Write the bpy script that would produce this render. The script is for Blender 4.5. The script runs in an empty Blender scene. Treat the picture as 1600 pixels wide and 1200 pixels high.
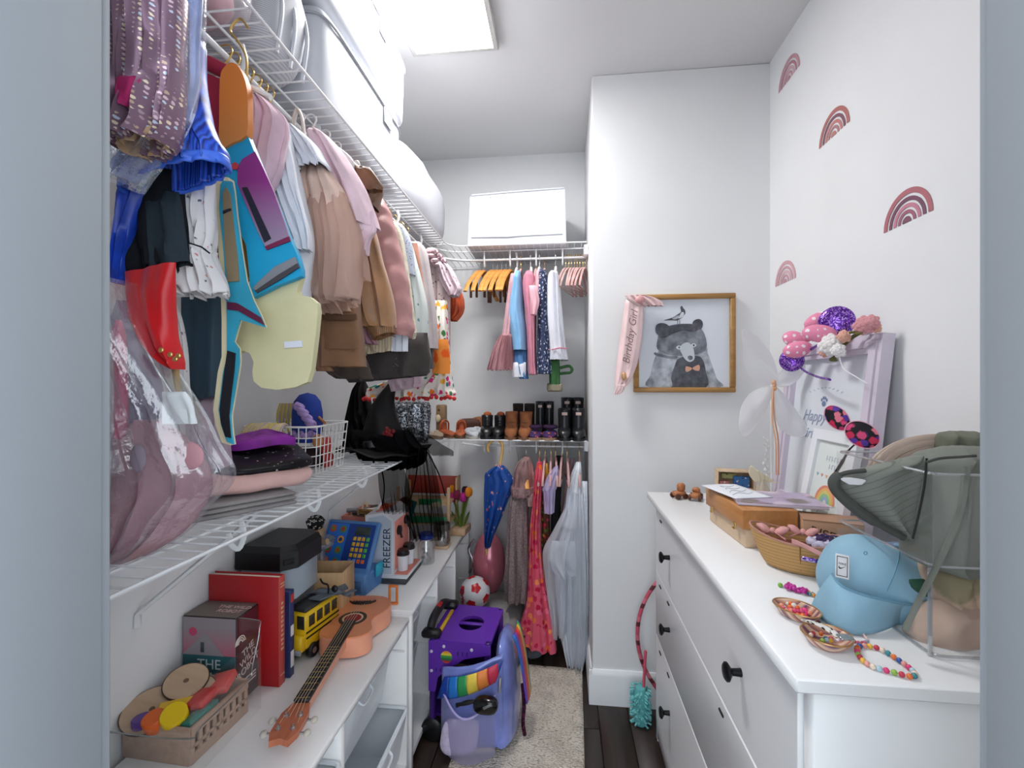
import bpy, bmesh, math, random
from mathutils import Matrix, Vector, Euler, noise
random.seed(7)
SC = bpy.context.scene
COL = SC.collection
PI = math.pi
R = math.radians
# ---------------------------------------------------------------- camera, world, lights, exposure
FPX, YAW, CAMH = 720.0, math.atan(79/720), 1.384
cam_d = bpy.data.cameras.new('camera'); cam = bpy.data.objects.new('camera', cam_d); COL.objects.link(cam)
cam_d.sensor_width = 36; cam_d.lens = 36*FPX/1600; cam_d.shift_y = 3/1600; cam_d.clip_start = .01
cam.location = (0, 0, CAMH); cam.rotation_euler = (PI/2, 0, YAW)
SC.camera = cam
w = bpy.data.worlds.new('world'); SC.world = w; w.use_nodes = True
w.node_tree.nodes['Background'].inputs[0].default_value = (.84, .92, 1.0, 1)
w.node_tree.nodes['Background'].inputs[1].default_value = 2.7
la = bpy.data.lights.new('ceiling_lamp_light', 'AREA'); la.shape = 'RECTANGLE'; la.size = .30; la.size_y = .38; la.energy = 18.5; la.color = (1.0, .99, .98)
lao = bpy.data.objects.new('ceiling_lamp_light', la); COL.objects.link(lao); lao.location = (-.425, 1.60, 2.705)
vs = SC.view_settings
vs.view_transform = 'Standard'; vs.look = 'None'; vs.gamma = 1; vs.exposure = 0.1; vs.use_curve_mapping = False

# ---------------------------------------------------------------- helpers
_c, _s = math.cos(YAW), math.sin(YAW)
def at(px, py, x=None, y=None, z=None):
    """photo pixel + one known real coordinate -> point in the room"""
    a, b = (px-800)/FPX, (603-py)/FPX
    d = Vector((-_s+a*_c, _c+a*_s, b))
    t = x/d.x if x is not None else y/d.y if y is not None else (z-CAMH)/d.z
    return Vector((0, 0, CAMH)) + d*t
def sr(c):
    def f(v):
        v /= 255.0
        return v/12.92 if v <= .04045 else ((v+.055)/1.055)**2.4
    return (f(c[0]), f(c[1]), f(c[2]), 1)
_m = {}
def new_mat(name):
    m = bpy.data.materials.new(name); m.use_nodes = True
    nt = m.node_tree
    return m, nt, nt.nodes['Principled BSDF'], nt.nodes['Material Output']
def N(nt, t, **kw):
    n = nt.nodes.new(t)
    for k, v in kw.items(): setattr(n, k, v)
    return n
def L(nt, a, b): nt.links.new(a, b)
def coords(nt, scale=(1,1,1), rot=(0,0,0), kind='Object'):
    tc = N(nt, 'ShaderNodeTexCoord'); mp = N(nt, 'ShaderNodeMapping')
    mp.inputs['Scale'].default_value = scale; mp.inputs['Rotation'].default_value = rot
    L(nt, tc.outputs[kind], mp.inputs['Vector'])
    return mp.outputs[0]
def ramp(nt, stops, fac, interp='LINEAR'):
    r = N(nt, 'ShaderNodeValToRGB'); e = r.color_ramp; e.interpolation = interp
    while len(e.elements) < len(stops): e.elements.new(.5)
    for el, (p, c) in zip(e.elements, stops):
        el.position = p; el.color = sr(c) if len(c) == 3 else c
    L(nt, fac, r.inputs[0]); return r.outputs[0]
def mixc(nt, fac, a, b):
    m = N(nt, 'ShaderNodeMix', data_type='RGBA')
    for sock, v in ((m.inputs[0], fac), (m.inputs[6], a), (m.inputs[7], b)):
        if hasattr(v, 'links'): L(nt, v, sock)
        elif isinstance(v, (int, float)): sock.default_value = v
        else: sock.default_value = sr(v)
    return m.outputs[2]
def bump(nt, b, height, strength=.3, dist=.002):
    n = N(nt, 'ShaderNodeBump'); n.inputs['Strength'].default_value = strength; n.inputs['Distance'].default_value = dist
    L(nt, height, n.inputs['Height']); L(nt, n.outputs[0], b.inputs['Normal'])
def M(name, col, rough=.55, metal=0, var=0, vs_=8, bs=0, bst=.3, spec=.5, sheen=0, coat=0):
    """plain procedural material: colour + soft noise variation + optional noise bump"""
    if name in _m: return _m[name]
    m, nt, b, o = new_mat(name)
    b.inputs['Base Color'].default_value = sr(col); b.inputs['Roughness'].default_value = rough
    b.inputs['Metallic'].default_value = metal; b.inputs['Specular IOR Level'].default_value = spec
    b.inputs['Sheen Weight'].default_value = sheen; b.inputs['Coat Weight'].default_value = coat
    if var or bs:
        v = coords(nt)
        if var:
            n = N(nt, 'ShaderNodeTexNoise'); n.inputs['Scale'].default_value = vs_; n.inputs['Detail'].default_value = 4; L(nt, v, n.inputs['Vector'])
            d = tuple(max(0, c*(1-var)) for c in col); u = tuple(min(255, c*(1+var*.6)) for c in col)
            L(nt, ramp(nt, [(.3, d), (.7, u)], n.outputs[0]), b.inputs['Base Color'])
        if bs:
            n2 = N(nt, 'ShaderNodeTexNoise'); n2.inputs['Scale'].default_value = bs; n2.inputs['Detail'].default_value = 3; L(nt, v, n2.inputs['Vector'])
            bump(nt, b, n2.outputs[0], bst)
    _m[name] = m; return m
def fabric(name, col, var=.10, rough=.9, weave=500): return M(name, col, rough, 0, var, 14, weave, .25, .25, .15)
def wood(name, c1, c2, scale=6, axis=0, rough=.5):
    if name in _m: return _m[name]
    m, nt, b, o = new_mat(name); sc = [14, 14, 14]; sc[axis] = 1.3
    n = N(nt, 'ShaderNodeTexNoise'); n.inputs['Scale'].default_value = scale; n.inputs['Detail'].default_value = 6; n.inputs['Distortion'].default_value = .6
    L(nt, coords(nt, sc), n.inputs['Vector'])
    L(nt, ramp(nt, [(.3, c1), (.7, c2)], n.outputs[0]), b.inputs['Base Color']); b.inputs['Roughness'].default_value = rough
    bump(nt, b, n.outputs[0], .12, .001); _m[name] = m; return m
def spots(name, base, cols, scale=40, size=.35, rough=.8, metal=0, jitter=1.0, stretch=(1,1,1), soft=.04):
    """print of scattered motifs: voronoi cells, each with a random one of the colours"""
    if name in _m: return _m[name]
    m, nt, b, o = new_mat(name)
    v = N(nt, 'ShaderNodeTexVoronoi'); v.inputs['Scale'].default_value = scale; v.inputs['Randomness'].default_value = jitter
    n = N(nt, 'ShaderNodeTexNoise'); n.inputs['Scale'].default_value = scale*2.2
    co = coords(nt, stretch); L(nt, co, n.inputs['Vector'])
    mx = N(nt, 'ShaderNodeMix', data_type='VECTOR'); mx.inputs[0].default_value = .012*40/scale
    L(nt, co, mx.inputs[4]); L(nt, n.outputs[1], mx.inputs[5]); L(nt, mx.outputs[1], v.inputs['Vector'])
    k = len(cols); sep = N(nt, 'ShaderNodeSeparateColor'); L(nt, v.outputs['Color'], sep.inputs[0])
    pc = ramp(nt, [(i/k, c) for i, c in enumerate(cols)], sep.outputs[0], 'CONSTANT')
    msk = ramp(nt, [(max(0, size-soft), (255,255,255)), (size+soft, (0,0,0))], v.outputs['Distance'])
    L(nt, mixc(nt, msk, base, pc), b.inputs['Base Color'])
    b.inputs['Roughness'].default_value = rough; b.inputs['Metallic'].default_value = metal
    b.inputs['Specular IOR Level'].default_value = .3
    _m[name] = m; return m
def stripes(name, stops, axis='Z', freq=6, rough=.6, interp='CONSTANT', rot=(0,0,0)):
    """sawtooth bands along one local axis; stops are (position, colour) over one period of 1/freq metres"""
    if name in _m: return _m[name]
    m, nt, b, o = new_mat(name)
    sp = N(nt, 'ShaderNodeSeparateXYZ'); L(nt, coords(nt, (freq,)*3, rot), sp.inputs[0])
    fr = N(nt, 'ShaderNodeMath', operation='FRACT'); L(nt, sp.outputs[axis], fr.inputs[0])
    L(nt, ramp(nt, stops, fr.outputs[0], interp), b.inputs['Base Color']); b.inputs['Roughness'].default_value = rough
    _m[name] = m; return m
def glitter(name, cols, scale=300, rough=.25, metal=.7):
    if name in _m: return _m[name]
    m, nt, b, o = new_mat(name)
    v = N(nt, 'ShaderNodeTexVoronoi'); v.inputs['Scale'].default_value = scale; L(nt, coords(nt), v.inputs['Vector'])
    sep = N(nt, 'ShaderNodeSeparateColor'); L(nt, v.outputs['Color'], sep.inputs[0])
    k = len(cols)
    L(nt, ramp(nt, [(i/k, c) for i, c in enumerate(cols)], sep.outputs[0], 'CONSTANT'), b.inputs['Base Color'])
    b.inputs['Roughness'].default_value = rough; b.inputs['Metallic'].default_value = metal
    bump(nt, b, sep.outputs[1], .9, .002); _m[name] = m; return m
def sheer(name, col, cover=.5, gloss=0.0, rough=.15, bs=0, spec_col=(255,255,255)):
    """see-through material: tulle, film, acrylic. cover = how much light the stuff itself catches"""
    if name in _m: return _m[name]
    m, nt, b, o = new_mat(name); nt.nodes.remove(b)
    t = N(nt, 'ShaderNodeBsdfTransparent'); d = N(nt, 'ShaderNodeBsdfDiffuse'); d.inputs[0].default_value = sr(col)
    tl = N(nt, 'ShaderNodeBsdfTranslucent'); tl.inputs[0].default_value = sr(col)
    dt = N(nt, 'ShaderNodeMixShader'); dt.inputs[0].default_value = .4; L(nt, d.outputs[0], dt.inputs[1]); L(nt, tl.outputs[0], dt.inputs[2])
    x = N(nt, 'ShaderNodeMixShader'); x.inputs[0].default_value = cover; L(nt, t.outputs[0], x.inputs[1]); L(nt, dt.outputs[0], x.inputs[2])
    out = x.outputs[0]
    if gloss:
        g = N(nt, 'ShaderNodeBsdfGlossy'); g.inputs['Roughness'].default_value = rough; g.inputs[0].default_value = sr(spec_col)
        y = N(nt, 'ShaderNodeMixShader'); y.inputs[0].default_value = gloss; L(nt, out, y.inputs[1]); L(nt, g.outputs[0], y.inputs[2]); out = y.outputs[0]
        if bs:
            n = N(nt, 'ShaderNodeTexNoise'); n.inputs['Scale'].default_value = bs; n.inputs['Detail'].default_value = 5; L(nt, coords(nt), n.inputs['Vector'])
            bp = N(nt, 'ShaderNodeBump'); bp.inputs['Strength'].default_value = .8; bp.inputs['Distance'].default_value = .01
            L(nt, n.outputs[0], bp.inputs['Height']); L(nt, bp.outputs[0], g.inputs['Normal'])
    L(nt, out, o.inputs[0]); _m[name] = m; return m
def emit(name, col, st):
    m, nt, b, o = new_mat(name)
    b.inputs['Base Color'].default_value = sr(col); b.inputs['Emission Color'].default_value = sr(col); b.inputs['Emission Strength'].default_value = st
    return m

def catmull(pts, k=6, closed=False):
    P = [Vector(p) for p in pts]; n = len(P); out = []
    rng = n if closed else n-1
    for i in range(rng):
        p0 = P[(i-1) % n] if closed or i > 0 else P[0]*2-P[1]
        p1, p2 = P[i], P[(i+1) % n]
        p3 = P[(i+2) % n] if closed or i+2 < n else P[-1]*2-P[-2]
        for j in range(k):
            t = j/k
            out.append(.5*((2*p1)+(p2-p0)*t+(2*p0-5*p1+4*p2-p3)*t*t+(3*p1-p0-3*p2+p3)*t**3))
    if not closed: out.append(P[-1])
    return out
def lerp(stops, t):
    """piecewise smooth interpolation of tuples: stops [(t, v0, v1, ...)]"""
    if t <= stops[0][0]: return stops[0][1:]
    for a, b in zip(stops, stops[1:]):
        if t <= b[0]:
            f = (t-a[0])/(b[0]-a[0]) if b[0] > a[0] else 1
            return tuple(p+(q-p)*f for p, q in zip(a[1:], b[1:]))
    return stops[-1][1:]
def rot(x=0, y=0, z=0): return Euler((R(x), R(y), R(z))).to_matrix().to_4x4()
def T(x=0, y=0, z=0): return Matrix.Translation((x, y, z))
class MB:
    """collects shapes; build() links them as ONE mesh object"""
    def __init__(s, M=None): s.v = []; s.f = []; s.mi = []; s.M = M or Matrix(); s.m = 0
    def _add(s, vs, fs, Mx=None):
        k = len(s.v); X = s.M @ Mx if Mx is not None else s.M
        s.v += [tuple(X @ Vector(p)) for p in vs]
        s.f += [tuple(i+k for i in f) for f in fs]; s.mi += [s.m]*len(fs)
        return s
    def box(s, c, d, bev=0, Mx=None):
        hx, hy, hz = d[0]/2, d[1]/2, d[2]/2
        Mx = (Mx if Mx is not None else Matrix()) @ T(*c)
        if not bev:
            vs = [(x, y, z) for x in (-hx, hx) for y in (-hy, hy) for z in (-hz, hz)]
            return s._add(vs, [(0,1,3,2),(4,6,7,5),(0,4,5,1),(2,3,7,6),(0,2,6,4),(1,5,7,3)], Mx)
        bev = min(bev, hx*.95, hy*.95, hz*.95); vs = []; ix = {}
        for sx in (-1, 1):
            for sy in (-1, 1):
                for sz in (-1, 1):
                    for k in range(3):
                        p = [sx*(hx-bev), sy*(hy-bev), sz*(hz-bev)]
                        p[k] = (sx*hx, sy*hy, sz*hz)[k]; ix[sx, sy, sz, k] = len(vs); vs.append(tuple(p))
        fs = []
        def q(ids, nrm):
            a, b, c_ = (Vector(vs[i]) for i in ids[:3])
            if (b-a).cross(c_-a).dot(Vector(nrm)) < 0: ids = ids[::-1]
            fs.append(tuple(ids))
        S = (-1, 1)
        for k in range(3):
            for sg in S:
                o = [(a, b) for a, b in ((-1,-1),(1,-1),(1,1),(-1,1))]; ids = []
                for a, b in o:
                    t = [a, b]; t.insert(k, sg); ids.append(ix[t[0], t[1], t[2], k])
                n = [0,0,0]; n[k] = sg; q(ids, n)
        for k in range(3):
            i, j = [a for a in range(3) if a != k]
            for a in S:
                for b in S:
                    def g(sk, f):
                        t = [0,0,0]; t[k] = sk; t[i] = a; t[j] = b; return ix[t[0], t[1], t[2], f]
                    n = [0,0,0]; n[i] = a; n[j] = b
                    q([g(-1, i), g(1, i), g(1, j), g(-1, j)], n)
        for a in S:
            for b in S:
                for c_ in S: q([ix[a,b,c_,0], ix[a,b,c_,1], ix[a,b,c_,2]], (a,b,c_))
        return s._add(vs, fs, Mx)
    def grid(s, f, nu, nv, wu=False, wv=False, Mx=None, cap=False):
        """surface f(u,v), u,v in 0..1"""
        cu = nu if wu else nu+1; cv = nv if wv else nv+1
        vs = [tuple(f(i/nu, j/nv)) for j in range(cv) for i in range(cu)]
        fs = [(j*cu+i, j*cu+(i+1) % cu, ((j+1) % cv)*cu+(i+1) % cu, ((j+1) % cv)*cu+i) for j in range(nv) for i in range(nu)]
        if cap:
            fs.append(tuple(range(cu))[::-1]); fs.append(tuple(range((cv-1)*cu, cv*cu)))
        return s._add(vs, fs, Mx)
    def tube(s, pts, r, n=8, closed=False, caps=True, Mx=None, flat=1.0):
        P = [Vector(p) for p in pts]; m = len(P)
        rr = r if isinstance(r, (list, tuple)) else [r]*m
        tang = []
        for i in range(m):
            a = P[(i-1) % m] if closed or i else P[0]; b = P[(i+1) % m] if closed or i < m-1 else P[-1]
            t = (b-a); tang.append(t.normalized() if t.length > 1e-9 else Vector((0,0,1)))
        up = Vector((0,0,1)) if abs(tang[0].z) < .9 else Vector((1,0,0))
        nx = tang[0].cross(up).normalized(); vs = []
        for i in range(m):
            nx = (nx - tang[i]*nx.dot(tang[i]))
            nx = nx.normalized() if nx.length > 1e-6 else tang[i].orthogonal().normalized()
            ny = tang[i].cross(nx)
            for k in range(n):
                a = 2*PI*k/n; vs.append(P[i]+nx*(math.cos(a)*rr[i])+ny*(math.sin(a)*rr[i]*flat))
        fs = []
        for i in range(m if closed else m-1):
            j = (i+1) % m
            for k in range(n): fs.append((i*n+k, i*n+(k+1) % n, j*n+(k+1) % n, j*n+k))
        if caps and not closed: fs += [tuple(range(n))[::-1], tuple(range((m-1)*n, m*n))]
        return s._add(vs, fs, Mx)
    def lathe(s, prof, n=24, Mx=None, sx=1, sy=1, cap=True):
        vs = []; fs = []; m = len(prof)
        for r, z in prof:
            for k in range(n):
                a = 2*PI*k/n; vs.append((r*math.cos(a)*sx, r*math.sin(a)*sy, z))
        for i in range(m-1):
            for k in range(n): fs.append((i*n+k, i*n+(k+1) % n, (i+1)*n+(k+1) % n, (i+1)*n+k))
        if cap:
            if prof[0][0] > 1e-5: fs.append(tuple(range(n))[::-1])
            if prof[-1][0] > 1e-5: fs.append(tuple(range((m-1)*n, m*n)))
        return s._add(vs, fs, Mx)
    def prism(s, poly, d, Mx=None, z0=0):
        """polygon in local XY extruded z0..z0+d"""
        n = len(poly)
        vs = [(p[0], p[1], z0) for p in poly]+[(p[0], p[1], z0+d) for p in poly]
        fs = [tuple(range(n))[::-1], tuple(range(n, 2*n))]+[(i, (i+1) % n, n+(i+1) % n, n+i) for i in range(n)]
        return s._add(vs, fs, Mx)
    def ball(s, c, r, n=12, Mx=None):
        r = r if isinstance(r, (tuple, list)) else (r, r, r)
        def f(u, v):
            a = 2*PI*u; b = PI*(v-.5)
            return (c[0]+r[0]*math.cos(b)*math.cos(a), c[1]+r[1]*math.cos(b)*math.sin(a), c[2]+r[2]*math.sin(b))
        return s.grid(f, n, max(6, n*2//3), wu=True, Mx=Mx)
    def build(s, name, mat, parent=None, smooth=45, solid=0, sub=0):
        me = bpy.data.meshes.new(name); me.from_pydata(s.v, [], s.f)
        bm = bmesh.new(); bm.from_mesh(me); bmesh.ops.remove_doubles(bm, verts=bm.verts, dist=1e-6)
        bmesh.ops.recalc_face_normals(bm, faces=bm.faces); bm.to_mesh(me) if len(set(s.mi)) <= 1 else None; bm.free()
        for mm in (mat if isinstance(mat, (list, tuple)) else [mat]): me.materials.append(mm)
        if len(set(s.mi)) > 1: me.polygons.foreach_set('material_index', s.mi)
        if smooth:
            me.polygons.foreach_set('use_smooth', [True]*len(me.polygons))
            me.set_sharp_from_angle(angle=R(smooth))
        me.update()
        o = bpy.data.objects.new(name, me); COL.objects.link(o)
        if parent: o.parent = parent
        if solid:
            md = o.modifiers.new('solid', 'SOLIDIFY'); md.thickness = solid; md.offset = 0
        if sub:
            md = o.modifiers.new('sub', 'SUBSURF'); md.levels = sub; md.render_levels = sub
        return o
def tag(o, label, cat, group=None, kind=None):
    if label: o['label'] = label
    if cat: o['category'] = cat
    if group: o['group'] = group
    if kind: o['kind'] = kind
    return o
def thing(name, label, cat, loc=(0,0,0), rz=0, group=None, rx=0, ry=0):
    o = bpy.data.objects.new(name, None); COL.objects.link(o); o.empty_display_size = .02
    o.location = loc; o.rotation_euler = (R(rx), R(ry), R(rz))
    return tag(o, label, cat, group)
def struct(name, mb, mat, parent=None, **kw):
    o = mb.build(name, mat, parent, **kw)
    if not parent: o['kind'] = 'structure'
    return o
def text(name, body, size, mat, parent, Mx, ext=.0004, align='CENTER', font_shear=0, sx=1.0):
    cu = bpy.data.curves.new(name, 'FONT'); cu.body = body; cu.size = size; cu.align_x = align; cu.align_y = 'CENTER'; cu.extrude = ext; cu.shear = font_shear
    tmp = bpy.data.objects.new(name, cu); COL.objects.link(tmp)
    bpy.context.view_layer.update()
    me = bpy.data.meshes.new_from_object(tmp.evaluated_get(bpy.context.evaluated_depsgraph_get()))
    bpy.data.objects.remove(tmp); me.name = name
    me.transform(Matrix.Diagonal((sx, 1, 1, 1))); me.materials.clear(); me.materials.append(mat)
    o = bpy.data.objects.new(name, me); COL.objects.link(o); o.parent = parent; o.matrix_local = Mx
    return o
def copy_tree(o, parent=None, **kw):
    c = o.copy(); COL.objects.link(c)
    if parent: c.parent = parent
    for ch in list(o.children): copy_tree(ch, c)
    for k, v in kw.items(): c[k] = v
    return c
def nz(x, y=0, z=0): return noise.noise(Vector((x, y, z)))
# ---------------------------------------------------------------- the room
XL, XR, YB, YC, XC, H = -.985, .865, 2.70, 2.04, .128, 2.74      # left wall, right wall, back wall, column face, column side, ceiling
YF = .41                                                          # inner face of the door wall
wallm = M('wall_paint', (231, 232, 233), .85, 0, .012, 3, 260, .06)
ceilm = M('ceiling_paint', (222, 222, 222), .9, 0, .01, 3, 200, .08)
trimm = M('trim_white', (240, 242, 244), .35)
struct('wall_left', MB().box((XL-.05, 1.2, H/2), (.1, 3.2, H)), wallm)
struct('wall_back', MB().box((-.4, YB+.05, H/2), (1.4, .1, H)), wallm)
struct('wall_column', MB().box(((XC+XR+.1)/2, (YC+YB+.1)/2, H/2), (XR+.1-XC, YB+.1-YC, H), .004), wallm)
struct('wall_right', MB().box((XR+.05, .9, H/2), (.1, 2.3, H)), wallm)
struct('ceiling', MB().box((-.05, 1.2, H+.05), (2.3, 3.2, .1)), ceilm)
# door wall with its opening
DX0, DX1, DZ = -.440, .328, 2.06
fw = MB()
fw.box(((XL-.1+DX0-.02)/2, YF-.075, H/2), (DX0-.02-XL+.1, .125, H)); fw.box(((DX1+.02+XR+.1)/2, YF-.075, H/2), (XR+.1-DX1-.02, .125, H))
fw.box(((DX0+DX1)/2, YF-.075, (DZ+.02+H)/2), (DX1-DX0+.04, .125, H-DZ-.02))
struct('wall_front', fw, wallm)
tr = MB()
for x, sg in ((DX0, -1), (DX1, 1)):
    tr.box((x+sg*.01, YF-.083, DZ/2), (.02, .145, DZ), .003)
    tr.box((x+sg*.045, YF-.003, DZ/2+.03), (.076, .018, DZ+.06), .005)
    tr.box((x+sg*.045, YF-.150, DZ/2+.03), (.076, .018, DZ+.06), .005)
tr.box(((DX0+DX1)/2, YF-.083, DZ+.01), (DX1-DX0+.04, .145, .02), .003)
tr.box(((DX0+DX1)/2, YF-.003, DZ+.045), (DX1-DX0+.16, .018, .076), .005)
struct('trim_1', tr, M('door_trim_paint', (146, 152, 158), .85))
# floor: dark stained boards, each its own piece where they show
fl = struct('floor', MB().box((-.05, .6, -.03), (2.3, 4.6, .044)), M('floor_gap', (20, 16, 14), .8))
bw = .125
floorm = [wood('floor_board_%d' % i, c1, c2, 2.2, 1, .42) for i, (c1, c2) in enumerate([((38,28,24),(58,44,37)), ((44,33,28),(64,49,41)), ((34,25,21),(52,39,33))])]
k = 0
for i in range(18):
    x0 = -1.10+i*bw; y = -1.4+random.random()*.5
    while y < YB:
        ln = random.choice((.9, 1.2, 1.5)); y1 = min(y+ln, YB+.02)
        if y1-y > .05:
            MB().box((x0+bw/2, (y+y1)/2, -.005), (bw-.003, y1-y-.003, .010), .0015).build('floor_board', floorm[k % 3], fl); k += 1
        y += ln
# baseboards
bb = MB()
def base(x0, y0, x1, y1):
    d = Vector((x1-x0, y1-y0)); a = math.atan2(d.y, d.x); mx = T((x0+x1)/2, (y0+y1)/2, 0) @ Matrix.Rotation(a, 4, 'Z')
    prof = [(-.0, 0), (.014, 0), (.014, .125), (.011, .140), (.006, .150), (0, .150)]
    n = len(prof); h = d.length/2
    vs = [(-h, p[0], p[1]) for p in prof]+[(h, p[0], p[1]) for p in prof]
    fs = [tuple(range(n)), tuple(range(2*n-1, n-1, -1))]+[(i, n+i, n+(i+1) % n, (i+1) % n) for i in range(n)]
    m = MB(); m._add(vs, fs, mx); return m
struct('baseboard_column', base(XR, YC, XC-.012, YC), trimm)
struct('baseboard_column_side', base(XC, YC-.013, XC, YB), trimm)
struct('baseboard_back', base(XC, YB, XL, YB), trimm)
struct('baseboard_left', base(XL, YB, XL, YF), trimm)
struct('baseboard_right', base(XR, YF, XR, YC), trimm)
# flat ceiling lamp panel over the left shelf (its light is set at the top)
lt = thing('ceiling_lamp', 'flat rectangular ceiling lamp panel above the white boxes', 'lamp', (-.425, 1.60, H))
MB().box((0, 0, -.014), (.35, .42, .028), .004).build('lamp_frame', M('lamp_frame_grey', (188, 186, 182), .6), lt)
MB().box((0, 0, -.0290), (.31, .38, .002)).build('diffuser', emit('lamp_glass', (255, 250, 244), 2.0), lt)

# ---------------------------------------------------------------- wire closet shelving
XS, YS = -.58, 2.294            # front edges of the left and the back shelf
ZU, ZL = 2.092, 1.110
wirem = M('shelf_wire_white', (236, 238, 240), .35)
def wire_shelf(z, label, y0=.425):
    t = thing('wire_shelf', label, 'shelf', (0, 0, z))
    r = .075
    d = MB()
    y = y0
    while y < YS-.04:                                             # cross wires of the left run
        d.tube([(XL+.006, y, 0), (XS+.001, y, 0)], .0021, 5)
        y += .0345
    x = XL+.01
    while x < XC-.01:                                             # cross wires of the back run
        if x < XS: ye = YS-.06
        elif x < XS+r: q = x-XS; ye = YS-r+math.sqrt(max(0, r*r-(r-q)**2))
        else: ye = YS
        d.tube([(x, YB-.006, 0), (x, ye, 0)], .0021, 5)
        x += .0345
    o = d.build('wire_deck', wirem, t); o['kind'] = 'stuff'
    def path(off, zz, rr):
        x, yy = XS-off, YS+off
        p = [(x, y0, zz)]
        for i in range(9):
            a = R(90*i/8); p.append((x+rr-rr*math.cos(a), yy-rr+rr*math.sin(a), zz))
        p.append((XC-.01, yy, zz)); return p
    MB().tube(path(0, .001, r), .0034, 6).build('front_rail', wirem, t)
    MB().tube(path(.088, -.004, .16), .0030, 6).build('lower_rail', wirem, t)
    m = MB()
    for xx in (XL+.02, XL+.16): m.tube([(xx, y0, -.003), (xx, YB-.01, -.003)], .0025, 6)
    for yy in (YB-.02, YB-.16): m.tube([(XL+.01, yy, -.003), (XC-.005, yy, -.003)], .0025, 6)
    m.build('support_wires', wirem, t)
    up = z > 1.5
    rodp = path(.088, -.050, .20) if up else [(-.50, YS-.04, -.012), (-.43, YS+.05, -.034), (-.36, YS+.088, -.037), (XC-.01, YS+.088, -.037)]
    MB().tube(rodp, .0062 if up else .005, 10).build('hang_rod', wirem, t)
    for yy in [.585+.298*i for i in range(5)] if not up else [y0+.16+.3*i for i in range(6)]:
        k = XS-.088
        MB().tube(catmull([(k+.010, yy, -.004), (k+.016, yy, -.035), (k+.004, yy, -.062), (k-.014, yy, -.052), (k-.018, yy, -.030)], 4), .0036, 6, flat=1.6).build('rod_hook', wirem, t)
    for xx in [-.405+.135*i for i in range(4)]:
        k = YS+.088; e = .085 if up else .07
        MB().tube(catmull([(xx, k-.010, -.004), (xx, k-.014, -.04), (xx, k-.006, -e), (xx, k+.010, -e+.01), (xx, k+.014, -.04)], 4), .0040, 6).build('rod_hook', wirem, t)
    for yy in (.97, 1.86):
        MB().tube([(XS-.10, yy, -.012), (XL+.004, yy, -.255), (XL+.004, yy, -.285)], .010, 6, flat=.6).build('brace', wirem, t)
    for xx in (-.24,):
        MB().tube([(xx, YS+.10, -.012), (xx, YB-.004, -.255), (xx, YB-.004, -.285)], .007, 6, flat=.6).build('brace', wirem, t)
    MB().box((XC-.011, YS+.075, -.028), (.022, .10, .05), .003).build('end_bracket', trimm, t)
    return t
wire_shelf(ZU, 'upper white wire shelf running round the corner with white boxes on it')
wire_shelf(ZL, 'lower white wire shelf running round the corner with shoes along its back part')

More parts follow.
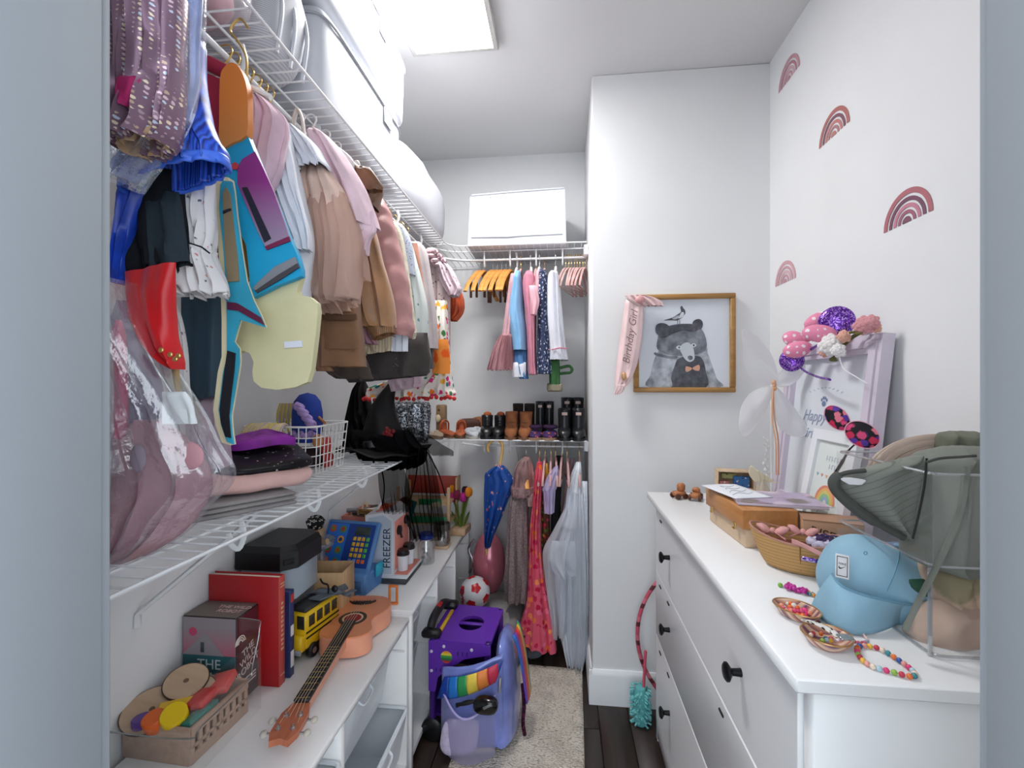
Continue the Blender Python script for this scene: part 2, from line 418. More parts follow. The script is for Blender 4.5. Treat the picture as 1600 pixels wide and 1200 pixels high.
# ---------------------------------------------------------------- low white toy storage units along the left wall
unitm = M('melamine_white', (246, 245, 244), .35); unitd = M('melamine_edge', (214, 214, 213), .45)
binm = M('bin_white_plastic', (226, 231, 236), .3)
def rrect(c, r=.02):
    out = []
    for k in range(4):
        p0, p1, p2 = Vector(c[k-1]), Vector(c[k]), Vector(c[(k+1) % 4]); d0, d1 = (p0-p1).normalized()*r, (p2-p1).normalized()*r
        for i in range(5): f = i/4; out.append(p1+d0*(1-f)**2+d1*f**2)
    return out
def storage_unit(y0, y1, zt, xf, label, cols, tilt):
    t = thing('toy_storage_unit', label, 'storage unit', ((XL+.02+xf)/2, (y0+y1)/2, 0))
    ox, oy = (XL+.02+xf)/2, (y0+y1)/2; D = xf-XL-.02; W = y1-y0
    MB().box((0, 0, zt-.009), (D, W, .018), .003).build('top', unitm, t)
    MB().box((-.005, 0, zt-.035), (D-.03, W-.05, .034), .002).build('top_rail', unitd, t)
    n = cols
    for i in range(n+1):
        y = -W/2+.012+(W-.024)*i/n
        MB().box((0, y, (zt-.018)/2), (D-.006, .022, zt-.018), .002).build('side_panel', unitm, t)
    MB().box((-D/2+.004, 0, zt/2), (.006, W-.03, zt-.02)).build('back_panel', unitd, t)
    MB().box((0, 0, .045), (D-.01, W-.04, .018)).build('bottom_panel', unitm, t)
    w = (W-.024)/n
    for i in range(n):
        yc = -W/2+.012+w*(i+.5)
        zs = [zt-.065-.20*(k+1) for k in range(2)]
        for j, zz in enumerate(zs):
            hgt = .165
            if zz < .05: continue
            b = MB(); bx = tilt[(i+j) % len(tilt)]
            fr, bk, hw = D/2-.010+bx, -D/2+.03, w/2-.022
            # open bin: tapered walls, rolled rim
            def ring(z, s_, hw=hw): return [(fr-.012*s_, -hw+.008*s_, z), (fr-.012*s_, hw-.008*s_, z), (bk+.012*s_, hw-.008*s_, z), (bk+.012*s_, -hw+.008*s_, z)]
            r0, r1 = ring(zz, 2.0), ring(zz+hgt, 0)
            vs = [(p[0], p[1]+yc, p[2]) for p in r0+r1]
            b._add(vs, [(0,1,2,3), (0,4,5,1), (1,5,6,2), (2,6,7,3), (3,7,4,0)])
            bo = b.build('bin', binm, t, solid=.003)
            b = MB(); b.tube([(p[0], p[1]+yc, p[2]) for p in rrect(ring(zz+hgt, -.1))], .007, 6, True, flat=.7); b.build('bin_rim', binm, bo)
            MB().tube(catmull([(fr+.004, yc-.04, zz+hgt-.004), (fr+.018, yc-.03, zz+hgt-.018), (fr+.018, yc+.03, zz+hgt-.018), (fr+.004, yc+.04, zz+hgt-.004)], 4), .004, 6).build('bin_handle', binm, bo)
            # rail the bin slides on
            for sg in (-1, 1): MB().box((0, yc+sg*(w/2-.014), zz+hgt-.006), (D-.02, .008, .006)).build('rail', unitm, t)
    return t
storage_unit(.60, 1.590, .560, -.541, 'low white storage unit with plastic bins, the nearer one, carrying the guitar', 2, (.012, -.05))
storage_unit(1.602, 2.640, .578, -.536, 'low white storage unit with plastic bins, the farther one, carrying the toy till', 3, (-.055, -.075, -.06))

# ---------------------------------------------------------------- dresser on the right
drm = M('dresser_white', (236, 236, 236), .32); drd = M('dresser_front', (228, 228, 229), .35); knobm = M('knob_black', (24, 24, 27), .35, .6)
DXF, DY0, DY1, DZT = .354, .722, 1.868, .962
t = thing('dresser', 'white three-drawer chest with round black knobs along the right wall', 'dresser', ((DXF+XR)/2, (DY0+DY1)/2, 0))
ox, oy = (DXF+XR)/2, (DY0+DY1)/2; D, W = XR-.004-DXF, DY1-DY0
MB().box((-.012, 0, DZT-.011), (D+.020, W+.035, .022), .003).build('top', drm, t)
for sg in (-1, 1):
    MB().box((.004, sg*(W/2-.014), (DZT-.022+.0)/2), (D-.012, .028, DZT-.024), .003).build('side_panel', drm, t)
MB().box((D/2-.006, 0, .5), (.008, W-.06, .86)).build('back_panel', drd, t)
MB().box((-D/2+.020, 0, .055), (.020, W-.056, .07), .002).build('plinth_rail', drm, t)
MB().box((-D/2+.022, 0, DZT-.034), (.020, W-.056, .022), .002).build('top_rail', drm, t)
zt = DZT-.047; hs = [.245, .245, .325]
for i, hh in enumerate(hs):
    d = MB().box((-D/2+.014, 0, zt-hh/2), (.020, W-.062, hh-.005), .002).build('drawer', drd, t)
    for sg in (-1, 1):
        kb = MB(); kb.lathe([(.0085, -.002), (.0075, .010), (.007, .018), (.013, .022), (.0185, .026), (.0185, .030), (.014, .0335), (0, .035)], 24, T(-D/2+.004, sg*.315, zt-hh*.46) @ rot(0, -90, 0))
        kb.build('knob', knobm, d)
    for yy in ((.45,) if i == 0 else (.46, .33, -.20)):
        MB().box((-D/2+.003, yy, zt-.030), (.004, .028, .006), .001).build('latch_slot', M('slot_black', (20, 20, 22), .6), d)
    zt -= hh
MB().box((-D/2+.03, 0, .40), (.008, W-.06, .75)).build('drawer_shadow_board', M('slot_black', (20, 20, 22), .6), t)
# ---------------------------------------------------------------- cloth helpers
def drape(rows, y, d, mat, parent, name='body', folds=4, amp=.006, nu=44, nv=32, p=2.3, seed=None, capt=True, capb=False, rag=0, ridge=0, solid=0, smooth=60, bulk=1.0, tilt=0):
    """hanging cloth: each row (py, pxl, pxr) or (pyl, pxl, pyr, pxr) or with a trailing own depth; becomes a thick folded tube of real size at depth y"""
    seed = random.random()*50 if seed is None else seed
    base = parent.location
    R4 = []
    for r in rows:
        if len(r) == 3: r = (r[0], r[1], r[0], r[2], y)
        elif len(r) == 4: r = tuple(r)+(y,)
        a = at(r[1], r[0], y=r[4]); b = at(r[3], r[2], y=r[4])
        R4.append((a, b))
    tt = [0]
    for (a, b), (c_, e) in zip(R4, R4[1:]): tt.append(tt[-1]+((a+b)/2-(c_+e)/2).length)
    A = catmull([q[0] for q in R4], 8); B = catmull([q[1] for q in R4], 8)
    m = len(A)
    def f(u, v):
        k = v*(m-1); i = min(int(k), m-2); fr = k-i
        a = A[i].lerp(A[i+1], fr); b = B[i].lerp(B[i+1], fr)
        c0 = (a+b)/2; h = (b-a)/2; th = 2*PI*u
        cs, sn = math.cos(th), math.sin(th)
        s_ = math.copysign(abs(cs)**(2/p), cs); q = math.copysign(abs(sn)**(2/p), sn)
        dd = d*(min(1, .25+v*6) if capt else 1)*(min(1, .3+(1-v)*6) if capb else 1)
        g = .35+.65*v
        off = amp*g*(math.sin(folds*PI*s_+seed*3+2.2*nz(s_*1.3+seed, v*1.8))+.6*math.sin(folds*1.9*PI*s_+seed*5+1.5*nz(seed, v*2.5, s_)))
        side = 1+.03*nz(v*7+seed, s_*.5, 3)
        pt = c0+h*(s_*side); qd = q*dd*bulk
        if ridge:
            rr = 1+.13*math.sin(v*ridge*2*PI+2.0*s_)
            qd *= rr; pt = c0+h*(s_*side*(1+.03*math.sin(v*ridge*2*PI)))
        z = pt.z
        if rag and v > .999: z += rag*math.sin(s_*23+seed)
        return (pt.x-base.x, pt.y+qd+off+tilt*s_-base.y, z-base.z)
    mb = MB().grid(f, nu, nv, wu=True)
    n = nu
    if capt: mb.f.append(tuple(range(n))[::-1]); mb.mi.append(0)
    return mb.build(name, mat, parent, smooth=smooth, solid=solid)
def gthing(name, label, px, py, y, cat='clothes', group=None):
    return thing(name, label, cat, at(px, py, y=y), 0, group)
def hem_path(rows_last, y, dz=0, n=20, d=.02, base=None, front=True):
    a = at(rows_last[0], rows_last[1], y=y); b = at(rows_last[2], rows_last[3], y=y)
    return [a.lerp(b, i/n)+Vector((0, -d*math.sin(PI*i/n), dz))-base for i in range(n+1)]
# materials
gold = M('gold_wire', (214, 178, 110), .3, .9); chrome = M('steel_wire', (190, 192, 196), .3, .9)
# ---------------------------------------------------------------- clothes on the left rod, nearest first
t = gthing('sequin_dress', 'mauve dress with iridescent foil dots, nearest in the left row', 235, 150, .50)
foil = spots('foil_dots', (132, 104, 122), [(240,222,196),(205,215,232),(226,196,206),(196,170,150),(176,150,160)], 150, .34, .35, .35, .12, (1,.6,1.2))
drape([(-10,186,284),(68,190,281),(110,190,279),(150,190,276),(180,190,270),(205,190,262),(236,190,222,252)], .50, .028, foil, t, 'sleeve', 4, .010, 56, 40, capt=False)
drape([(190,192,262),(215,194,258),(240,196,222,249)], .502, .019, M('lining_tan', (178, 146, 116), .8), t, 'lining', 3, .004, 30, 8)
drape([(120,188,222),(150,188,214),(168,188,200)], .47, .008, M('magenta_cloth', (170, 30, 96), .8), t, 'underlayer', 2, .003, 20, 8)
t = gthing('satin_gown', 'periwinkle satin gown in glossy clear film behind the mauve foil dress', 290, 150, .535)
sat = M('periwinkle_satin', (122, 140, 196), .25, .15, .18, 20, 18, .4, .7, .3, .5)
drape([(-10,190,314),(68,190,311),(110,190,308),(140,190,302),(170,190,292),(200,190,274),(235,190,247),(262,190,216),(280,190,198)], .535, .014, sat, t, 'skirt', 3, .008, 48, 40, capt=False)
drape([(-10,186,317),(68,186,314),(110,186,311),(140,186,305),(170,186,296),(205,186,276),(240,186,250),(268,186,220),(290,186,200)], .530, .026, sheer('film', (210, 214, 235), .10, .16, .12, 22), t, 'film_cover', 4, .006, 40, 30, capt=False)
t = gthing('crinkle_dress', 'royal blue crinkle-pleated dress with a wide open sleeve', 290, 200, .575)
crk = stripes('blue_crinkle', [(0, (28,62,176)), (.25, (46,92,214)), (.45, (18,44,138)), (.7, (54,108,228)), (.85, (14,38,124))], 'X', 110, .45, 'LINEAR')
drape([(60,250,60,309),(110,250,110,310),(150,240,150,315),(195,225,185,323),(235,212,212,334),(272,200,234,346),(300,198,254,350)], .575, .030, crk, t, 'sleeve', 7, .004, 60, 30, capt=False, solid=.003)
drape([(288,197,242,351),(296,197,250,352),(304,198,258,351)], .575, .033, M('blue_hem', (58, 104, 214), .5), t, 'sleeve_hem', 7, .003, 60, 6, capt=False, solid=.002)
drape([(288,190,236),(320,190,226),(360,189,210),(400,189,202),(445,189,196)], .59, .016, M('blue_satin', (34, 74, 196), .35, 0, .2, 30), t, 'skirt', 3, .005, 36, 20)
t = gthing('black_jacket', 'black jacket with a plain wide sleeve, above the red satin point', 245, 360, .61)
blk = M('black_suiting', (22, 25, 32), .85, 0, .12, 20, 400, .2, .2)
drape([(270,205,278),(330,200,281),(380,198,287),(410,198,290),(436,198,409,292)], .61, .020, blk, t, 'sleeve', 2, .006, 44, 24, capt=False, solid=.004)
drape([(300,228,279),(380,232,289),(436,240,408,293)], .60, .012, M('black_teal', (30, 44, 54), .85, 0, .1, 20), t, 'front_panel', 2, .005, 30, 16)
t = gthing('floral_blouse', 'white sprigged blouse with a ruffled cuff beside the black jacket', 312, 370, .645)
spr = spots('sprig_print', (226, 222, 222), [(196,120,120),(110,120,130),(206,150,140),(90,96,110)], 62, .13, .85)
drape([(270,272,335),(320,277,334),(355,281,333),(378,288,391,330)], .645, .017, spr, t, 'sleeve', 4, .006, 44, 22)
drape([(378,288,391,330),(396,292,398,328),(420,282,420,338),(446,274,444,351),(462,278,460,354)], .643, .022, spr, t, 'cuff_ruffle', 5, .009, 60, 18, capt=False, rag=.004, solid=.002)
MB(T(*-t.location)).tube([at(289,378,y=.622),at(300,381,y=.617),at(315,386,y=.617),at(328,396,y=.625)], .0012, 6).build('cuff_tie', blk, t)
drape([(470,268,272),(500,270,283),(545,279,291),(600,283,292),(630,289,297)], .66, .006, spr, t, 'side_tail', 2, .003, 20, 20)
t = gthing('red_satin_top', 'scarlet satin top ending in a point with gold studs', 245, 500, .585)
rs = M('scarlet_satin', (206, 10, 22), .35, 0, .10, 6, 0, .3, .5, .2)
drape([(425,196,410,274),(470,203,271),(500,210,270),(530,226,273),(550,240,277),(564,257,282),(577,274,280)], .585, .013, rs, t, 'panel', 1.5, .007, 44, 30, capb=True)
for i, (px, py) in enumerate(((252,547),(266,554),(274,561),(279,556))):
    q = at(px, py, y=.567)-t.location
    MB().lathe([(.0015, -.001), (.0032, -.0008), (.0036, .001), (.0026, .002), (.0015, .0022)], 14, T(*q) @ rot(90, 0, 0)).build('stud', gold, t)
t = gthing('ribbon_strip', 'narrow beige ribbon hanging under the red satin point', 276, 595, .60, 'ribbon')
drape([(566,268,280),(590,270,280),(614,276,281)], .60, .002, M('beige_ribbon', (176, 148, 104), .7), t, 'strip', 1, .001, 12, 10)
# clear garment bag with a pink costume inside, slumped onto the lower shelf
t = gthing('garment_bag', 'crumpled clear plastic garment bag slumped on the lower shelf, pink inside', 260, 760, .62, 'bag')
film = sheer('bag_film', (205, 205, 222), .13, .17, .16, 16)
Y = lambda py: .565+max(0, (py-520))/350*.10
drape([(r[0], r[1], r[0], r[2], Y(r[0])) for r in [(440,176,200),(500,176,214),(540,176,234),(570,176,252),(620,176,286),(660,176,312),(700,176,330),(735,176,352),(765,176,346),(800,176,308),(830,176,286),(862,176,242),(884,176,196)]], .6, .040, film, t, 'film', 4, .012, 60, 50, capt=False, seed=3.3)
pk = M('pink_plush', (196, 148, 158), .9, 0, .14, 9, 120, .5)
drape([(r[0], r[1], r[0], r[2], Y(r[0])+.005) for r in [(655,188,256),(690,184,290),(730,182,318),(770,180,322),(810,179,296),(845,178,262),(872,178,218)]], .6, .030, pk, t, 'costume_body', 3, .010, 44, 30)
def patch(px, py, y, r, mat, name, p): 
    q = at(px, py, y=y)-p.location
    MB().ball(tuple(q), r, 14).build(name, mat, p)
patch(296,712,.595,(.022,.006,.020), M('coral_patch', (194,142,150), .8), 'coral_pouch', t)
patch(216,716,.585,(.012,.005,.020), M('blue_patch', (164,146,164), .8), 'blue_pouch', t)
drape([(r[0], r[1], r[0], r[2], Y(r[0])-.012) for r in [(612,254,290),(632,256,302),(662,258,309)]], .6, .006, M('tissue_white', (224,228,230), .7), t, 'tissue_sheet', 2, .003, 24, 10)
drape([(r[0], r[1], r[0], r[2], Y(r[0])-.02) for r in [(500,182,190),(560,183,195),(640,184,197),(686,186,195)]], .6, .008, M('rose_strip', (206,92,128), .6), t, 'rose_strap', 1, .002, 20, 14)
drape([(r[0], r[1], r[0], r[2], Y(r[0])+.01) for r in [(470,184,200),(540,186,226),(600,188,250),(660,190,262)]], .6, .016, M('lilac_grey', (128,118,142), .85), t, 'lilac_layer', 2, .006, 30, 16)
# printed foam costume: flat foam pieces on one hanger
t = gthing('foam_costume', 'printed foam costume in turquoise, purple and cream, hanging in the left row', 420, 380, .73, 'costume')
def foam(name, pts, y, th, mat, parent, sub=True, k=3):
    b = t.location
    poly = [at(px, py, y=y) for px, py in pts]
    poly = [Vector((p.x-b.x, p.z-b.z, 0)) for p in poly]
    if k > 1: poly = catmull(poly, k, True)
    return MB().prism(poly, th, T(0, y-b.y, 0) @ rot(90, 0, 0)).build(name, mat, parent, smooth=30)
tq = M('foam_turquoise', (50, 160, 190), .55, 0, .10, 10, 300, .1); tqb = M('foam_blue', (20, 152, 196), .5, 0, .06, 8)
cream = M('foam_cream', (203, 196, 156), .75, 0, .06, 8, 200, .15); edge_c = M('foam_edge', (226, 214, 176), .7)
crim = M('foam_crimson', (152, 18, 54), .7, 0, .08, 8)
def grad(name, c1, c2, axis='Z', lo=-.1, hi=.1, rough=.55):
    m, nt, b, o = new_mat(name); sp = N(nt, 'ShaderNodeSeparateXYZ'); L(nt, coords(nt), sp.inputs[0])
    mr = N(nt, 'ShaderNodeMapRange'); mr.inputs[1].default_value = lo; mr.inputs[2].default_value = hi; L(nt, sp.outputs[axis], mr.inputs[0])
    L(nt, ramp(nt, [(0, c1), (1, c2)], mr.outputs[0]), b.inputs['Base Color']); b.inputs['Roughness'].default_value = rough; return m
foam('crimson_back', [(318,118),(338,124),(356,132),(355,240),(354,330),(353,425),(330,425),(334,320),(340,240),(328,170)], .745, .012, crim, t, k=1)
MB(T(*-t.location)).tube([at(309,92,y=.735),at(330,101,y=.735),at(350,111,y=.735),at(366,119,y=.735)], [.010,.0125,.0125,.010], 14).build('crimson_roll', crim, t)
foam('orange_panel', [(353,236),(352,190),(353,132),(358,116),(368,107),(378,109),(388,124),(395,150),(396,190),(394,218),(372,230)], .725, .014, grad('foam_orange', (196,140,84), (214,120,46), 'Z', .06, .24), t, k=2)
cp = foam('cream_panel', [(373,543),(370,520),(378,495),(400,465),(440,448),(478,432),(471,455),(473,463),(490,466),(501,475),(503,488),(499,530),(493,578),(487,597),(468,605),(440,609),(416,606),(404,596),(402,582),(404,566),(398,553),(388,549),(379,553)], .745, .013, cream, t, k=1)
foam('care_label', [(444,534),(472,532),(473,542),(445,544)], .731, .0012, M('label_white', (210,212,222), .6), cp, k=1)
foam('tan_inlay', [(376,350),(384,356),(394,388),(396,420),(390,440),(384,432),(378,390)], .75, .006, M('foam_tan', (150, 108, 50), .7), t, k=2)
tp = foam('turquoise_front', [(351,240),(372,229),(394,216),(406,246),(421,282),(441,330),(456,370),(471,402),(477,424),(477,434),(440,448),(402,467),(398,456),(397,432),(394,404),(392,386),(380,362),(375,340),(372,300),(366,286),(352,280)], .728, .012, tqb, t, k=1)
wp = foam('purple_window', [(373,288),(373,264),(380,250),(400,238),(412,262),(430,302),(446,348),(453,370),(416,386),(404,362),(385,318)], .7165, .003, grad('foam_purple', (150,140,158), (140,44,122), 'Z', -.02, .10), tp, k=1)
foam('dark_bar', [(379,294),(387,293),(424,373),(414,379)], .7138, .002, M('foam_navy', (30,28,44), .6), wp, k=1)
foam('maroon_band', [(415,386),(453,370),(455,377),(418,391)], .7155, .003, M('foam_maroon', (116,30,70), .6), wp, k=1)
foam('grey_band', [(397,451),(402,444),(430,418),(462,402),(467,412),(436,434),(402,456)], .7158, .003, M('foam_grey', (126,128,134), .6), tp, k=1)
foam('grey_band_shadow_line', [(400,455),(436,430),(466,412),(469,418),(438,438),(403,458)], .7148, .003, M('foam_dark_grey', (64,60,66), .6), tp, k=1)  # dark grey stripe along the lower edge of the grey band
q = at(368, 260, y=.714)-t.location
MB().lathe([(.006, 0), (.006, .002), (0, .0022)], 20, T(*q) @ rot(90, 0, 0)).build('red_dot', M('foam_red', (198,60,66), .6), tp)
npo = [(344,326),(346,290),(350,282),(366,283),(369,300),(373,340),(380,390),(388,440),(399,470),(411,494),(418,512),(396,505),(379,500),(369,534),(377,545),(378,566),(371,610),(364,650),(366,676),(369,694),(356,690),(347,664),(343,640),(350,582),(356,558),(356,500),(354,440),(350,382)]
foam('narrow_panel_core', npo, .702, .014, edge_c, t, k=1)
cxm = 360
npi = [(p[0]-(2.2 if p[0] > cxm else -1.2), p[1]+(2 if i in (2,3) else 0)) for i, p in enumerate(npo)]
nf = foam('narrow_panel', npi, .6885, .004, tq, t, k=1)
foam('tan_strap', [(350,302),(355,294),(361,304),(366,350),(372,400),(375,440),(357,441),(353,390)], .6850, .003, M('foam_strap', (136,118,92), .65), nf, k=1)
foam('strap_band', [(349,330),(361,326),(362,329),(350,334)], .6822, .002, M('foam_navy', (30,28,44), .6), nf, k=1)
foam('plum_stripe', [(357,472),(372,474),(392,486),(408,496),(414,508),(395,498),(374,486),(357,484)], .6850, .003, M('foam_plum', (92,24,58), .6), nf, k=1)
foam('black_boot', [(357,548),(369,552),(367,580),(362,620),(359,650),(362,684),(354,682),(347,660),(345,640),(351,590)], .6850, .003, M('foam_black', (22,22,30), .6), nf, k=1)
q = at(385, 90, y=.74)
t2 = thing('clothes_hanger', 'white plastic hanger just behind the orange foam panel', 'hanger', (q.x, q.y, q.z))
MB().tube(catmull([(.0,0,-.05),(.0,0,.0),(-.016,0,.03),(-.03,0,.05),(-.012,0,.068),(.004,0,.05)], 5), .0022, 6).build('hook', gold, t2)
MB().tube(catmull([(-.05,0,-.072),(-.02,0,-.058),(0,0,-.05),(.02,0,-.058),(.045,0,-.072)], 5), .005, 8).build('arms', M('hanger_white', (232,230,228), .4), t2)
t = gthing('slate_wetsuit', 'slate blue smooth costume body behind the foam costume', 325, 520, .78)
drape([(390,288,364),(450,289,362),(520,290,360),(600,292,356),(628,302,618,352)], .78, .02, M('slate_neoprene', (44, 72, 90), .55, 0, .12, 5), t, 'body', 1.5, .006, 40, 20)
t = gthing('pale_tulle_skirt', 'pale lilac tulle skirt below the slate costume', 325, 660, .80)
drape([(615,296,350),(650,300,352),(690,304,350),(730,312,352)], .80, .03, sheer('lilac_tulle', (206,188,202), .75), t, 'skirt', 4, .008, 40, 18)
# pink cardigan and white shirt
t = gthing('pink_cardigan', 'lilac pink cardigan shoulder next to the orange foam panel', 420, 200, .86)
pkc = fabric('lilac_pink_knit', (222, 190, 204), .10)
drape([(146,394,402),(160,390,422),(180,380,442),(202,372,447),(235,370,440),(270,370,432),(330,370,400)], .825, .018, pkc, t, 'body', 3, .010, 44, 26)
t = gthing('white_shirt', 'long white cotton shirt hanging left of the tan tulle dress', 455, 330, .88)
wht = M('white_cotton', (226, 228, 236), .85, 0, .05, 8, 250, .2)
drape([(190,420,447),(212,400,451),(240,395,458),(275,392,467),(315,392,476),(350,392,484),(385,392,488),(420,392,484),(460,420,481),(494,460,480)], .905, .036, wht, t, 'body', 2.5, .010, 60, 40, seed=11)
drape([(205,428,446),(240,420,456),(290,424,466),(340,442,480),(372,456,486),(392,466,487)], .868, .012, wht, t, 'sleeve', 3, .007, 40, 30, seed=5)
# tan tulle dress with white lace sleeve
t = gthing('tulle_dress', 'tan tulle dress with a white lace cap sleeve', 515, 340, .97)
tn = M('tan_chiffon', (220, 190, 176), .9, 0, .12, 12, 300, .2)
drape([(196,449,457),(208,446,474),(225,446,492),(244,452,504),(258,462,511),(274,470,262,511)], .965, .034, wht, t, 'lace_sleeve', 5, .007, 60, 24, rag=.004)
drape([(258,470,510),(300,474,538),(340,476,552),(380,478,560),(412,480,559),(440,482,558),(466,484,555)], .985, .040, tn, t, 'skirt', 3, .012, 60, 34, seed=2)
ttl = sheer('tan_tulle', (222, 192, 178), .55)
drape([(300,476,536),(360,478,560),(400,482,562),(436,484,559),(468,490,462,556),(490,504,468,553)], .975, .050, ttl, t, 'tulle_layer', 4, .016, 70, 30, rag=.002)
drape([(330,530,560),(380,545,568),(410,552,573),(436,560,574)], 1.01, .02, ttl, t, 'tulle_tier', 3, .010, 40, 18, rag=.002)
t = gthing('pink_blouse', 'pale pink gauzy blouse with a pointed hem', 555, 310, 1.03)
pg = M('pale_pink_gauze', (234, 204, 214), .85, 0, .08, 14, 200, .25)
drape([(203,484,500),(222,486,522),(255,492,546),(290,505,567),(325,520,580),(356,532,590)], 1.03, .032, pg, t, 'body', 2.2, .012, 56, 34, seed=9)
drape([(330,522,584),(352,530,360,588),(372,546,372,578),(396,566,396,571)], 1.02, .018, pg, t, 'hem_point', 3, .008, 36, 16)
# leather jacket, camel bomber, brown coat
t = gthing('leather_jacket', 'small brown leather jacket with its collar up', 577, 290, 1.13)
lth = M('brown_leather', (126, 88, 62), .45, 0, .14, 16, 90, .3)
drape([(262,556,572),(272,550,584),(285,546,593),(297,546,599),(311,560,592),(324,574,587)], 1.13, .034, lth, t, 'shoulder', 2, .006, 40, 18)
drape([(262,556,578),(275,560,588),(292,566,599),(298,570,598)], 1.09, .012, lth, t, 'collar', 1, .004, 30, 10)
t = gthing('camel_bomber', 'camel satin bomber jacket with an elastic cuff', 595, 450, 1.19)
cam_ = M('camel_satin', (170, 124, 84), .4, 0, .14, 14, 60, .3, .5, .2)
drape([(345,556,582),(380,552,591),(420,548,601),(460,548,612),(498,556,617),(512,568,617)], 1.19, .036, cam_, t, 'sleeve', 3, .008, 48, 34, seed=4)
drape([(508,568,617),(520,578,616),(532,584,518,616)], 1.188, .030, stripes('camel_rib', [(0,(150,108,72)),(.5,(112,78,50))], 'X', 220, .6), t, 'cuff', 2, .003, 48, 8)
t = gthing('brown_coat', 'brown wool coat with a patch pocket behind the cream foam panel', 535, 530, 1.10)
brc = fabric('brown_wool', (134, 98, 72), .08)
drape([(440,492,560),(480,494,560),(520,494,564),(573,492,568)], 1.10, .045, brc, t, 'body', 1.5, .006, 44, 22, p=3)
drape([(490,503,557),(500,503,558)], 1.048, .004, M('brown_flap', (100,70,50), .85), t, 'pocket_flap', 1, .001, 20, 4)
drape([(502,505,556),(545,506,560)], 1.052, .003, brc, t, 'pocket', 1, .001, 20, 8)
drape([(500,482,502),(540,486,500),(580,496,522)], 1.07, .014, M('brown_lapel', (132,96,70), .85), t, 'front_edge', 1, .004, 20, 12)
t = gthing('charcoal_skirt', 'charcoal brown wool skirt below the brown coat', 600, 575, 1.42)
chc = fabric('charcoal_wool', (66, 60, 58), .10)
drape([(520,540,668),(560,536,672),(578,530,672),(598,548,586,668)], 1.42, .05, chc, t, 'body', 4, .010, 60, 18)
drape([(556,500,570),(580,512,576),(592,530,580)], 1.25, .04, fabric('umber_wool', (78, 66, 60), .1), t, 'front_fold', 2, .006, 40, 12)
# dusty rose puffer
t = gthing('puffer_jacket', 'dusty rose quilted puffer jacket', 615, 430, 1.32)
puf = M('rose_nylon', (192, 140, 138), .5, 0, .08, 12, 70, .5)
drape([(310,578,598),(325,574,606),(345,572,613),(375,572,621),(410,576,630),(445,582,637),(480,590,641),(512,598,645),(526,614,640)], 1.32, .050, puf, t, 'sleeve', 1.5, .004, 48, 60, ridge=7)
# pale hems between
t = gthing('cream_knit_top', 'cream ribbed knit top with its hem below the camel cuff', 590, 545, 1.36)
drape([(500,560,632),(530,562,630),(546,566,628),(556,570,548,626)], 1.36, .03, stripes('cream_rib', [(0,(222,206,178)),(.5,(196,178,150))], 'X', 110, .9), t, 'body', 3, .006, 44, 14)
t = gthing('pink_knit_top', 'mauve pink knit top peeping out beside the camel cuff', 573, 520, 1.24)
drape([(480,560,580),(510,562,578),(538,566,590)], 1.24, .02, fabric('mauve_knit', (170, 126, 138)), t, 'body', 2, .006, 30, 12)
t = gthing('beige_trousers', 'beige linen garment showing below the cream knit', 610, 555, 1.40)
drape([(520,580,650),(552,578,646),(566,596,628),(573,612,632)], 1.40, .02, fabric('beige_linen', (186, 176, 160)), t, 'body', 3, .006, 40, 14)
t = gthing('white_polo', 'white hem with sharp pleats below the puffer jacket', 624, 535, 1.345)
drape([(490,606,638),(520,611,637),(549,611,637)], 1.345, .012, wht, t, 'body', 3, .006, 40, 12)
t = gthing('cream_fleece', 'fluffy cream jacket between puffer and sprigged cardigan', 630, 440, 1.42)
drape([(346,606,618),(362,606,626),(400,608,634),(450,612,642),(510,616,650),(535,626,655),(542,638,654)], 1.42, .035, M('cream_fleece', (222, 212, 190), .95, 0, .10, 60, 140, .9), t, 'sleeve', 2, .006, 44, 34)
t = gthing('blue_knit_top', 'pale blue-grey dotted knit shoulder by the cream jacket', 626, 365, 1.49)
drape([(350,614,628),(362,612,636),(385,612,644),(430,620,648)], 1.49, .03, spots('blue_dots', (200,206,218), [(90,104,150),(120,130,170)], 120, .25, .9), t, 'body', 2, .005, 36, 16)
t = gthing('sprigged_cardigan', 'white cardigan printed with teal sprigs', 650, 470, 1.54)
tsp = spots('teal_sprigs', (220, 226, 222), [(110,150,160),(150,176,184),(96,130,146)], 42, .16, .9, 0, 1, (1,1,.7))
drape([(362,626,636),(378,624,642),(405,626,650),(440,628,659),(480,630,667),(520,632,668),(562,638,665)], 1.54, .040, tsp, t, 'sleeve', 2, .006, 44, 36)
drape([(556,640,665),(578,644,664)], 1.52, .022, stripes('grey_cuff', [(0,(60,58,60)),(.4,(196,190,182)),(.6,(60,58,60))], 'Z', 60, .9), t, 'cuff', 1, .002, 30, 6)
t = gthing('peach_cardigan', 'long oatmeal cardigan with a peach edge next to the sprigged one', 665, 460, 1.68)
oat = fabric('oatmeal_knit', (196, 184, 184), .08)
drape([(378,642,656),(392,642,666),(430,646,673),(470,650,679),(510,652,683),(545,660,684)], 1.68, .036, oat, t, 'sleeve', 2, .006, 40, 34)
drape([(380,644,652),(430,650,660),(490,656,668),(535,660,670)], 1.64, .012, fabric('peach_edge', (196, 140, 120)), t, 'peach_edge', 1, .003, 20, 24)
t = gthing('ribbed_skirt', 'grey ribbed skirt edge beside the orange flowers', 671, 560, 1.70)
drape([(535,655,677),(560,655,677),(576,656,678)], 1.70, .03, stripes('grey_rib', [(0,(112,106,106)),(.5,(84,80,80))], 'X', 140, .9), t, 'body', 3, .004, 44, 10)
t = gthing('ditsy_dress', 'small-flowered dress with a ruffled collar and pink sleeve, last in the left row', 690, 470, 1.92)
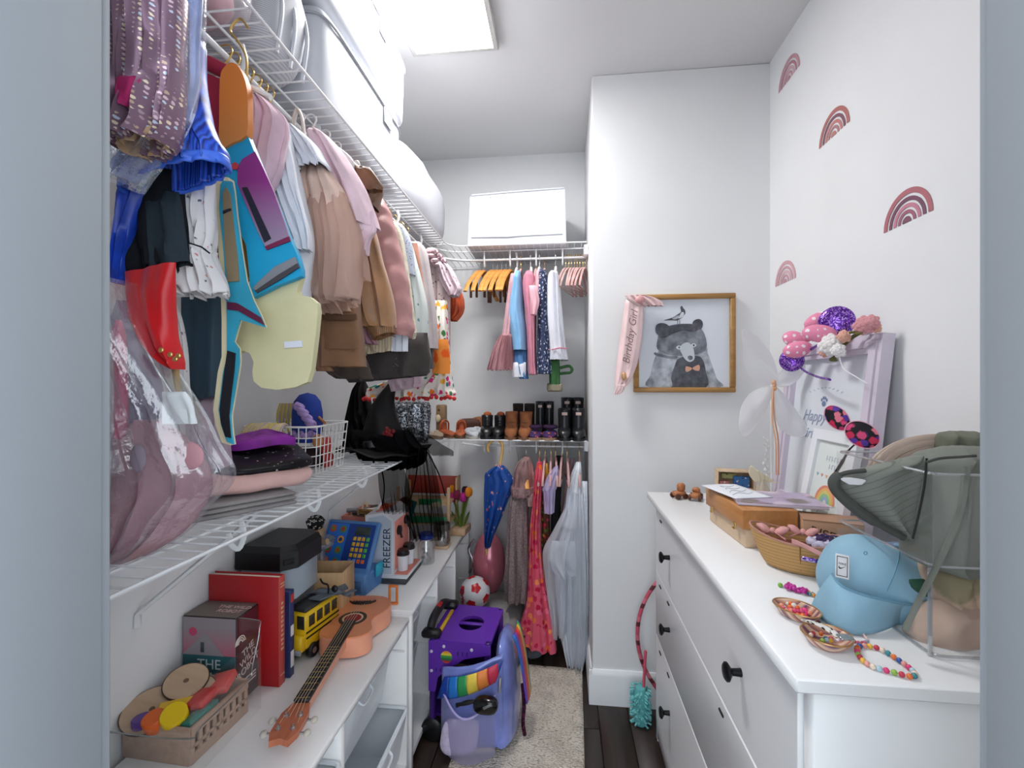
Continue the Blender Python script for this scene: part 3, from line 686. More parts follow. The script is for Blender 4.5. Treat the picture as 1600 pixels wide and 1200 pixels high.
dit = spots('ditsy_print', (206, 188, 186), [(96,84,96),(160,120,126),(120,110,96),(220,170,176)], 75, .30, .9)
drape([(388,668,680),(404,664,692),(425,662,706),(440,664,706),(470,668,703),(520,672,703),(560,674,703)], 1.92, .045, dit, t, 'body', 3, .008, 48, 30)
for i in range(3):
    q = at(674+i*6, 396+i*7, y=1.86)-t.location
    MB().tube([(q.x+.022*math.cos(a)*1.2, q.y-.01*math.sin(3*a), q.z+.012*math.sin(a)) for a in [k*2*PI/20 for k in range(20)]], .009, 6, True).build('collar_ruffle', fabric('pink_ruffle', (206,176,182)), t)
drape([(406,682,694),(422,684,708),(438,688,716),(453,696,722),(463,702,716)], 1.88, .034, spots('sleeve_print', (216,196,204), [(150,120,130),(190,150,160)], 55, .26, .9), t, 'sleeve', 2, .008, 40, 18, rag=.003)
t = gthing('orange_blouse', 'rust orange ruffled sleeve sticking out by the corner', 712, 478, 1.98)
drape([(448,696,716),(462,698,723),(478,698,725),(490,700,722),(501,702,713)], 1.98, .035, M('rust_cotton', (190, 84, 46), .85, 0, .2, 30, 120, .4), t, 'sleeve', 5, .010, 50, 16)
t = gthing('festival_dress', 'white dress with bright flowers and a red pompom hem', 670, 590, 1.80)
fes = spots('bright_flowers', (230, 222, 214), [(236,120,36),(204,44,120),(38,128,122),(206,40,50),(240,176,60),(70,120,60)], 36, .40, .85)
drape([(470,672,698),(535,672,701),(565,668,703),(590,620,706),(608,572,709),(621,563,618,711)], 1.80, .06, fes, t, 'skirt', 5, .014, 70, 34)
drape([(530,676,700),(556,675,703),(584,676,703)], 1.735, .004, spots('orange_flowers', (232,140,60), [(236,96,30),(214,50,150),(244,130,40)], 22, .42, .85), t, 'flower_panel', 1, .003, 24, 10)
a, b = at(568, 624, y=1.75), at(711, 621, y=1.75)
for i in range(26):
    q = a.lerp(b, i/25)+Vector((0, -.02*math.sin(i*1.1), .004*math.sin(i*1.7)))-t.location
    MB().ball((q.x, q.y, q.z), .0085, 8).build('pompom', M('pompom_red', (206, 46, 44), .9, 0, .2, 60), t)
t = gthing('blush_slip', 'blush lilac slip hem above the witch hat', 625, 600, 1.60)
drape([(580,606,660),(598,608,660),(612,612,604,658)], 1.60, .02, fabric('blush', (196,170,180)), t, 'body', 4, .008, 40, 10)
# hangers along the left rod
RX, RZ = -.668, ZU-.050
def hook_pts(s=1): return catmull([(0,0,-.055*s),(0,0,-.025*s),(.012*s,0,-.012*s),(.019*s,0,.004),(.010*s,0,.017),(-.006*s,0,.0145),(-.013*s,0,.002)], 4)
hangproto = {}
velvet = fabric('velvet_pink', (206, 164, 160)); whp = M('hanger_plastic', (228, 222, 220), .3); wdh = wood('hanger_wood', (196, 128, 58), (222, 160, 84), 3, 0, .4)
def hanger(kind, loc, rz, label, group, w=.15):
    if kind not in hangproto:
        t = thing('clothes_hanger', label, 'hanger', loc, rz, group)
        if kind == 'small':
            MB().tube(hook_pts(), .0017, 6).build('hook', gold, t)
            MB().tube(catmull([(-w,0,-.115),(-w*.4,0,-.078),(0,0,-.055),(w*.4,0,-.078),(w,0,-.115)], 4), .005, 8, flat=.6).build('arms', velvet, t)
        elif kind == 'velvet':
            MB().tube(hook_pts(), .0017, 6).build('hook', gold, t)
            MB().tube(catmull([(-w,0,-.175),(-w*.9,0,-.150),(-w*.45,0,-.085),(0,0,-.055),(w*.45,0,-.085),(w*.9,0,-.150),(w,0,-.175)], 4), .0055, 8, flat=.6).build('arms', velvet, t)
            MB().tube([(-w*.95,0,-.172),(w*.95,0,-.172)], .004, 6, flat=.6).build('bar', velvet, t)
        elif kind == 'wood':
            MB().tube(hook_pts(), .0016, 6).build('hook', chrome, t)
            pts = catmull([(-w,-.012,-.190),(-w*.75,-.004,-.145),(-w*.35,0,-.088),(0,0,-.058),(w*.35,0,-.088),(w*.75,-.004,-.145),(w,-.012,-.190)], 4)
            MB().tube(pts, [.011+.003*math.sin(PI*i/(len(pts)-1)) for i in range(len(pts))], 8, flat=.5).build('arms', wdh, t)
            for sg in (-1, 1): MB().box((sg*w*.55, 0, -.165), (.012, .010, .09), .002).build('clip', M('clip_brown', (88, 56, 34), .6), t)
        else:
            MB().tube(hook_pts(), .0022, 6).build('hook', whp, t)
            for sg in (-1, 1):
                MB().tube(catmull([(sg*.004,0,-.055),(sg*w*.5,-.004,-.062),(sg*w*.95,-.004,-.098),(sg*w,-.004,-.122),(sg*w*.8,0,-.128),(sg*w*.35,0,-.098),(sg*.01,0,-.082)], 5, True), .0066, 8, True).build('loop', whp, t)
        hangproto[kind] = t; return t
    c = copy_tree(hangproto[kind]); c.location = loc; c.rotation_euler = (0, 0, R(rz)); c['label'] = label; c['group'] = group
    return c
ORD = ['first','second','third','fourth','fifth','sixth','seventh','eighth','ninth','tenth','eleventh']
for i in range(7):
    hanger('small', (RX, .845+.022*i, RZ), random.uniform(-6, 6), '%s from the doorway of the gold-hooked hangers bunched above the white shirt' % ORD[i], 'gold-hooked hangers on the left rod', .075)
for i, y in enumerate((1.085, 1.155, 1.215)):
    hanger('plastic', (RX+.04, y, RZ), random.uniform(-5, 5), ['white plastic loop hanger above the pale pink blouse, nearest of three', 'white plastic loop hanger on the left rod, middle of three', 'white plastic loop hanger just above the leather jacket, farthest of three'][i], 'white loop hangers', .11)
for i, y in enumerate((1.30, 1.35, 1.41, 1.46, 1.53, 1.58, 1.65, 1.70, 1.76, 1.84, 1.90)):
    hanger('small', (RX, y, RZ), random.uniform(-6, 6), '%s gold-hooked hanger counted from the puffer jacket towards the corner' % ORD[i], 'gold-hooked hangers farther along the left rod', .12)
t = gthing('hanger_clip', 'white panda-faced plastic clip beside the leather collar', 557, 263, 1.16, 'clip')
MB().ball((0,0,0), (.012,.007,.022), 14).build('clip_body', whp, t)
for dx in (-.004, .004): MB().ball((dx,-.0065,.004), (.002,.001,.003), 8).build('eye', M('black_plastic', (18,18,20), .4), t)
t = gthing('plastic_neck', 'beige plastic hanger neck between the gold hooks and the loop hangers', 464, 190, 1.02, 'hanger')
MB().tube(catmull([(-.012,0,-.045),(-.010,0,-.01),(0,0,.028),(.012,0,.01),(.018,0,-.03),(.026,0,-.05)], 5), .007, 8, flat=.5).build('neck', M('hanger_beige', (214,202,194), .45), t)
# ---------------------------------------------------------------- on the upper shelf
def soft_box(c, d, px=7, pz=6, sag=.004, seed=0, nu=48, nv=24, top_in=0):
    """bulging fabric box: superellipse plan, rounded top and bottom; base at c.z"""
    def se(v, p): return math.copysign(abs(v)**(2/p), v)
    def f(u, v):
        a = 2*PI*u; b = PI*(v-.5)
        cb = abs(math.cos(b))**(2/pz); sb = se(math.sin(b), pz)
        k = 1-top_in*(sb+1)/2
        x = d[0]/2*cb*se(math.cos(a), px)*k; y = d[1]/2*cb*se(math.sin(a), px); z = d[2]/2*(1+sb)
        n = sag*nz(x*9+seed, y*9, z*9)
        return (c[0]+x+n, c[1]+y+n, c[2]+z+n*.7)
    return MB().grid(f, nu, nv, wu=True)
whb = M('white_canvas', (212, 215, 222), .6, 0, .02, 6, 40, .15); zipm = M('zip_grey', (168, 172, 180), .5)
ZS = ZU+.004
def storage_bag(y0, y1, z0, h, label, px=8, pz=8, seed=1, x0=-.968, x1=-.600, top_in=0, flap=True):
    t = thing('storage_bag', label, 'storage bag', ((x0+x1)/2, (y0+y1)/2, z0))
    d = (x1-x0, y1-y0, h)
    soft_box((0, 0, 0), d, px, pz, .006, seed, top_in=top_in).build('body', whb, t)
    if flap:
        m = MB(); zz = h*.86
        pts = [((d[0]/2+.002)*math.copysign(abs(math.cos(a))**(2/px), math.cos(a)), (d[1]/2+.002)*math.copysign(abs(math.sin(a))**(2/px), math.sin(a)), zz) for a in [2*PI*i/64 for i in range(64)]]
        m.tube(pts, .0035, 6, True).build('zip', zipm, t)
        MB().box((d[0]/2+.004, d[1]*.22, zz-.03), (.003, .07, .05), .001).build('zip_tab', whb, t)
    return t
storage_bag(1.10, 1.695, ZS, .272, 'white fabric storage box on the upper left shelf, carrying another box', 10, 12, 3)
storage_bag(.80, 1.765, ZS+.279, .268, 'white fabric storage box stacked on top, close to the ceiling', 10, 9, 8)
storage_bag(1.712, 2.50, ZS, .325, 'bulging white storage bag with a rounded end near the corner', 3.4, 3.4, 5, flap=False)
t = thing('mesh_bag', 'white netting laundry bag before the white fabric boxes', 'bag', (-.80, 1.0, ZS))
mesh = stripes('white_mesh', [(0, (206,208,214)), (.55, (180,182,190))], 'Z', 220, .7)
soft_box((0, 0, 0), (.36, .17, .25), 4, 4, .014, 2).build('body', mesh, t)
for i in range(3): MB().tube(catmull([(.175, -.05+.05*i, .02), (.185, -.045+.05*i, .13), (.16, -.04+.05*i, .235)], 5), .005, 6).build('seam', whb, t)
t = thing('clear_zip_bag', 'clear zip bag of pink baby blankets at the near end of the upper shelf', 'bag', (-.80, .78, ZS))
soft_box((0, 0, .004), (.33, .21, .12), 4, 4, .01, 6).build('blanket', M('blanket_pink', (222, 168, 180), .9, 0, .15, 20), t)
soft_box((0, 0, .0), (.36, .25, .15), 5, 4, .012, 9).build('film', sheer('film2', (225, 222, 230), .22, .16, .2, 30), t)
# box on the back shelf
a, b = at(729, 381, y=2.315), at(884, 376, y=2.315)
t = thing('storage_bag', 'creased white storage box alone on the back wall shelf', 'storage bag', ((a.x+b.x)/2, 2.475, ZS), 1.5)
W = b.x-a.x
m = MB()
hb, ht, dd, hh = W/2, W/2-.012, .155, .272
vs = [(-hb,-dd,0),(hb,-dd,0),(hb,dd,0),(-hb,dd,0),(-ht,-dd+.006,hh-.012),(ht+.006,-dd+.006,hh+.012),(ht,dd,hh+.004),(-ht,dd,hh-.008)]
m._add(vs, [(3,2,1,0),(4,5,6,7),(0,1,5,4),(1,2,6,5),(2,3,7,6),(3,0,4,7)])
bo = m.build('body', whb, t, smooth=0); md = bo.modifiers.new('b', 'BEVEL'); md.width = .006; md.segments = 3
MB().tube([(-hb+.02,-dd-.001,.045),(-.04,-dd-.004,.042),(.03,-dd-.001,.046),(hb-.02,-dd-.001,.05)], .0025, 6).build('fold_seam', zipm, t)
MB().tube([(-ht+.01,-dd+.004,hh-.010),(0,-dd+.003,hh+.002),(ht,-dd+.004,hh+.011)], .004, 6).build('lid_edge', whb, t)
MB().tube([(-ht*.55,-dd+.004,hh-.018),(-ht*.56,-dd+.002,hh-.03)], .002, 6).build('zip_pull', zipm, t)
MB().box((hb*.55,-dd-.001,.022), (.04,.002,.03)).build('pink_tag', M('tag_pink', (238,206,212), .6), t)

# ---------------------------------------------------------------- on the lower left shelf
ZT = ZL+.0045
t = thing('folded_towel', 'flat grey folded cloth under the pink blanket', 'cloth', (-.775, .965, ZT), 0)
m = MB()
for i in range(3): m.box((.0-.004*i, .0+.003*i, .005+.0085*i), (.26-.008*i, .24, .0075), .0035, rot(0,0,-34))
m.build('folds', fabric('grey_jersey', (150, 146, 146)), t)
t = thing('folded_blanket', 'soft pink blanket folded into a roll at the shelf edge', 'blanket', (-.750, 1.02, ZT+.034), -40, None, 0, 5)
pb = fabric('blanket_peach_pink', (222, 180, 174), .06)
def roll(u, v):
    a = 2*PI*u; y = -.125+.25*v
    e = min(1, .75+v*3)*min(1, .8+(1-v)*2)
    wx = .098*e*(1+.03*nz(v*4, 2)); hz_ = .028*e
    cx, cz = math.cos(a), math.sin(a)
    return (wx*math.copysign(abs(cx)**.8, cx)+.01*math.sin(v*3), y+.01*nz(cx*2, cz*2), -.002+.030+hz_*math.copysign(abs(cz)**.75, cz)+.004*nz(cx*3, v*4))
MB().grid(roll, 40, 26, wu=True, cap=True).build('blanket_body', pb, t)
def spiral(k, sc, y): return [(sc*(.088-.012*k)*math.cos(a), y-.004*k, .034+sc*(.028-.006*k)*math.sin(a)) for a in [R(-40+i*250/14) for i in range(15)]]
for k in range(3): MB().tube(spiral(k, 1, -.127), .0045, 6).build('fold_edge', M('blanket_fold_%d' % (k % 2), (222,176,170) if k % 2 else (176,124,124), .9), t)
t = thing('sequin_garment', 'folded black garment with silver specks on the pink blanket', 'clothes', (-.745, 1.050, ZT+.088), -38, None, 0, 13)
bsq = spots('black_sequins', (18, 17, 22), [(200,190,186),(120,116,122),(226,200,180),(40,38,44)], 70, .17, .35, .2)
soft_box((0, 0, 0), (.22, .225, .028), 4, 3, .014, 4).build('folded_body', bsq, t)
t = thing('purple_cloth', 'crumpled bright purple cloth on the black specked garment', 'cloth', (-.750, 1.070, ZT+.116), -45, None, 0, 13)
def pc(u, v):
    a = 2*PI*u; y = (v-.5)*.16; r = .030*math.sin(PI*min(.98, max(.05, v)))**.5
    return (r*1.5*math.cos(a)+.02*nz(v*3, 7)+.012*math.sin(v*7), y, .012+r*.42*(1+math.sin(a))*(.6+.4*nz(v*4, math.cos(a)*1.5, 1)+.15)-.008*math.cos(3*a))
MB().grid(pc, 32, 24, wu=True, cap=True).build('folds', M('purple_jersey', (122, 26, 138), .75, 0, .2, 20), t)
# wire basket with dolls
BX0, BX1, BY0, BY1, BZ = -.965, -.73, 1.285, 1.525, .147
t = thing('wire_basket', 'white wire basket holding dolls on the lower left shelf', 'basket', ((BX0+BX1)/2, (BY0+BY1)/2, ZT))
bx, by = (BX1-BX0)/2, (BY1-BY0)/2
def rect(k, z): 
    r = .03
    p = []
    for cx, cy, a0 in ((bx*k-r, by*k-r, 0), (-bx*k+r, by*k-r, 90), (-bx*k+r, -by*k+r, 180), (bx*k-r, -by*k+r, 270)):
        for i in range(5): a = R(a0+90*i/4); p.append((cx+r*math.cos(a), cy+r*math.sin(a), z))
    return p
bwm = M('basket_wire', (232,230,228), .4)
MB().tube(rect(1, BZ), .0032, 6, True).build('rim', bwm, t)
for i in range(5): MB().tube(rect(.9+.02*i, .002+BZ*.19*i), .0017, 5, True).build('hoop_wire', bwm, t)
for i in range(9):
    f = -1+2*(i+.5)/9
    for sg in (-1, 1):
        MB().tube([(f*bx*.8, sg*by*.9, .002), (f*bx*.92, sg*by, BZ)], .0016, 5).build('upright_wire', bwm, t)
        MB().tube([(sg*bx*.9, f*by*.8, .002), (sg*bx, f*by*.92, BZ)], .0016, 5).build('upright_wire', bwm, t)
    MB().tube([(f*bx*.85, -by*.9, .002), (f*bx*.85, by*.9, .002)], .0016, 5).build('floor_wire', bwm, t)
c0 = t.location
def doll(name, label, loc, rz=0): return thing(name, label, 'doll', loc, rz)
t = doll('plush_doll', 'royal blue hooded plush with a lilac braid of yarn', (-.815, 1.40, ZT+.085), 0)
MB().lathe([(0,0),(.04,.005),(.047,.05),(.046,.10),(.040,.135),(.024,.156),(0,.163)], 28, sx=1.05, sy=.8).build('hood', M('blue_felt', (22, 52, 138), .85, 0, .1, 20), t)
lil = M('lilac_yarn', (166, 140, 196), .9, 0, .2, 60, 300, .6)
for k in range(2):
    MB().tube(catmull([(-.012+.010*math.sin(i*1.57+k*PI)+i*.0065, -.040-.006*math.cos(i*1.57+k*PI), .128-.0085*i) for i in range(10)], 4), .0085, 8).build('braid_strand', lil, t)
for i in range(9): MB().ball((-.035+.009*i, -.036+.001*i, .030+.005*math.sin(i*2)), (.010,.009,.011), 8).build('yarn_curl', lil, t)
MB().ball((.052,-.03,.012), (.017,.014,.022), 12).build('hand', M('skin_felt', (196,136,88), .85), t)
MB().tube([(.044,-.01,.085),(.075,-.03,.068)], .0045, 8).build('stick', wood('stick_wood', (170,110,66), (196,136,86)), t)
t = doll('yarn_doll', 'doll lying face down with yellow and lilac yarn hair over the basket rim', (-.862, 1.275, ZT+.118), 0)
MB().ball((0,0,0), (.052,.042,.030), 16).build('head', M('cream_felt', (202,180,130), .9), t)
ym = [M('yarn_yellow', (204,184,66), .9), M('yarn_lilac', (176,158,170), .9), M('yarn_cream', (206,190,150), .9)]
for i in range(44):
    a = -1+2*i/43; px_ = .060*a; rr = random.random()
    MB().tube(catmull([(px_*.7, .03, .026+.006*rr), (px_*.9, -.010, .036+.004*rr), (px_, -.043-.006*rr, .006), (px_*1.05+random.uniform(-.012,.012), -.047-.012*rr, -.026-.05*random.random())], 3), random.choice((.0022,.003,.0036)), 5).build('yarn_strand', ym[i % 3], t)
t = thing('toy_packet', 'red and black toy packet inside the wire basket', 'packet', (-.752, 1.42, ZT+.006), 90)
MB().box((0,0,.05), (.05,.012,.095), .003, rot(-8,0,0)).build('packet', M('packet_red', (176,40,32), .5), t)
MB().lathe([(.012,0),(.012,.002),(0,.002)], 18, T(0,-.0135,.055) @ rot(82,0,0)).build('round_print', M('packet_white', (206,200,190), .5), t)
t = thing('grey_shoe', 'small dark grey shoe lying in the wire basket', 'shoe', (-.85, 1.345, ZT+.005), 20)
soft_box((0,0,0), (.13,.06,.06), 3, 3, .006, 3).build('upper', M('shoe_grey', (70,70,76), .7), t)
t = thing('dark_bundle', 'dark maroon cloth filling the bottom of the wire basket', 'cloth', (-.84, 1.44, ZT+.005), 0)
soft_box((0,0,0), (.17,.14,.065), 3, 3, .014, 7).build('bundle', M('maroon_cloth', (48,22,28), .9), t)
t = thing('yarn_mop', 'pale yellow yarn hair hanging behind the blue plush', 'doll', (-.93, 1.50, ZT+.11), 0)
for i in range(16):
    MB().tube(catmull([(-.03+.004*i,-.02,.10), (-.034+.005*i,-.03,.06), (-.04+.006*i+random.uniform(-.014,.014),-.03,.04-.06*random.random())], 3), .003, 5).build('yarn_strand', ym[(i*2) % 3], t)
# witch hat with veil
t = thing('witch_hat', 'black pointed witch hat with a red rose and a sheer veil', 'hat', (-.690, 1.70, ZT+.012), 0)
bl = M('witch_satin', (7, 7, 9), .6, 0, .2, 12, 20, .5, .25)
def brim(u, v):
    a = 2*PI*u; r = .065+.125*v
    return (r*math.cos(a)*1.0, r*math.sin(a)*.95, .022+.010*math.sin(3*a+1)*v-.004*v+.014*nz(math.cos(a)*2, math.sin(a)*2)*v)
MB().grid(brim, 48, 6, wu=True).build('brim', bl, t, solid=.004)
def cone(u, v):
    a = 2*PI*u; r = .088*(1-v)**.9*(1+.10*math.sin(5*a+v*9)*(1-v))+.002
    return (r*math.cos(a)-.006+.055*v**1.6+.010*math.sin(v*8), r*math.sin(a), .02+.285*v+.012*math.sin(a*2+v*4)*(1-v)*v)
MB().grid(cone, 40, 30, wu=True, cap=True).build('cone', bl, t)
MB().grid(lambda u, v: (( .09+.006*math.sin(12*PI*u))*math.cos(2*PI*u), (.09+.006*math.sin(12*PI*u))*math.sin(2*PI*u), .022+.03*v+.006*math.sin(6*PI*u)), 60, 4, wu=True).build('band', M('witch_band', (20,20,24), .35, 0, 0, 8, 30, .6), t, solid=.003)
m = MB()
for k in range(9):
    a0 = k*2.4; rr = .004+.0021*k
    m.ball((.055+rr*math.cos(a0), -.080+.3*rr, .085+rr*math.sin(a0)), (.008,.006,.008), 8)
m.build('rose', M('rose_red', (120, 14, 20), .7), t)
veil = sheer('black_tulle', (8, 8, 10), .48)
dk = M('black_tulle_dense', (6, 6, 8), .9, spec=.1)
drape([(672,548,640),(690,548,652),(705,556,668),(722,566,664),(730,600,652)], 1.66, .05, dk, t, 'gathered_tulle', 6, .020, 60, 16, seed=6)
drape([(700,640,668),(722,636,676),(750,634,682),(790,634,688),(820,640,692),(842,646,694)], 1.60, .022, veil, t, 'veil', 7, .016, 70, 24, rag=.003, seed=2)
drape([(724,594,626),(745,592,634),(775,594,640),(800,600,640)], 1.58, .016, veil, t, 'veil_fold', 5, .012, 50, 20, rag=.003, seed=8)
drape([(668,628,648),(682,640,672),(694,655,690),(704,668,708),(712,676,709)], 1.66, .012, veil, t, 'veil_wing', 2, .008, 40, 14, seed=4)
for px0, py0, px1, py1 in ((655,700,636,800),(664,704,674,835),(668,706,696,775),(596,730,598,790)):
    a, b = at(px0,py0,y=1.585)-t.location, at(px1,py1,y=1.57)-t.location
    MB().tube(catmull([a, a.lerp(b,.5)+Vector((.008,0,.0)), b], 6), .0045, 6, flat=.4).build('veil_pleat', dk, t)
t = gthing('black_cape', 'black satin cape bunched between basket and witch hat', 562, 650, 1.78)
drape([(596,560,570),(620,552,574),(650,545,580),(680,540,590),(705,540,600)], 1.78, .05, bl, t, 'folds', 4, .016, 50, 20)
# silver sequin bag and small things by the corner
t = gthing('sequin_bag', 'silver sequined bag standing in the shelf corner', 642, 660, 2.10, 'bag')
drape([(628,614,670),(640,610,673),(670,610,672),(692,612,669)], 2.10, .04, glitter('silver_sequins', [(150,156,164),(70,76,86),(206,210,216),(110,116,126),(40,44,52)], 190, .3, .6), t, 'body', 3, .010, 50, 18, capb=True)
MB().tube(catmull([at(620,630,y=2.08)-t.location, at(640,618,y=2.08)-t.location, at(660,630,y=2.08)-t.location], 6), .004, 6).build('handle', M('silver_strap', (150,150,156), .4, .5), t)
t = gthing('cream_candle', 'slim cream bottle beside the witch hat', 607, 660, 1.95, 'bottle')
MB().lathe([(0,-.115),(.016,-.115),(.017,.03),(.010,.05),(.008,.075),(0,.077)], 20).build('bottle', M('cream_wax', (186,176,146), .6), t)
# ---------------------------------------------------------------- on the nearer storage unit
Z1 = .5605
t = thing('boxed_book_set', 'slipcased set of books titled The Wild Robot, standing by the red book', 'books', (-.9045, 1.1375, Z1), 0)
W_, D_, H_ = .150, .085, .228
MB().box((0,0,H_/2), (W_,D_,H_), .002).build('slipcase', M('case_dark', (34, 28, 32), .45), t)
# printed front: lilac sky, triangle hill, teal lower part
fr = MB().box((0,-D_/2-.0008,H_*.78), (W_-.004,.0012,H_*.42)).build('sky_print', grad('case_sky', (186,96,120), (150,140,146), 'Z', .12, .2), t)
MB().prism([(-.072,0),(.045,0),(-.005,.055),(-.012,.055)], .0006, T(-.002,-D_/2-.0014,H_*.57) @ rot(90,0,0)).build('hill_print', M('hill_grey', (146,140,146), .5), fr)
MB().box((-.018,-D_/2-.0022,H_*.66), (.010,.001,.026), .0004).build('figure_print', M('figure_slate', (58,66,78), .5), fr)
MB().lathe([(.011,0),(.011,.0006),(0,.0006)], 20, T(-.045,-D_/2-.0012,H_*.83) @ rot(90,0,0)).build('sun_print', M('sun_pink', (196,66,106), .5), fr)
lo = MB().box((0,-D_/2-.0008,H_*.285), (W_-.004,.0012,H_*.56)).build('teal_print', grad('case_teal', (34,40,44), (44,100,108), 'Z', .02, .13), t)
tm = M('title_white', (196,206,206), .5)
for i, s_ in enumerate(('THE', 'WILD', 'ROBOT')): text('title_%s' % s_.lower(), s_, .036, tm, lo, T(0,-D_/2-.0016,.106-.034*i) @ rot(90,0,0))
sd = MB().box((W_/2+.0008,0,H_*.5), (.0012,D_-.004,H_-.006)).build('side_print', grad('case_side', (46,22,28), (92,28,40), 'Z', .05, .2), t)
tw_ = M('title_cream', (226,216,206), .5)
for i, s_ in enumerate(('THE', 'WILD', 'ROBOT')): text('side_title_%s' % s_.lower(), s_, .025, tw_, sd, T(W_/2+.0016,0,.128-.023*i) @ rot(0,0,90) @ rot(90,0,0) @ rot(0,0,14))
for r_ in (.018,.013,.008): MB().tube([(W_/2+.0018,-.030+r_*math.cos(R(a)),.158+r_*math.sin(R(a))) for a in range(0,181,15)], .0014, 5).build('arch_print', tw_, sd)
for i in range(3): MB().box((W_/2+.0018,.0,.055-.008*i), (.0008,D_*.7,.003), 0).build('line_print', tw_, sd)
tp_ = MB().box((0,0,H_+.0006), (W_-.004,D_-.004,.0012)).build('top_print', M('case_top', (112,104,98), .5), t)
for i, s_ in enumerate(('THE WILD', 'ROBOT')): text('top_title', s_, .020, M('title_pink', (206,176,176), .5), tp_, T(.03,.012-.022*i,H_+.0014))
# red hardcover
t = thing('hardcover_book', 'large plain red hardcover book standing on edge', 'book', (-.874, 1.194, Z1), 0)
redc = M('book_red', (172, 8, 20), .45, 0, .06, 6)
for sg in (-1, 1): MB().box((0,sg*.0115,.150), (.208,.003,.300), .001).build('cover', redc, t)
MB().box((-.003,0,.150), (.198,.0195,.290)).build('pages', M('paper', (222,214,198), .8), t)
sp_ = MB().box((.104,0,.150), (.004,.026,.300), .0015).build('spine', M('book_spine_red', (190,70,62), .5), t)
gl = M('gilt', (216,176,140), .4, .3)
for i in range(11): MB().box((.1063,0,.225-.0125*i), (.001,.012 if i % 3 else .009,.007), .0004).build('spine_lettering', gl, sp_)
for z_ in (.272,.280,.03): MB().box((.1063,0,z_), (.001,.018,.003)).build('spine_rule', gl, sp_)
t = thing('thin_book', 'thin dark blue book with white labels beside the red hardcover', 'book', (-.858, 1.232, Z1), 0)
MB().box((0,0,.122), (.19,.022,.244), .0015).build('cover', M('book_blue', (38,48,96), .45), t)
for z_, w_, c_ in ((.222,.022,(190,60,50)),(.13,.03,(220,216,214)),(.05,.045,(214,214,212))): MB().box((.0955,0,z_), (.001,.014,w_)).build('spine_label', M('label_%d' % int(z_*1000), c_, .5), t)
# yellow bus
t = thing('toy_bus', 'yellow toy school bus with black tyres', 'toy bus', (-.785, 1.385, Z1), 80)
yel = M('bus_yellow', (232, 186, 24), .35); bk = M('black_plastic', (18,18,20), .4); gls = M('bus_glass', (52,48,40), .15)
MB().box((0,0,.085), (.155,.072,.110), .006).build('body', yel, t)
MB().box((.0,0,.145), (.150,.066,.014), .006).build('roof', M('bus_roof', (40,38,40), .4), t)
MB().box((-.082,0,.052), (.03,.066,.05), .006).build('bonnet', yel, t)
for sg in (-1, 1):
    for i in range(4): MB().box((-.052+.035*i,sg*.0365,.112), (.026,.002,.034), .001).build('window', gls, t)
    for z_ in (.082,.066): MB().box((0,sg*.0365,z_), (.15,.002,.005)).build('stripe', bk, t)
for yy in (-.018,.018): MB().box((-.0785,yy,.112), (.002,.026,.04), .001).build('windscreen', gls, t)
for i, (xx, sg) in enumerate(((-.05,-1),(-.05,1),(.05,-1),(.05,1))):
    wl = MB().lathe([(0,-.009),(.018,-.009),(.021,-.005),(.021,.005),(.018,.009),(0,.009)], 22, T(xx,sg*.036,.021) @ rot(90,0,0)).build('wheel', bk, t)
    MB().lathe([(.009,0),(.009,.002),(0,.003)], 14, T(xx,sg*.0455,.021) @ rot(90*sg,0,0)).build('hub', chrome, wl)
MB().box((-.097,0,.032), (.008,.07,.016), .003).build('bumper', M('bumper_grey', (150,150,150), .4), t)
# hidden support, clear bin with black lid
t = thing('shoe_box', 'plain grey box under the black-lidded bin', 'box', (-.905, 1.395, Z1), 0)
MB().box((0,0,.085), (.135,.175,.168), .002).build('box_body', M('box_grey', (128,130,134), .7), t); MB().box((0,0,.16), (.139,.179,.022), .002).build('box_lid', M('box_grey_lid', (110,112,118), .7), t)
ZB = Z1+.172
t = thing('storage_bin', 'translucent storage bin with an angular black lid', 'bin', (-.890, 1.392, ZB), 0)
def octo(hx, hy, c): return [(-hx,-hy),(hx-c,-hy),(hx,-hy+c),(hx,hy-c),(hx-c,hy),(-hx,hy)]
MB().prism(octo(.078,.092,.030), .105).build('bin_body', M('bin_frost', (168,180,190), .3), t)
ld = MB(); lo_, hi_ = octo(.090,.104,.036), octo(.076,.09,.03)
ld.prism(lo_, .052, z0=.098)
n = 6; ld._add([(p[0],p[1],.150) for p in lo_]+[(p[0],p[1],.166) for p in hi_], [(i,(i+1)%n,n+(i+1)%n,n+i) for i in range(n)]+[tuple(range(n,2*n))])
lo2 = ld.build('lid', M('lid_black', (22,22,25), .45), t, smooth=20)
MB().box((.072,-.0875,.122), (.03,.003,.016), .001, T(.0,-.0,0) @ T(.072,-.0875,0) @ rot(0,0,45) @ T(-.072,.0875,0)).build('latch', M('latch_black', (6,6,8), .6), lo2)
# grey toy plane
t = thing('toy_aircraft', 'grey toy aircraft lying against the guitar', 'toy', (-.762, 1.405, Z1+.152), -20)
gm = M('toy_grey', (92,98,108), .5)
MB().tube(catmull([(-.06,-.02,.0),(-.02,-.005,.008),(.04,.02,.01),(.085,.03,.004)], 5), [.004]*5+[.011]*6+[.006]*5, 8).build('fuselage', gm, t)
MB().prism([(-.02,-.06),(.02,-.05),(.035,.05),(.0,.07)], .005, T(.01,.01,.004)).build('wing', gm, t)
MB().tube(catmull([(.02,0,.01),(.018,0,.035),(.0,-.004,.04),(-.012,-.004,.052)], 4), .003, 6).build('mast', bk, t)
MB().ball((.035,.012,.022), (.012,.008,.012), 10).build('cockpit', bk, t)
MB().box((.08,.03,.012), (.02,.045,.004), .001).build('tail', gm, t)
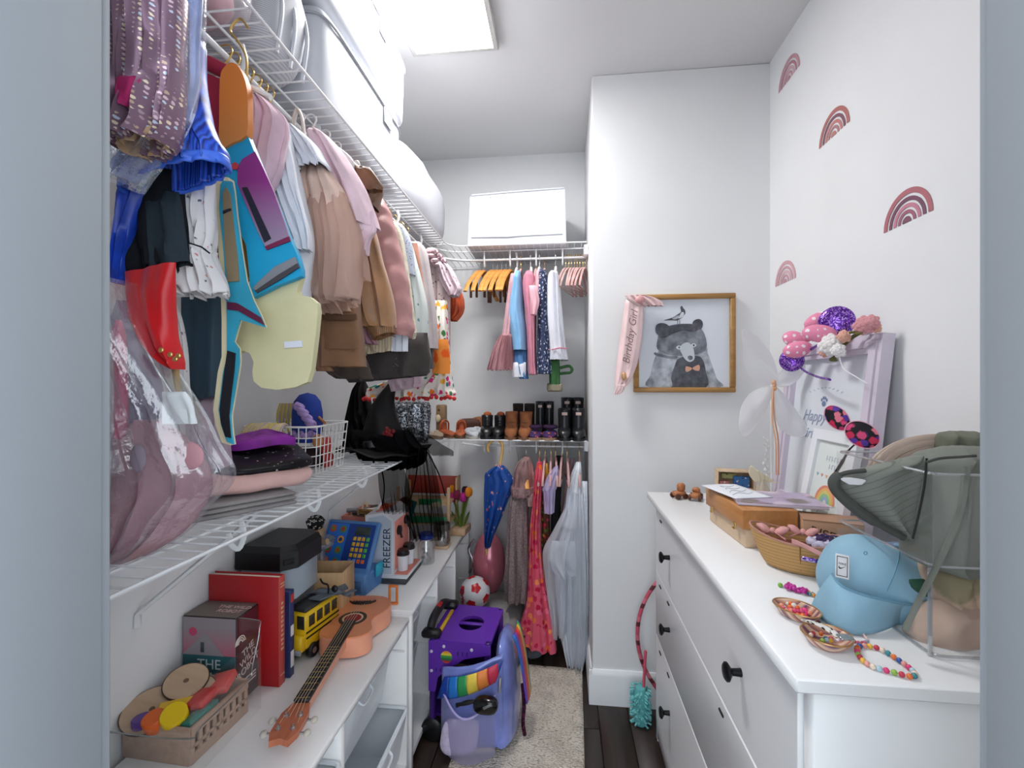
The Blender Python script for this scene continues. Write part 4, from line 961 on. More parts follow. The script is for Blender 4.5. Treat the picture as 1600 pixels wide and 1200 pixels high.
# plywood box
t = thing('plywood_box', 'open plywood box with punched holes behind the guitar', 'box', (-.842, 1.545, Z1), 6)
ply = wood('plywood', (186,148,104), (206,170,126), 3, 2, .6)
w_, d_, h_ = .18, .11, .185
for nm, c, d in (('front_panel',(0,-d_/2,h_/2),(w_,.006,h_)),('back_panel',(0,d_/2,h_/2),(w_,.006,h_)),('side_panel',(-w_/2,0,h_/2),(.006,d_,h_)),('side_panel',(w_/2,0,h_/2),(.006,d_,h_)),('bottom',(0,0,.004),(w_,d_,.006))): MB().box(c, d, .001).build(nm, ply, t)
for xx, zz in ((.02,.10),(.05,.13),(.06,.07)): MB().lathe([(.003,0),(.003,.0008),(0,.0008)], 10, T(xx,-d_/2-.0032,zz) @ rot(90,0,0)).build('hole', bk, t)
MB().tube(catmull([(.0,-.06,.055),(.012,-.064,.07),(.03,-.066,.06),(.03,-.066,.04)], 4), .004, 6).build('hook_print', bk, t)
# ukulele on its back
t = thing('ukulele', 'peach pink ukulele lying face up with a dark fretboard', 'guitar', (-.685, 1.475, Z1+.005), 188.5)
body = [(0,-.125),(.045,-.122),(.080,-.105),(.100,-.070),(.101,-.035),(.088,-.002),(.070,.028),(.064,.052),(.070,.078),(.078,.100),(.076,.125),(.060,.145),(.032,.156)]
out = body+[(-x, y) for x, y in body[::-1] if x > 0]
oc = [(p.x, p.y) for p in catmull([Vector((x, y, 0)) for x, y in out], 4, True)]
sidem = M('uke_side', (240,164,132), .35, 0, .05, 8); topm = M('uke_top', (232,146,100), .3, 0, .06, 6, 0, .3, .5, 0, .3)
m = MB(); m.prism(oc, .058); m.build('body_sides', sidem, t, smooth=50)
inn = [(x*.985, y*.985+.0002) for x, y in oc]
tpo = MB().prism(inn, .004, z0=.0575).build('soundboard', topm, t, smooth=50)
MB().lathe([(.033,0),(.044,0),(.044,.0012),(.033,.0012),(.033,0)], 40, T(0,.04,.0616), cap=False).build('rosette', M('rosette_dark', (58,46,34), .4), tpo)
MB().lathe([(.027,0),(.033,0),(.033,.0009),(.027,.0009),(.027,0)], 40, T(0,.04,.0616), cap=False).build('rosette_ring', M('rosette_pale', (222,180,150), .4), tpo)
MB().lathe([(.0275,0),(.0275,.0005),(0,.0005)], 36, T(0,.04,.0616)).build('sound_hole', M('hole_red', (136,34,34), .7), tpo)
fb = M('fretboard', (38,32,32), .45)
MB().box((0,.255,.066), (.036,.375,.008), .001).build('fretboard', fb, t)
MB().prism([(-.016,.13),(.016,.13),(.013,.44),(-.013,.44)], .03, z0=.034).build('neck', M('uke_neck', (216,150,122), .4), t)
for i in range(12):
    yy = .435-.375*(1-2**(-i/9.0))
    MB().box((0,yy,.0705), (.035,.0016,.0012)).build('fret', gold, t)
MB().prism([(-.020,.44),(.020,.44),(.031,.475),(.030,.535),(.020,.56),(.0,.552),(-.020,.56),(-.030,.535),(-.031,.475)], .014, rot(0,0,0), .048).build('headstock', wood('uke_head', (176,96,66), (206,122,88), 3, 1, .35), t)
for i in range(4): MB().tube([(-.012+.008*i,-.070,.0635),(-.012+.008*i,.06,.0715),(-.0105+.007*i,.44,.0725),(-.02+.0133*i,.49+.02*(i in (0,3)),.064)], .00055, 5).build('string', M('nylon', (216,200,170), .4), t)
br = MB().prism([(-.046,-.075),(-.034,-.066),(.034,-.066),(.046,-.075),(.030,-.058),(.0,-.051),(-.030,-.058)], .007, z0=.0612).build('bridge', fb, t)
for i in range(7): MB().box((-.027+.009*i,-.062,.069), (.003,.014,.003), .0006).build('bridge_tooth', bk, br)
for sg in (-1, 1):
    for yy in (.485,.525):
        pg_ = MB().lathe([(.0055,0),(.0055,.003),(.003,.004),(.0028,.010),(0,.0105)], 14, T(sg*.016,yy,.062)).build('tuning_post', chrome, t)
        MB().box((sg*.036,yy,.052), (.014,.004,.004)).build('peg_shaft', chrome, t)
        MB().ball((sg*.047,yy,.052), (.008,.010,.006), 12).build('peg_button', M('peg_pearl', (206,200,186), .3), t)
# orange toy frame behind the guitar
t = thing('toy_stand', 'orange plastic frame sticking up behind the ukulele', 'toy', (-.620, 1.640, .579), 0)
om = M('orange_plastic', (222,118,36), .35)
m = MB(); m.box((-.014,0,.035), (.008,.008,.07), .002); m.box((.014,0,.035), (.008,.008,.07), .002); m.box((0,0,.068), (.036,.010,.008), .002); m.box((0,0,.004), (.036,.012,.008), .002)
m.build('frame', om, t)
MB().box((-.05,-.0,.004), (.12,.014,.007), .002).build('rail', om, t)
# crate with discs and blocks, near corner
t = thing('wooden_crate', 'small pale crate with slots full of discs and blocks', 'crate', (-.882, 1.005, Z1), -3)
pal = wood('crate_wood', (168,138,118), (188,158,136), 4, 1, .6)
cw, cd, ch = .17, .17, .082
for nm, c, d in (('end_panel',(0,-cd/2,ch/2),(cw,.006,ch)),('end_panel',(0,cd/2,ch/2),(cw,.006,ch)),('bottom',(0,0,.004),(cw,cd,.006))): MB().box(c, d, .001).build(nm, pal, t)
for sx_ in (-1, 1):
    m = MB(); x = sx_*cw/2
    m.box((x,0,.012), (.006,cd,.024), .001); m.box((x,0,ch-.010), (.008,cd,.020), .001)
    for i in range(9): m.box((x,-cd/2+.006+i*(cd-.012)/8,ch/2), (.006,.010,ch-.04), .001, )
    m.box((x,0,ch*.45), (.006,cd,.008), .001)
    m.build('slatted_side', pal, t)
dm = wood('disc_wood', (176,148,120), (194,168,140), 2, 0, .6); dke = M('burnt_edge', (58,36,26), .7)
def disc(name, label, loc, r, rx, ry, hole=True):
    t = thing(name, label, 'disc', loc, 0, None, rx, ry)
    MB().lathe([(0,0),(r,0),(r,.0035),(0,.0035)], 40).build('disc_edge', dke, t)
    MB().lathe([(0,.0036),(r-.0022,.0036),(r-.0022,.0042),(0,.0042)], 40).build('disc_face', dm, t)
    if hole: MB().lathe([(.006,.0043),(.006,.0046),(0,.0046)], 16).build('disc_hole', M('hole_brown', (110,84,64), .7), t)
disc('wooden_disc', 'largest thin wooden disc, leaning out of the crate at the near end', (-.930,.955,Z1+.084), .060, 16, 10)
disc('wooden_disc', 'middle-sized thin wooden disc behind the largest one', (-.905,1.022,Z1+.108), .048, 18, 14)
disc('wooden_disc', 'smallest thin wooden disc nearest the red blocks', (-.868,1.018,Z1+.094), .036, 16, 14, False)
def block(label, loc, d, col, rz, rx=0, ry=0, cyl=False):
    t = thing('toy_block', label, 'toy block', loc, rz, 'toy blocks in the crate', rx, ry)
    m = MB()
    m.lathe([(d[0]-.002,0),(d[0],.002),(d[0],d[2]-.002),(d[0]-.002,d[2])], 28) if cyl else m.box((0,0,d[2]/2), d, .003)
    m.build('block', M('block_%d_%d_%d' % col, col, .4), t)
block('coral red block at the far end of the crate', (-.832,1.050,Z1+.084), (.052,.058,.020), (220,84,78), 10, 12, -14)
block('scarlet block beside the yellow cylinder', (-.842,.995,Z1+.080), (.056,.052,.020), (206,42,40), -6, 10, -14)
block('bright yellow cylinder block in the crate', (-.862,.945,Z1+.074), (.026,.026,.034), (238,200,20), 0, 30, 20, True)
block('mustard yellow block under the large disc', (-.884,.972,Z1+.078), (.07,.03,.016), (226,182,40), 30, 8)
block('orange ball-ended block at the crate front', (-.895,.930,Z1+.068), (.022,.022,.03), (232,104,30), 0, 20, 0, True)
block('teal block along the crate side', (-.818,.965,Z1+.070), (.03,.08,.016), (56,132,120), -4, 0, -10)
block('violet block at the near end of the crate', (-.925,.925,Z1+.070), (.02,.02,.02), (94,60,140), 0, 0, 0, True)
t = thing('red_ball_toy', 'brown red dome toy against the wall behind the crate', 'toy', (-.962, 1.075, Z1+.030), 0)
MB().ball((0,0,0), (.024,.030,.028), 16).build('dome', M('brick_red', (120,62,54), .6), t)
# clear acrylic tray standing around the crate
acr = sheer('acrylic', (200,206,208), .02, .035, .05)
acre = sheer('acrylic_edge', (120,126,126), .55, .2, .1)
t = thing('acrylic_organizer', 'clear acrylic organiser with rounded corners around the crate', 'organizer', (-.872, .99, Z1), 0)
aw, ad, ah = .104, .112, .225
m = MB(); m.box((aw,0,ah/2-.02), (.003,2*ad,ah-.04)); m.box((0,ad,ah/2), (2*aw,.003,ah)); m.box((0,-ad,.05), (2*aw,.003,.10)); m.build('walls', acr, t)
MB().tube(catmull([(-aw,ad,ah),(aw-.02,ad,ah),(aw,ad-.004,ah-.02),(aw,ad-.03,.13),(aw,ad-.05,.10),(aw,-ad+.03,.095),(aw-.01,-ad,.09),(-aw,-ad,.09)], 5), .0016, 6).build('rim', acre, t)
# ---------------------------------------------------------------- on the farther storage unit
Z2 = .5785
t = thing('toy_cash_register', 'blue toy cash register with picture buttons and yellow number keys', 'toy till', (-.850, 1.80, Z2), -8)
regb = M('register_blue', (84,132,190), .4); regd = M('register_navy', (26,66,150), .4); regl = M('register_light', (40,116,212), .4)
MB().box((0,.0,.042), (.235,.20,.084), .008).build('drawer_base', regb, t)
MB().box((0,-.102,.035), (.20,.004,.045), .002).build('cash_drawer', M('register_drawer', (58,96,140), .4), t)
PX = T(0,-.085,.082) @ rot(62,0,0)                                  # the sloping face: local x across, y up the slope, z outwards
pn = MB(PX).box((0,.095,-.012), (.235,.200,.024), .006).build('sloping_panel', regb, t)
MB(PX).box((0,.10,.0006), (.212,.165,.001)).build('panel_print', regd, pn)
MB(PX).box((-.058,.10,.0014), (.09,.16,.001)).build('picture_side', regl, pn)
cols = [(210,70,40),(90,140,60),(40,60,120),(236,160,30),(190,50,60),(60,150,60),(220,90,50),(40,140,130)]
for i in range(8):
    MB(PX).lathe([(.0145,.0018),(.0145,.003),(.012,.004),(0,.004)], 18, T(-.082+.046*(i % 2),.158-.041*(i//2),0)).build('picture_button', M('btn_%d' % i, cols[i], .4), pn)
    MB(PX).lathe([(.008,.004),(.008,.0046),(0,.0046)], 12, T(-.082+.046*(i % 2),.158-.041*(i//2),0)).build('button_print', M('btnp_%d' % i, cols[(i*3+1) % 8], .4), pn)
MB(PX).box((.055,.155,.0022), (.066,.034,.0025), .001).build('display', M('lcd', (60,70,66), .2), pn)
for r_ in range(5):
    for c_ in range(4):
        cc = (90,180,70) if c_ == 3 and r_ < 4 else ((230,110,50) if r_ == 4 and c_ > 1 else (110,150,220) if r_ == 4 else (232,176,44))
        MB(PX).box((.026+.0195*c_,.125-.021*r_,.0022), (.014,.015,.004), .0015).build('key', M('key_%d_%d_%d' % cc, cc, .4), pn)
MB().box((.124,-.01,.075), (.012,.05,.05), .004).build('card_slot', M('cyan_plastic', (40,170,200), .4), t)
# coffee stand marked FREEZER
t = thing('toy_coffee_machine', 'pink and white toy coffee machine lettered freezer on its side', 'toy machine', (-.728, 1.905, Z2), 0)
wp_ = M('machine_white', (224,224,230), .4); pkp = M('machine_pink', (226,140,124), .45)
MB().box((.018,0,.012), (.165,.205,.022), .004).build('base', M('machine_base', (58,62,68), .45), t)
MB().box((.018,0,.028), (.170,.200,.014), .004).build('tray', wp_, t)
MB().box((.065,0,.0365), (.07,.17,.003), .001).build('tray_mat', pkp, t)
tw = MB()
prof = [(-.075,.03),(.045,.03),(.045,.262),(.005,.290),(-.075,.275)]
tw.prism(prof, .19, T(0,.095,0) @ rot(90,0,0)); b_ = tw.build('tower', wp_, t, smooth=20)
MB().prism([(-.062,.04),(.036,.04),(.036,.255),(.0,.278),(-.062,.265)], .001, T(0,-.0952,0) @ rot(90,0,0)).build('side_sheet', M('machine_side', (190,200,214), .4), b_)
MB().box((.0456,0,.150), (.002,.165,.20), .0008).build('front_panel', pkp, b_)
MB().box((-.02,0,.288), (.05,.13,.004), .001, T(-.02,0,.288) @ rot(0,-10,0) @ T(.02,0,-.288)).build('top_print', pkp, b_)
text('freezer_lettering', 'FREEZER', .043, M('letter_navy', (34,38,52), .5), b_, T(.018,-.0966,.145) @ rot(90,0,0) @ rot(0,0,90), .0005)
for yy, zz in ((-.045,.205),(.040,.225)):
    MB().lathe([(.019,0),(.019,.010),(.014,.013),(0,.013)], 20, T(.0466,yy,zz) @ rot(0,90,0)).build('spout_disc', bk, t)
    MB().tube([(.056,yy,zz-.010),(.062,yy,zz-.032)], .005, 8).build('spout', bk, t)
MB().ball((-.02,-.02,.292), (.022,.022,.016), 14).build('button', M('knob_orange', (222,84,40), .4), t)
MB().tube(catmull([(-.045,-.04,.285),(-.03,-.03,.315),(.0,-.0,.325)], 4), .006, 8).build('lever', wp_, t)
for yy, lb in ((-.045,'nearer white paper cup with a black lid on the toy coffee machine'),(.028,'farther white paper cup with a black lid on the toy coffee machine')):
    t = thing('paper_cup', lb, 'cup', (-.662, 1.905+yy, Z2+.040), 0, 'toy cups on the machine tray')
    MB().lathe([(0,0),(.020,0),(.025,.068),(0,.068)], 22).build('cup', wp_, t)
    MB().lathe([(.0275,.064),(.0275,.072),(.0245,.074),(.024,.084),(0,.084)], 22).build('lid', bk, t)
# jars
gl_ = sheer('jar_glass', (200,206,206), .12, .16, .04)
t = thing('glass_jar', 'clear glass jar with a blue lid beside the toy coffee machine', 'jar', (-.618, 2.045, Z2), 0)
MB().lathe([(0,.003),(.036,.003),(.039,.012),(.039,.085),(.030,.105),(.030,.118)], 28, cap=False).build('glass', gl_, t, solid=.003)
MB().lathe([(.032,.112),(.033,.130),(.030,.135),(0,.136)], 28).build('lid', M('lid_blue', (30,60,160), .4), t)
for i in range(7): MB().box((.012*math.cos(i*2.1),.012*math.sin(i*2.1),.014+.009*i), (.022,.016,.010), .002, T(0,0,0) @ rot(0,0,i*40)).build('trinket', M('trk_%d' % (i % 3), [(120,126,140),(60,64,90),(170,160,150)][i % 3], .5), t)
t = thing('glass_tumbler', 'smoky glass tumbler with a silver rim on a small wooden base', 'glass', (-.600, 2.255, Z2), 0)
MB().box((0,0,.006), (.075,.075,.012), .002).build('wooden_base', wood('pale_wood', (196,160,122), (214,182,146), 3), t)
MB().lathe([(0,.014),(.034,.014),(.038,.03),(.040,.095)], 28, cap=False).build('glass', sheer('smoke_glass', (120,112,96), .3, .2, .05), t, solid=.003)
MB().lathe([(.0385,.085),(.042,.088),(.0425,.118),(.040,.120),(.0385,.118)], 28, cap=False).build('rim', M('rim_silver', (120,116,108), .3, .7), t)
# toy market stall of wood with green boards
t = thing('toy_market_stall', 'wooden toy market stall with green shelves and a red back', 'toy stall', (-.70, 2.42, Z2), 0)
pw = wood('stall_wood', (190,156,116), (210,178,138), 3, 2, .6); grn = M('stall_green', (26,140,88), .5); tea = M('stall_teal', (20,112,108), .5); rdb = M('stall_red', (176,62,48), .55)
for xx in (-.155,.115):
    for yy in (-.09,.09): MB().box((xx,yy,.14), (.016,.016,.28), .002).build('post', pw, t)
for zz in (.09,.19): MB().box((-.02,0,zz), (.27,.19,.008), .001).build('shelf_board', pw, t)
MB().box((-.02,-.092,.112), (.25,.006,.032), .001).build('green_board', grn, t)
MB().box((.02,-.094,.205), (.12,.006,.03), .001).build('green_board', grn, t)
MB().box((-.09,-.10,.16), (.05,.006,.11), .001, T(-.09,-.10,.16) @ rot(0,18,0) @ T(.09,.10,-.16)).build('teal_board', tea, t)
MB().box((-.15,-.10,.08), (.05,.006,.10), .001, T(-.15,-.10,.08) @ rot(0,-24,0) @ T(.15,.10,-.08)).build('teal_board', tea, t)
MB().box((-.02,.094,.255), (.29,.006,.10), .001).build('back_board', rdb, t)
MB().box((.13,.06,.24), (.008,.09,.14), .001).build('side_board', pw, t)
MB().box((.05,-.098,.19), (.05,.004,.03), .001, T(.05,-.098,.19) @ rot(0,-14,0) @ T(-.05,.098,-.19)).build('price_card', M('card_cream', (206,188,156), .7), t)
# tulips
t = thing('tulip_vase', 'orange, pink and purple felt tulips in a wooden block', 'flowers', (-.556, 2.485, Z2), -4)
MB().box((0,0,.019), (.085,.12,.038), .003).build('wooden_block', wood('pale_wood2', (196,160,122), (216,184,148), 3, 1), t)
stm = M('stem_green', (104,128,50), .7); tcs = [(206,48,150),(240,152,28),(124,24,60),(88,28,92),(190,40,130),(236,140,30),(70,30,60)]
for i in range(7):
    a = i*2.4; x1, y1 = .030*math.cos(a)+.006*i-.02, .040*math.sin(a); zt_ = .195+.012*((i*3) % 4)
    st = MB().tube(catmull([(x1*.3,y1*.3,.03),(x1*.7,y1*.7,.11),(x1*1.5,y1*1.2,zt_-.02)], 5), .0045, 7).build('stem', stm, t)
    for k in range(5):
        b_ = k*2*PI/5
        MB().ball((x1*1.5+.009*math.cos(b_),y1*1.2+.009*math.sin(b_),zt_), (.0125,.0125,.026), 10).build('petal', M('tulip_%d' % i, tcs[i], .8), t)
for i in range(4): MB().grid(lambda u, v, i=i: (.02*math.cos(i*1.7)*(1+1.6*v)+.012*(u-.5)*math.sin(PI*v+.2), .03*math.sin(i*1.7)*(1+1.3*v)+.02*(u-.5)*math.sin(PI*v+.2), .035+.12*v-.03*v*v), 4, 10).build('leaf', stm, t, solid=.0015)
# pink crate of books with a sign
t = thing('pink_crate', 'pink cardboard crate of markers and books behind the toy till', 'crate', (-.855, 2.04, Z2), -4)
pkk = M('crate_pink', (196,118,106), .7)
for nm, c, d in (('front_panel',(0,-.10,.115),(.22,.005,.23)),('back_panel',(0,.10,.115),(.22,.005,.23)),('side_panel',(-.11,0,.115),(.005,.2,.23)),('side_panel',(.11,0,.115),(.005,.2,.23)),('bottom',(0,0,.003),(.22,.2,.005))): MB().box(c, d, .001).build(nm, pkk, t)
for i, (cc, x_, y_) in enumerate((((40,40,44),-.03,-.06),((120,120,126),-.07,-.03),((196,96,40),.05,-.05),((60,50,50),.02,.02),((210,200,190),.0,-.075))):
    tb = thing('marker_pen', ['black chunky marker on the pink crate','grey chunky marker on the pink crate','orange chunky marker on the pink crate','brown chunky marker in the pink crate','white chunky marker at the front of the pink crate'][i], 'marker', (-.855+x_, 2.04+y_, Z2+.236+.004*i), 12*i)
    MB().tube([(-.05,0,0),(-.03,0,0),(.05,0,0)], .010, 12).build('barrel', M('marker_%d' % i, cc, .45), tb)
    MB().tube([(.048,0,0),(.062,0,0)], [.0085,.007], 12).build('cap', bk if i else M('cap_white', (220,220,220), .4), tb)
tb = thing('cardboard_tray', 'plain board lid inside the pink crate under the markers', 'tray', (-.855, 2.04, Z2+.215), -4)
MB().box((0,0,.004), (.205,.185,.006), .001).build('board', M('kraft', (150,116,90), .8), tb)
t = thing('wooden_sign', 'small wooden cut-out sign reading fresh above the toy till', 'sign', (-.838, 1.885, Z2+.262), -6)
MB().box((0,0,.008), (.075,.008,.022), .004).build('sign_board', wood('sign_wood', (150,108,56), (176,132,76), 4), t)
text('fresh_lettering', 'Fresh', .022, M('letter_brown', (60,40,24), .6), t, T(0,-.0045,.009) @ rot(90,0,0), .0004)
MB().tube([(0,.002,-.08),(0,.002,.0)], .003, 6).build('sign_post', wood('sign_wood', (150,108,56), (176,132,76), 4), t)
MB().tube(catmull([(-.01,-.002,.02),(-.004,-.003,.045),(.008,-.002,.05),(.012,-.002,.03)], 4), .004, 6).build('paper_tuft', M('card_cream', (206,188,156), .7), t)
# plush chef in a clear stand
t = thing('clear_cake_stand', 'clear plastic stand by the wall with a plush toy on it', 'stand', (-.922, 1.648, Z2), 0)
MB().lathe([(.035,.0),(.032,.10),(.03,.19),(.06,.205),(.066,.225)], 28, cap=False).build('stand', sheer('clear_grey', (170,172,176), .25, .12, .05), t, solid=.002)
t = thing('plush_chef', 'plush toy with a black check cap and orange face', 'plush toy', (-.915, 1.64, Z2+.226), -20)
MB().ball((-.01,0,.030), (.036,.030,.032), 16).build('head', M('plush_tan', (176,150,120), .9), t)
MB().ball((.014,-.022,.024), (.022,.014,.022), 14).build('face', M('plush_orange', (196,110,60), .85), t)
MB().lathe([(.026,0),(.030,.012),(.034,.026),(.026,.036),(0,.038)], 20, T(-.006,-.004,.05) @ rot(10,14,0)).build('cap', spots('check_cap', (24,24,26), [(206,202,196),(24,24,26)], 110, .45, .8, 0, 0), t)
MB().ball((.035,-.032,.034), (.012,.010,.012), 10).build('nose', bk, t)
for k in range(2): MB().tube(catmull([(.02,-.01,.012-.004*k),(.05,-.02,.006),(.08,-.025,.012+.006*k)], 4), [.010]*4+[.008]*5, 8).build('arm', M('plush_tan', (176,150,120), .9), t)
t = thing('brown_doll_hair', 'reddish brown doll head behind the black veil', 'doll', (-.80, 2.28, Z2+.20), 0)
MB().ball((0,0,0), (.035,.03,.04), 14).build('hair', M('auburn', (112,62,48), .9, 0, .3, 40), t)
MB().lathe([(.02,-.20),(.032,-.18),(.022,-.06),(.012,-.03)], 16).build('dress', M('doll_brown', (96,66,60), .9), t)

# ---------------------------------------------------------------- back wall, upper rod
YR, ZR = YS+.088, ZU-.050
wnames = 'empty wooden hanger on the back rod'
for i, px in enumerate((750,756,770,777,784,791,797)):
    x = at(px, 405, y=YR).x
    hanger('wood', (x, YR, ZR), 71+random.uniform(-5, 5), 'empty wooden hanger with brown clips, %s from the left on the back rod' % ORD[i], 'empty wooden hangers', .15)
for i, px in enumerate((884,889,893,898,902,906,911,914)):
    x = at(px, 403, y=YR).x
    hanger('velvet', (x, YR, ZR), 76+random.uniform(-4, 4), 'empty pink velvet hanger, %s from the left in the bunch by the column' % ORD[i], 'empty pink velvet hangers', .15)
def bg(name, label, rows, mat, d=.10, y=2.30, cat='clothes', part='body', **kw):
    n = len(rows)//2; r = rows[n]
    t = gthing(name, label, (r[1]+r[-1])/2, r[0], y, cat)
    drape(rows, y, d, mat, t, part, **kw); return t
t = bg('tutu_dress', 'blush pink dress with a tulle tutu skirt, leftmost on the back rod', [(428,798,806),(470,792,806),(500,788,804),(526,784,802)], fabric('blush_cotton', (212,168,176)), .07, folds=2, amp=.004)
drape([(522,784,802),(545,772,802),(578,761,803)], 2.28, .10, sheer('pink_tulle', (216,166,172), .8), t, 'tutu', 9, .014, 70, 16, rag=.004)
t = bg('blue_dress', 'sky blue dress with a deeper blue hem', [(424,806,813),(450,800,817),(488,794,819),(520,798,823),(548,802,824)], M('sky_blue', (138,188,226), .8, 0, .06, 10, 300, .2), .08, folds=2, amp=.006)
drape([(545,803,824),(575,805,824),(592,812,826)], 2.30, .06, M('deep_blue', (84,134,186), .8), t, 'hem', 3, .006, 40, 10)
drape([(566,802,822),(580,800,822),(589,800,821)], 2.25, .012, wht, t, 'lining', 2, .003, 30, 8)
t = bg('pink_shirt', 'rose pink long-sleeved shirt on the back rod', [(424,822,832),(440,817,838),(465,818,838),(500,822,838),(560,825,838),(585,826,840)], M('rose_pink', (214,140,160), .85, 0, .08, 12, 300, .2), .08, folds=2, amp=.006)
drape([(446,826,838),(470,828,843),(492,829,838)], 2.20, .02, M('pale_rose', (228,176,188), .85), t, 'sleeve', 2, .004, 30, 14)
drape([(422,838,844),(450,836,846),(480,838,842)], 2.26, .03, M('pale_rose', (228,176,188), .85), t, 'collar_side', 2, .003, 24, 10)
bg('navy_dress', 'navy dress with a dense white flower print', [(422,842,852),(440,840,857),(480,840,857),(540,839,861),(584,838,863)], spots('navy_floral', (52,62,92), [(206,212,226),(150,166,196),(226,226,232),(90,106,146)], 75, .36, .85), .08, folds=2.5, amp=.008)
t = bg('white_dress', 'white dress with a thin pink hem trim on the back rod', [(424,860,871),(442,854,875),(490,853,879),(540,856,884),(563,856,888)], wht, .09, folds=3.5, amp=.012)
a, b = at(857,546,y=2.205)-t.location, at(886,544,y=2.205)-t.location
MB().tube(catmull([a+Vector((0,.03,0)), a.lerp(b,.33), a.lerp(b,.66)+Vector((0,-.006,.003)), b+Vector((0,.03,0))], 5), .0035, 6).build('pink_trim', M('rose_pink', (214,140,160), .85), t)
for i, px in enumerate((808,814,829,838,843,851,868)):
    hanger('velvet' if i % 2 else 'plastic', (at(px,405,y=YR).x, YR, ZR), 90+random.uniform(-4,4), ['hanger of the blush tutu dress','hanger of the sky blue dress','hanger of the rose pink shirt','hanger beside the rose pink shirt','hanger between pink shirt and navy dress','hanger of the navy flowered dress','hanger of the white dress on the back rod'][i], 'hangers of the clothes on the back rod', .10)
t = gthing('knit_cactus', 'green knitted cactus toy hanging below the white dress', 866, 590, 2.28, 'toy')
ck = stripes('cactus_knit', [(0,(64,112,62)),(.55,(40,84,46))], 'X', 160, .9)
drape([(560,858,874),(580,858,875),(602,858,875)], 2.28, .022, ck, t, 'trunk', 3, .003, 36, 12)
q = [at(px,py,y=2.27)-t.location for px,py in ((874,584),(882,583),(891,582),(894,577),(890,572),(882,573),(875,575))]
MB().tube(catmull(q, 4), .007, 8).build('arm', M('cactus_green', (50,98,54), .9), t)
drape([(599,855,878),(606,854,879),(612,856,878)], 2.28, .026, M('pot_felt', (140,132,112), .9), t, 'pot', 2, .002, 30, 6, capb=True)
MB().tube([at(866,562,y=2.28)-t.location, at(868,405,y=2.38)-t.location], .0008, 4).build('cord', M('cactus_green', (50,98,54), .9), t)

# ---------------------------------------------------------------- shoes along the back shelf
ZSH = ZL+.0025
def boot(name, label, px, y, w, ln, h, mat, sole, cat='boot', shaft=None, rz=0, toe=.42, lift=.012, group=None, open_=True):
    x = at(px, 690, y=y).x
    t = thing(name, label, cat, (x, y, ZSH), rz, group)
    fh = min(h*.55, .062)
    def foot(u, v):
        a = 2*PI*u; s_ = v                                        # v: heel (0) .. toe (1) along -y
        yy = ln*(.45-.95*s_); ww = w/2*(.80+.25*math.sin(PI*min(1, s_*1.05)))*(1 if s_ < .8 else math.sqrt(max(0, 1-((s_-.8)/.21)**2))*.98+.02)
        ww *= 1 if s_ > .08 else .6+.4*s_/.08
        hh = fh*(1-.42*s_**1.5)*(1 if s_ < .82 else math.sqrt(max(0.02, 1-((s_-.82)/.19)**2)))
        c_, q = math.cos(a), math.sin(a)
        z = lift+hh*(.5+.5*math.copysign(abs(q)**.8, q))
        return (ww*math.copysign(abs(c_)**.8, c_), yy, z)
    MB().grid(foot, 28, 22, wu=True, cap=True).build('foot', mat, t)
    if h > .07:
        sw = shaft or w*.80
        def sh(u, v):
            a = 2*PI*u; k = 1-.06*math.sin(PI*v)+.04*v
            return (sw/2*k*math.cos(a), ln*.19+sw*.62*k*math.sin(a)-.01*(1-v), fh*.45+(h-fh*.45)*v)
        MB().grid(sh, 28, 12, wu=True).build('shaft', mat, t, solid=.004)
        MB().tube([(sw/2*math.cos(a)*.98, ln*.19+sw*.62*math.sin(a)*.98, h) for a in [2*PI*i/28 for i in range(28)]], .0035, 6, True).build('collar', mat, t)
    def so(s): 
        pts = []
        for i in range(24):
            v = i/23; yy = ln*(.47-.98*v); ww = w/2*(.84+.24*math.sin(PI*min(1, v*1.05)))*(1 if v < .8 else math.sqrt(max(0, 1-((v-.8)/.205)**2)))*(1 if v > .08 else .6+.4*v/.08)
            pts.append((s*ww, yy))
        return pts
    poly = so(1)+so(-1)[::-1]
    MB().prism(poly, lift+.002).build('sole', sole, t, smooth=40)
    return t
rub = M('rubber_black', (28,30,34), .32); rsole = M('rubber_sole', (20,21,24), .5); tagm = M('boot_tag', (206,180,172), .5)
brb = M('brown_suede', (150,92,56), .9, 0, .12, 30, 160, .4); bro = M('brown_sole', (116,80,54), .6)
bls = M('boot_black', (22,22,25), .35, 0, .1, 30); 
def tagged(t, h, ln, w):
    MB().box((0, ln*.19-w*.62*1.06-.002, h-.024), (w*.46,.004,.015), .001).build('tag', tagm, t)
for i, px in enumerate((882, 904)):
    t = boot('rain_boot', ['tall black rain boot at the right end of the shoe row, left one','tall black rain boot at the far right end of the shoe row'][i], px, 2.345, .064, .145, .155, rub, rsole, 'boot', .060, 2-4*i); tagged(t, .155, .145, .060)
for i, px in enumerate((886, 903)):
    t = boot('rain_boot', ['tallest black rain boot standing behind, left one of the rear pair','tallest black rain boot standing behind, right one of the rear pair'][i], px, 2.53, .064, .145, .205, rub, rsole, 'boot', .060, 0); tagged(t, .205, .145, .060)
for i, px in enumerate((844, 858)):
    t = boot('rain_boot', ['black rain boot behind the purple booties, left one','black rain boot behind the purple booties, right one'][i], px, 2.50, .050, .13, .185, rub, rsole, 'boot', .046, 0); tagged(t, .185, .13, .046)
pur = spots('purple_print', (62,36,84), [(230,120,60),(240,200,80),(90,130,200),(200,70,110),(62,36,84),(62,36,84)], 60, .34, .7)
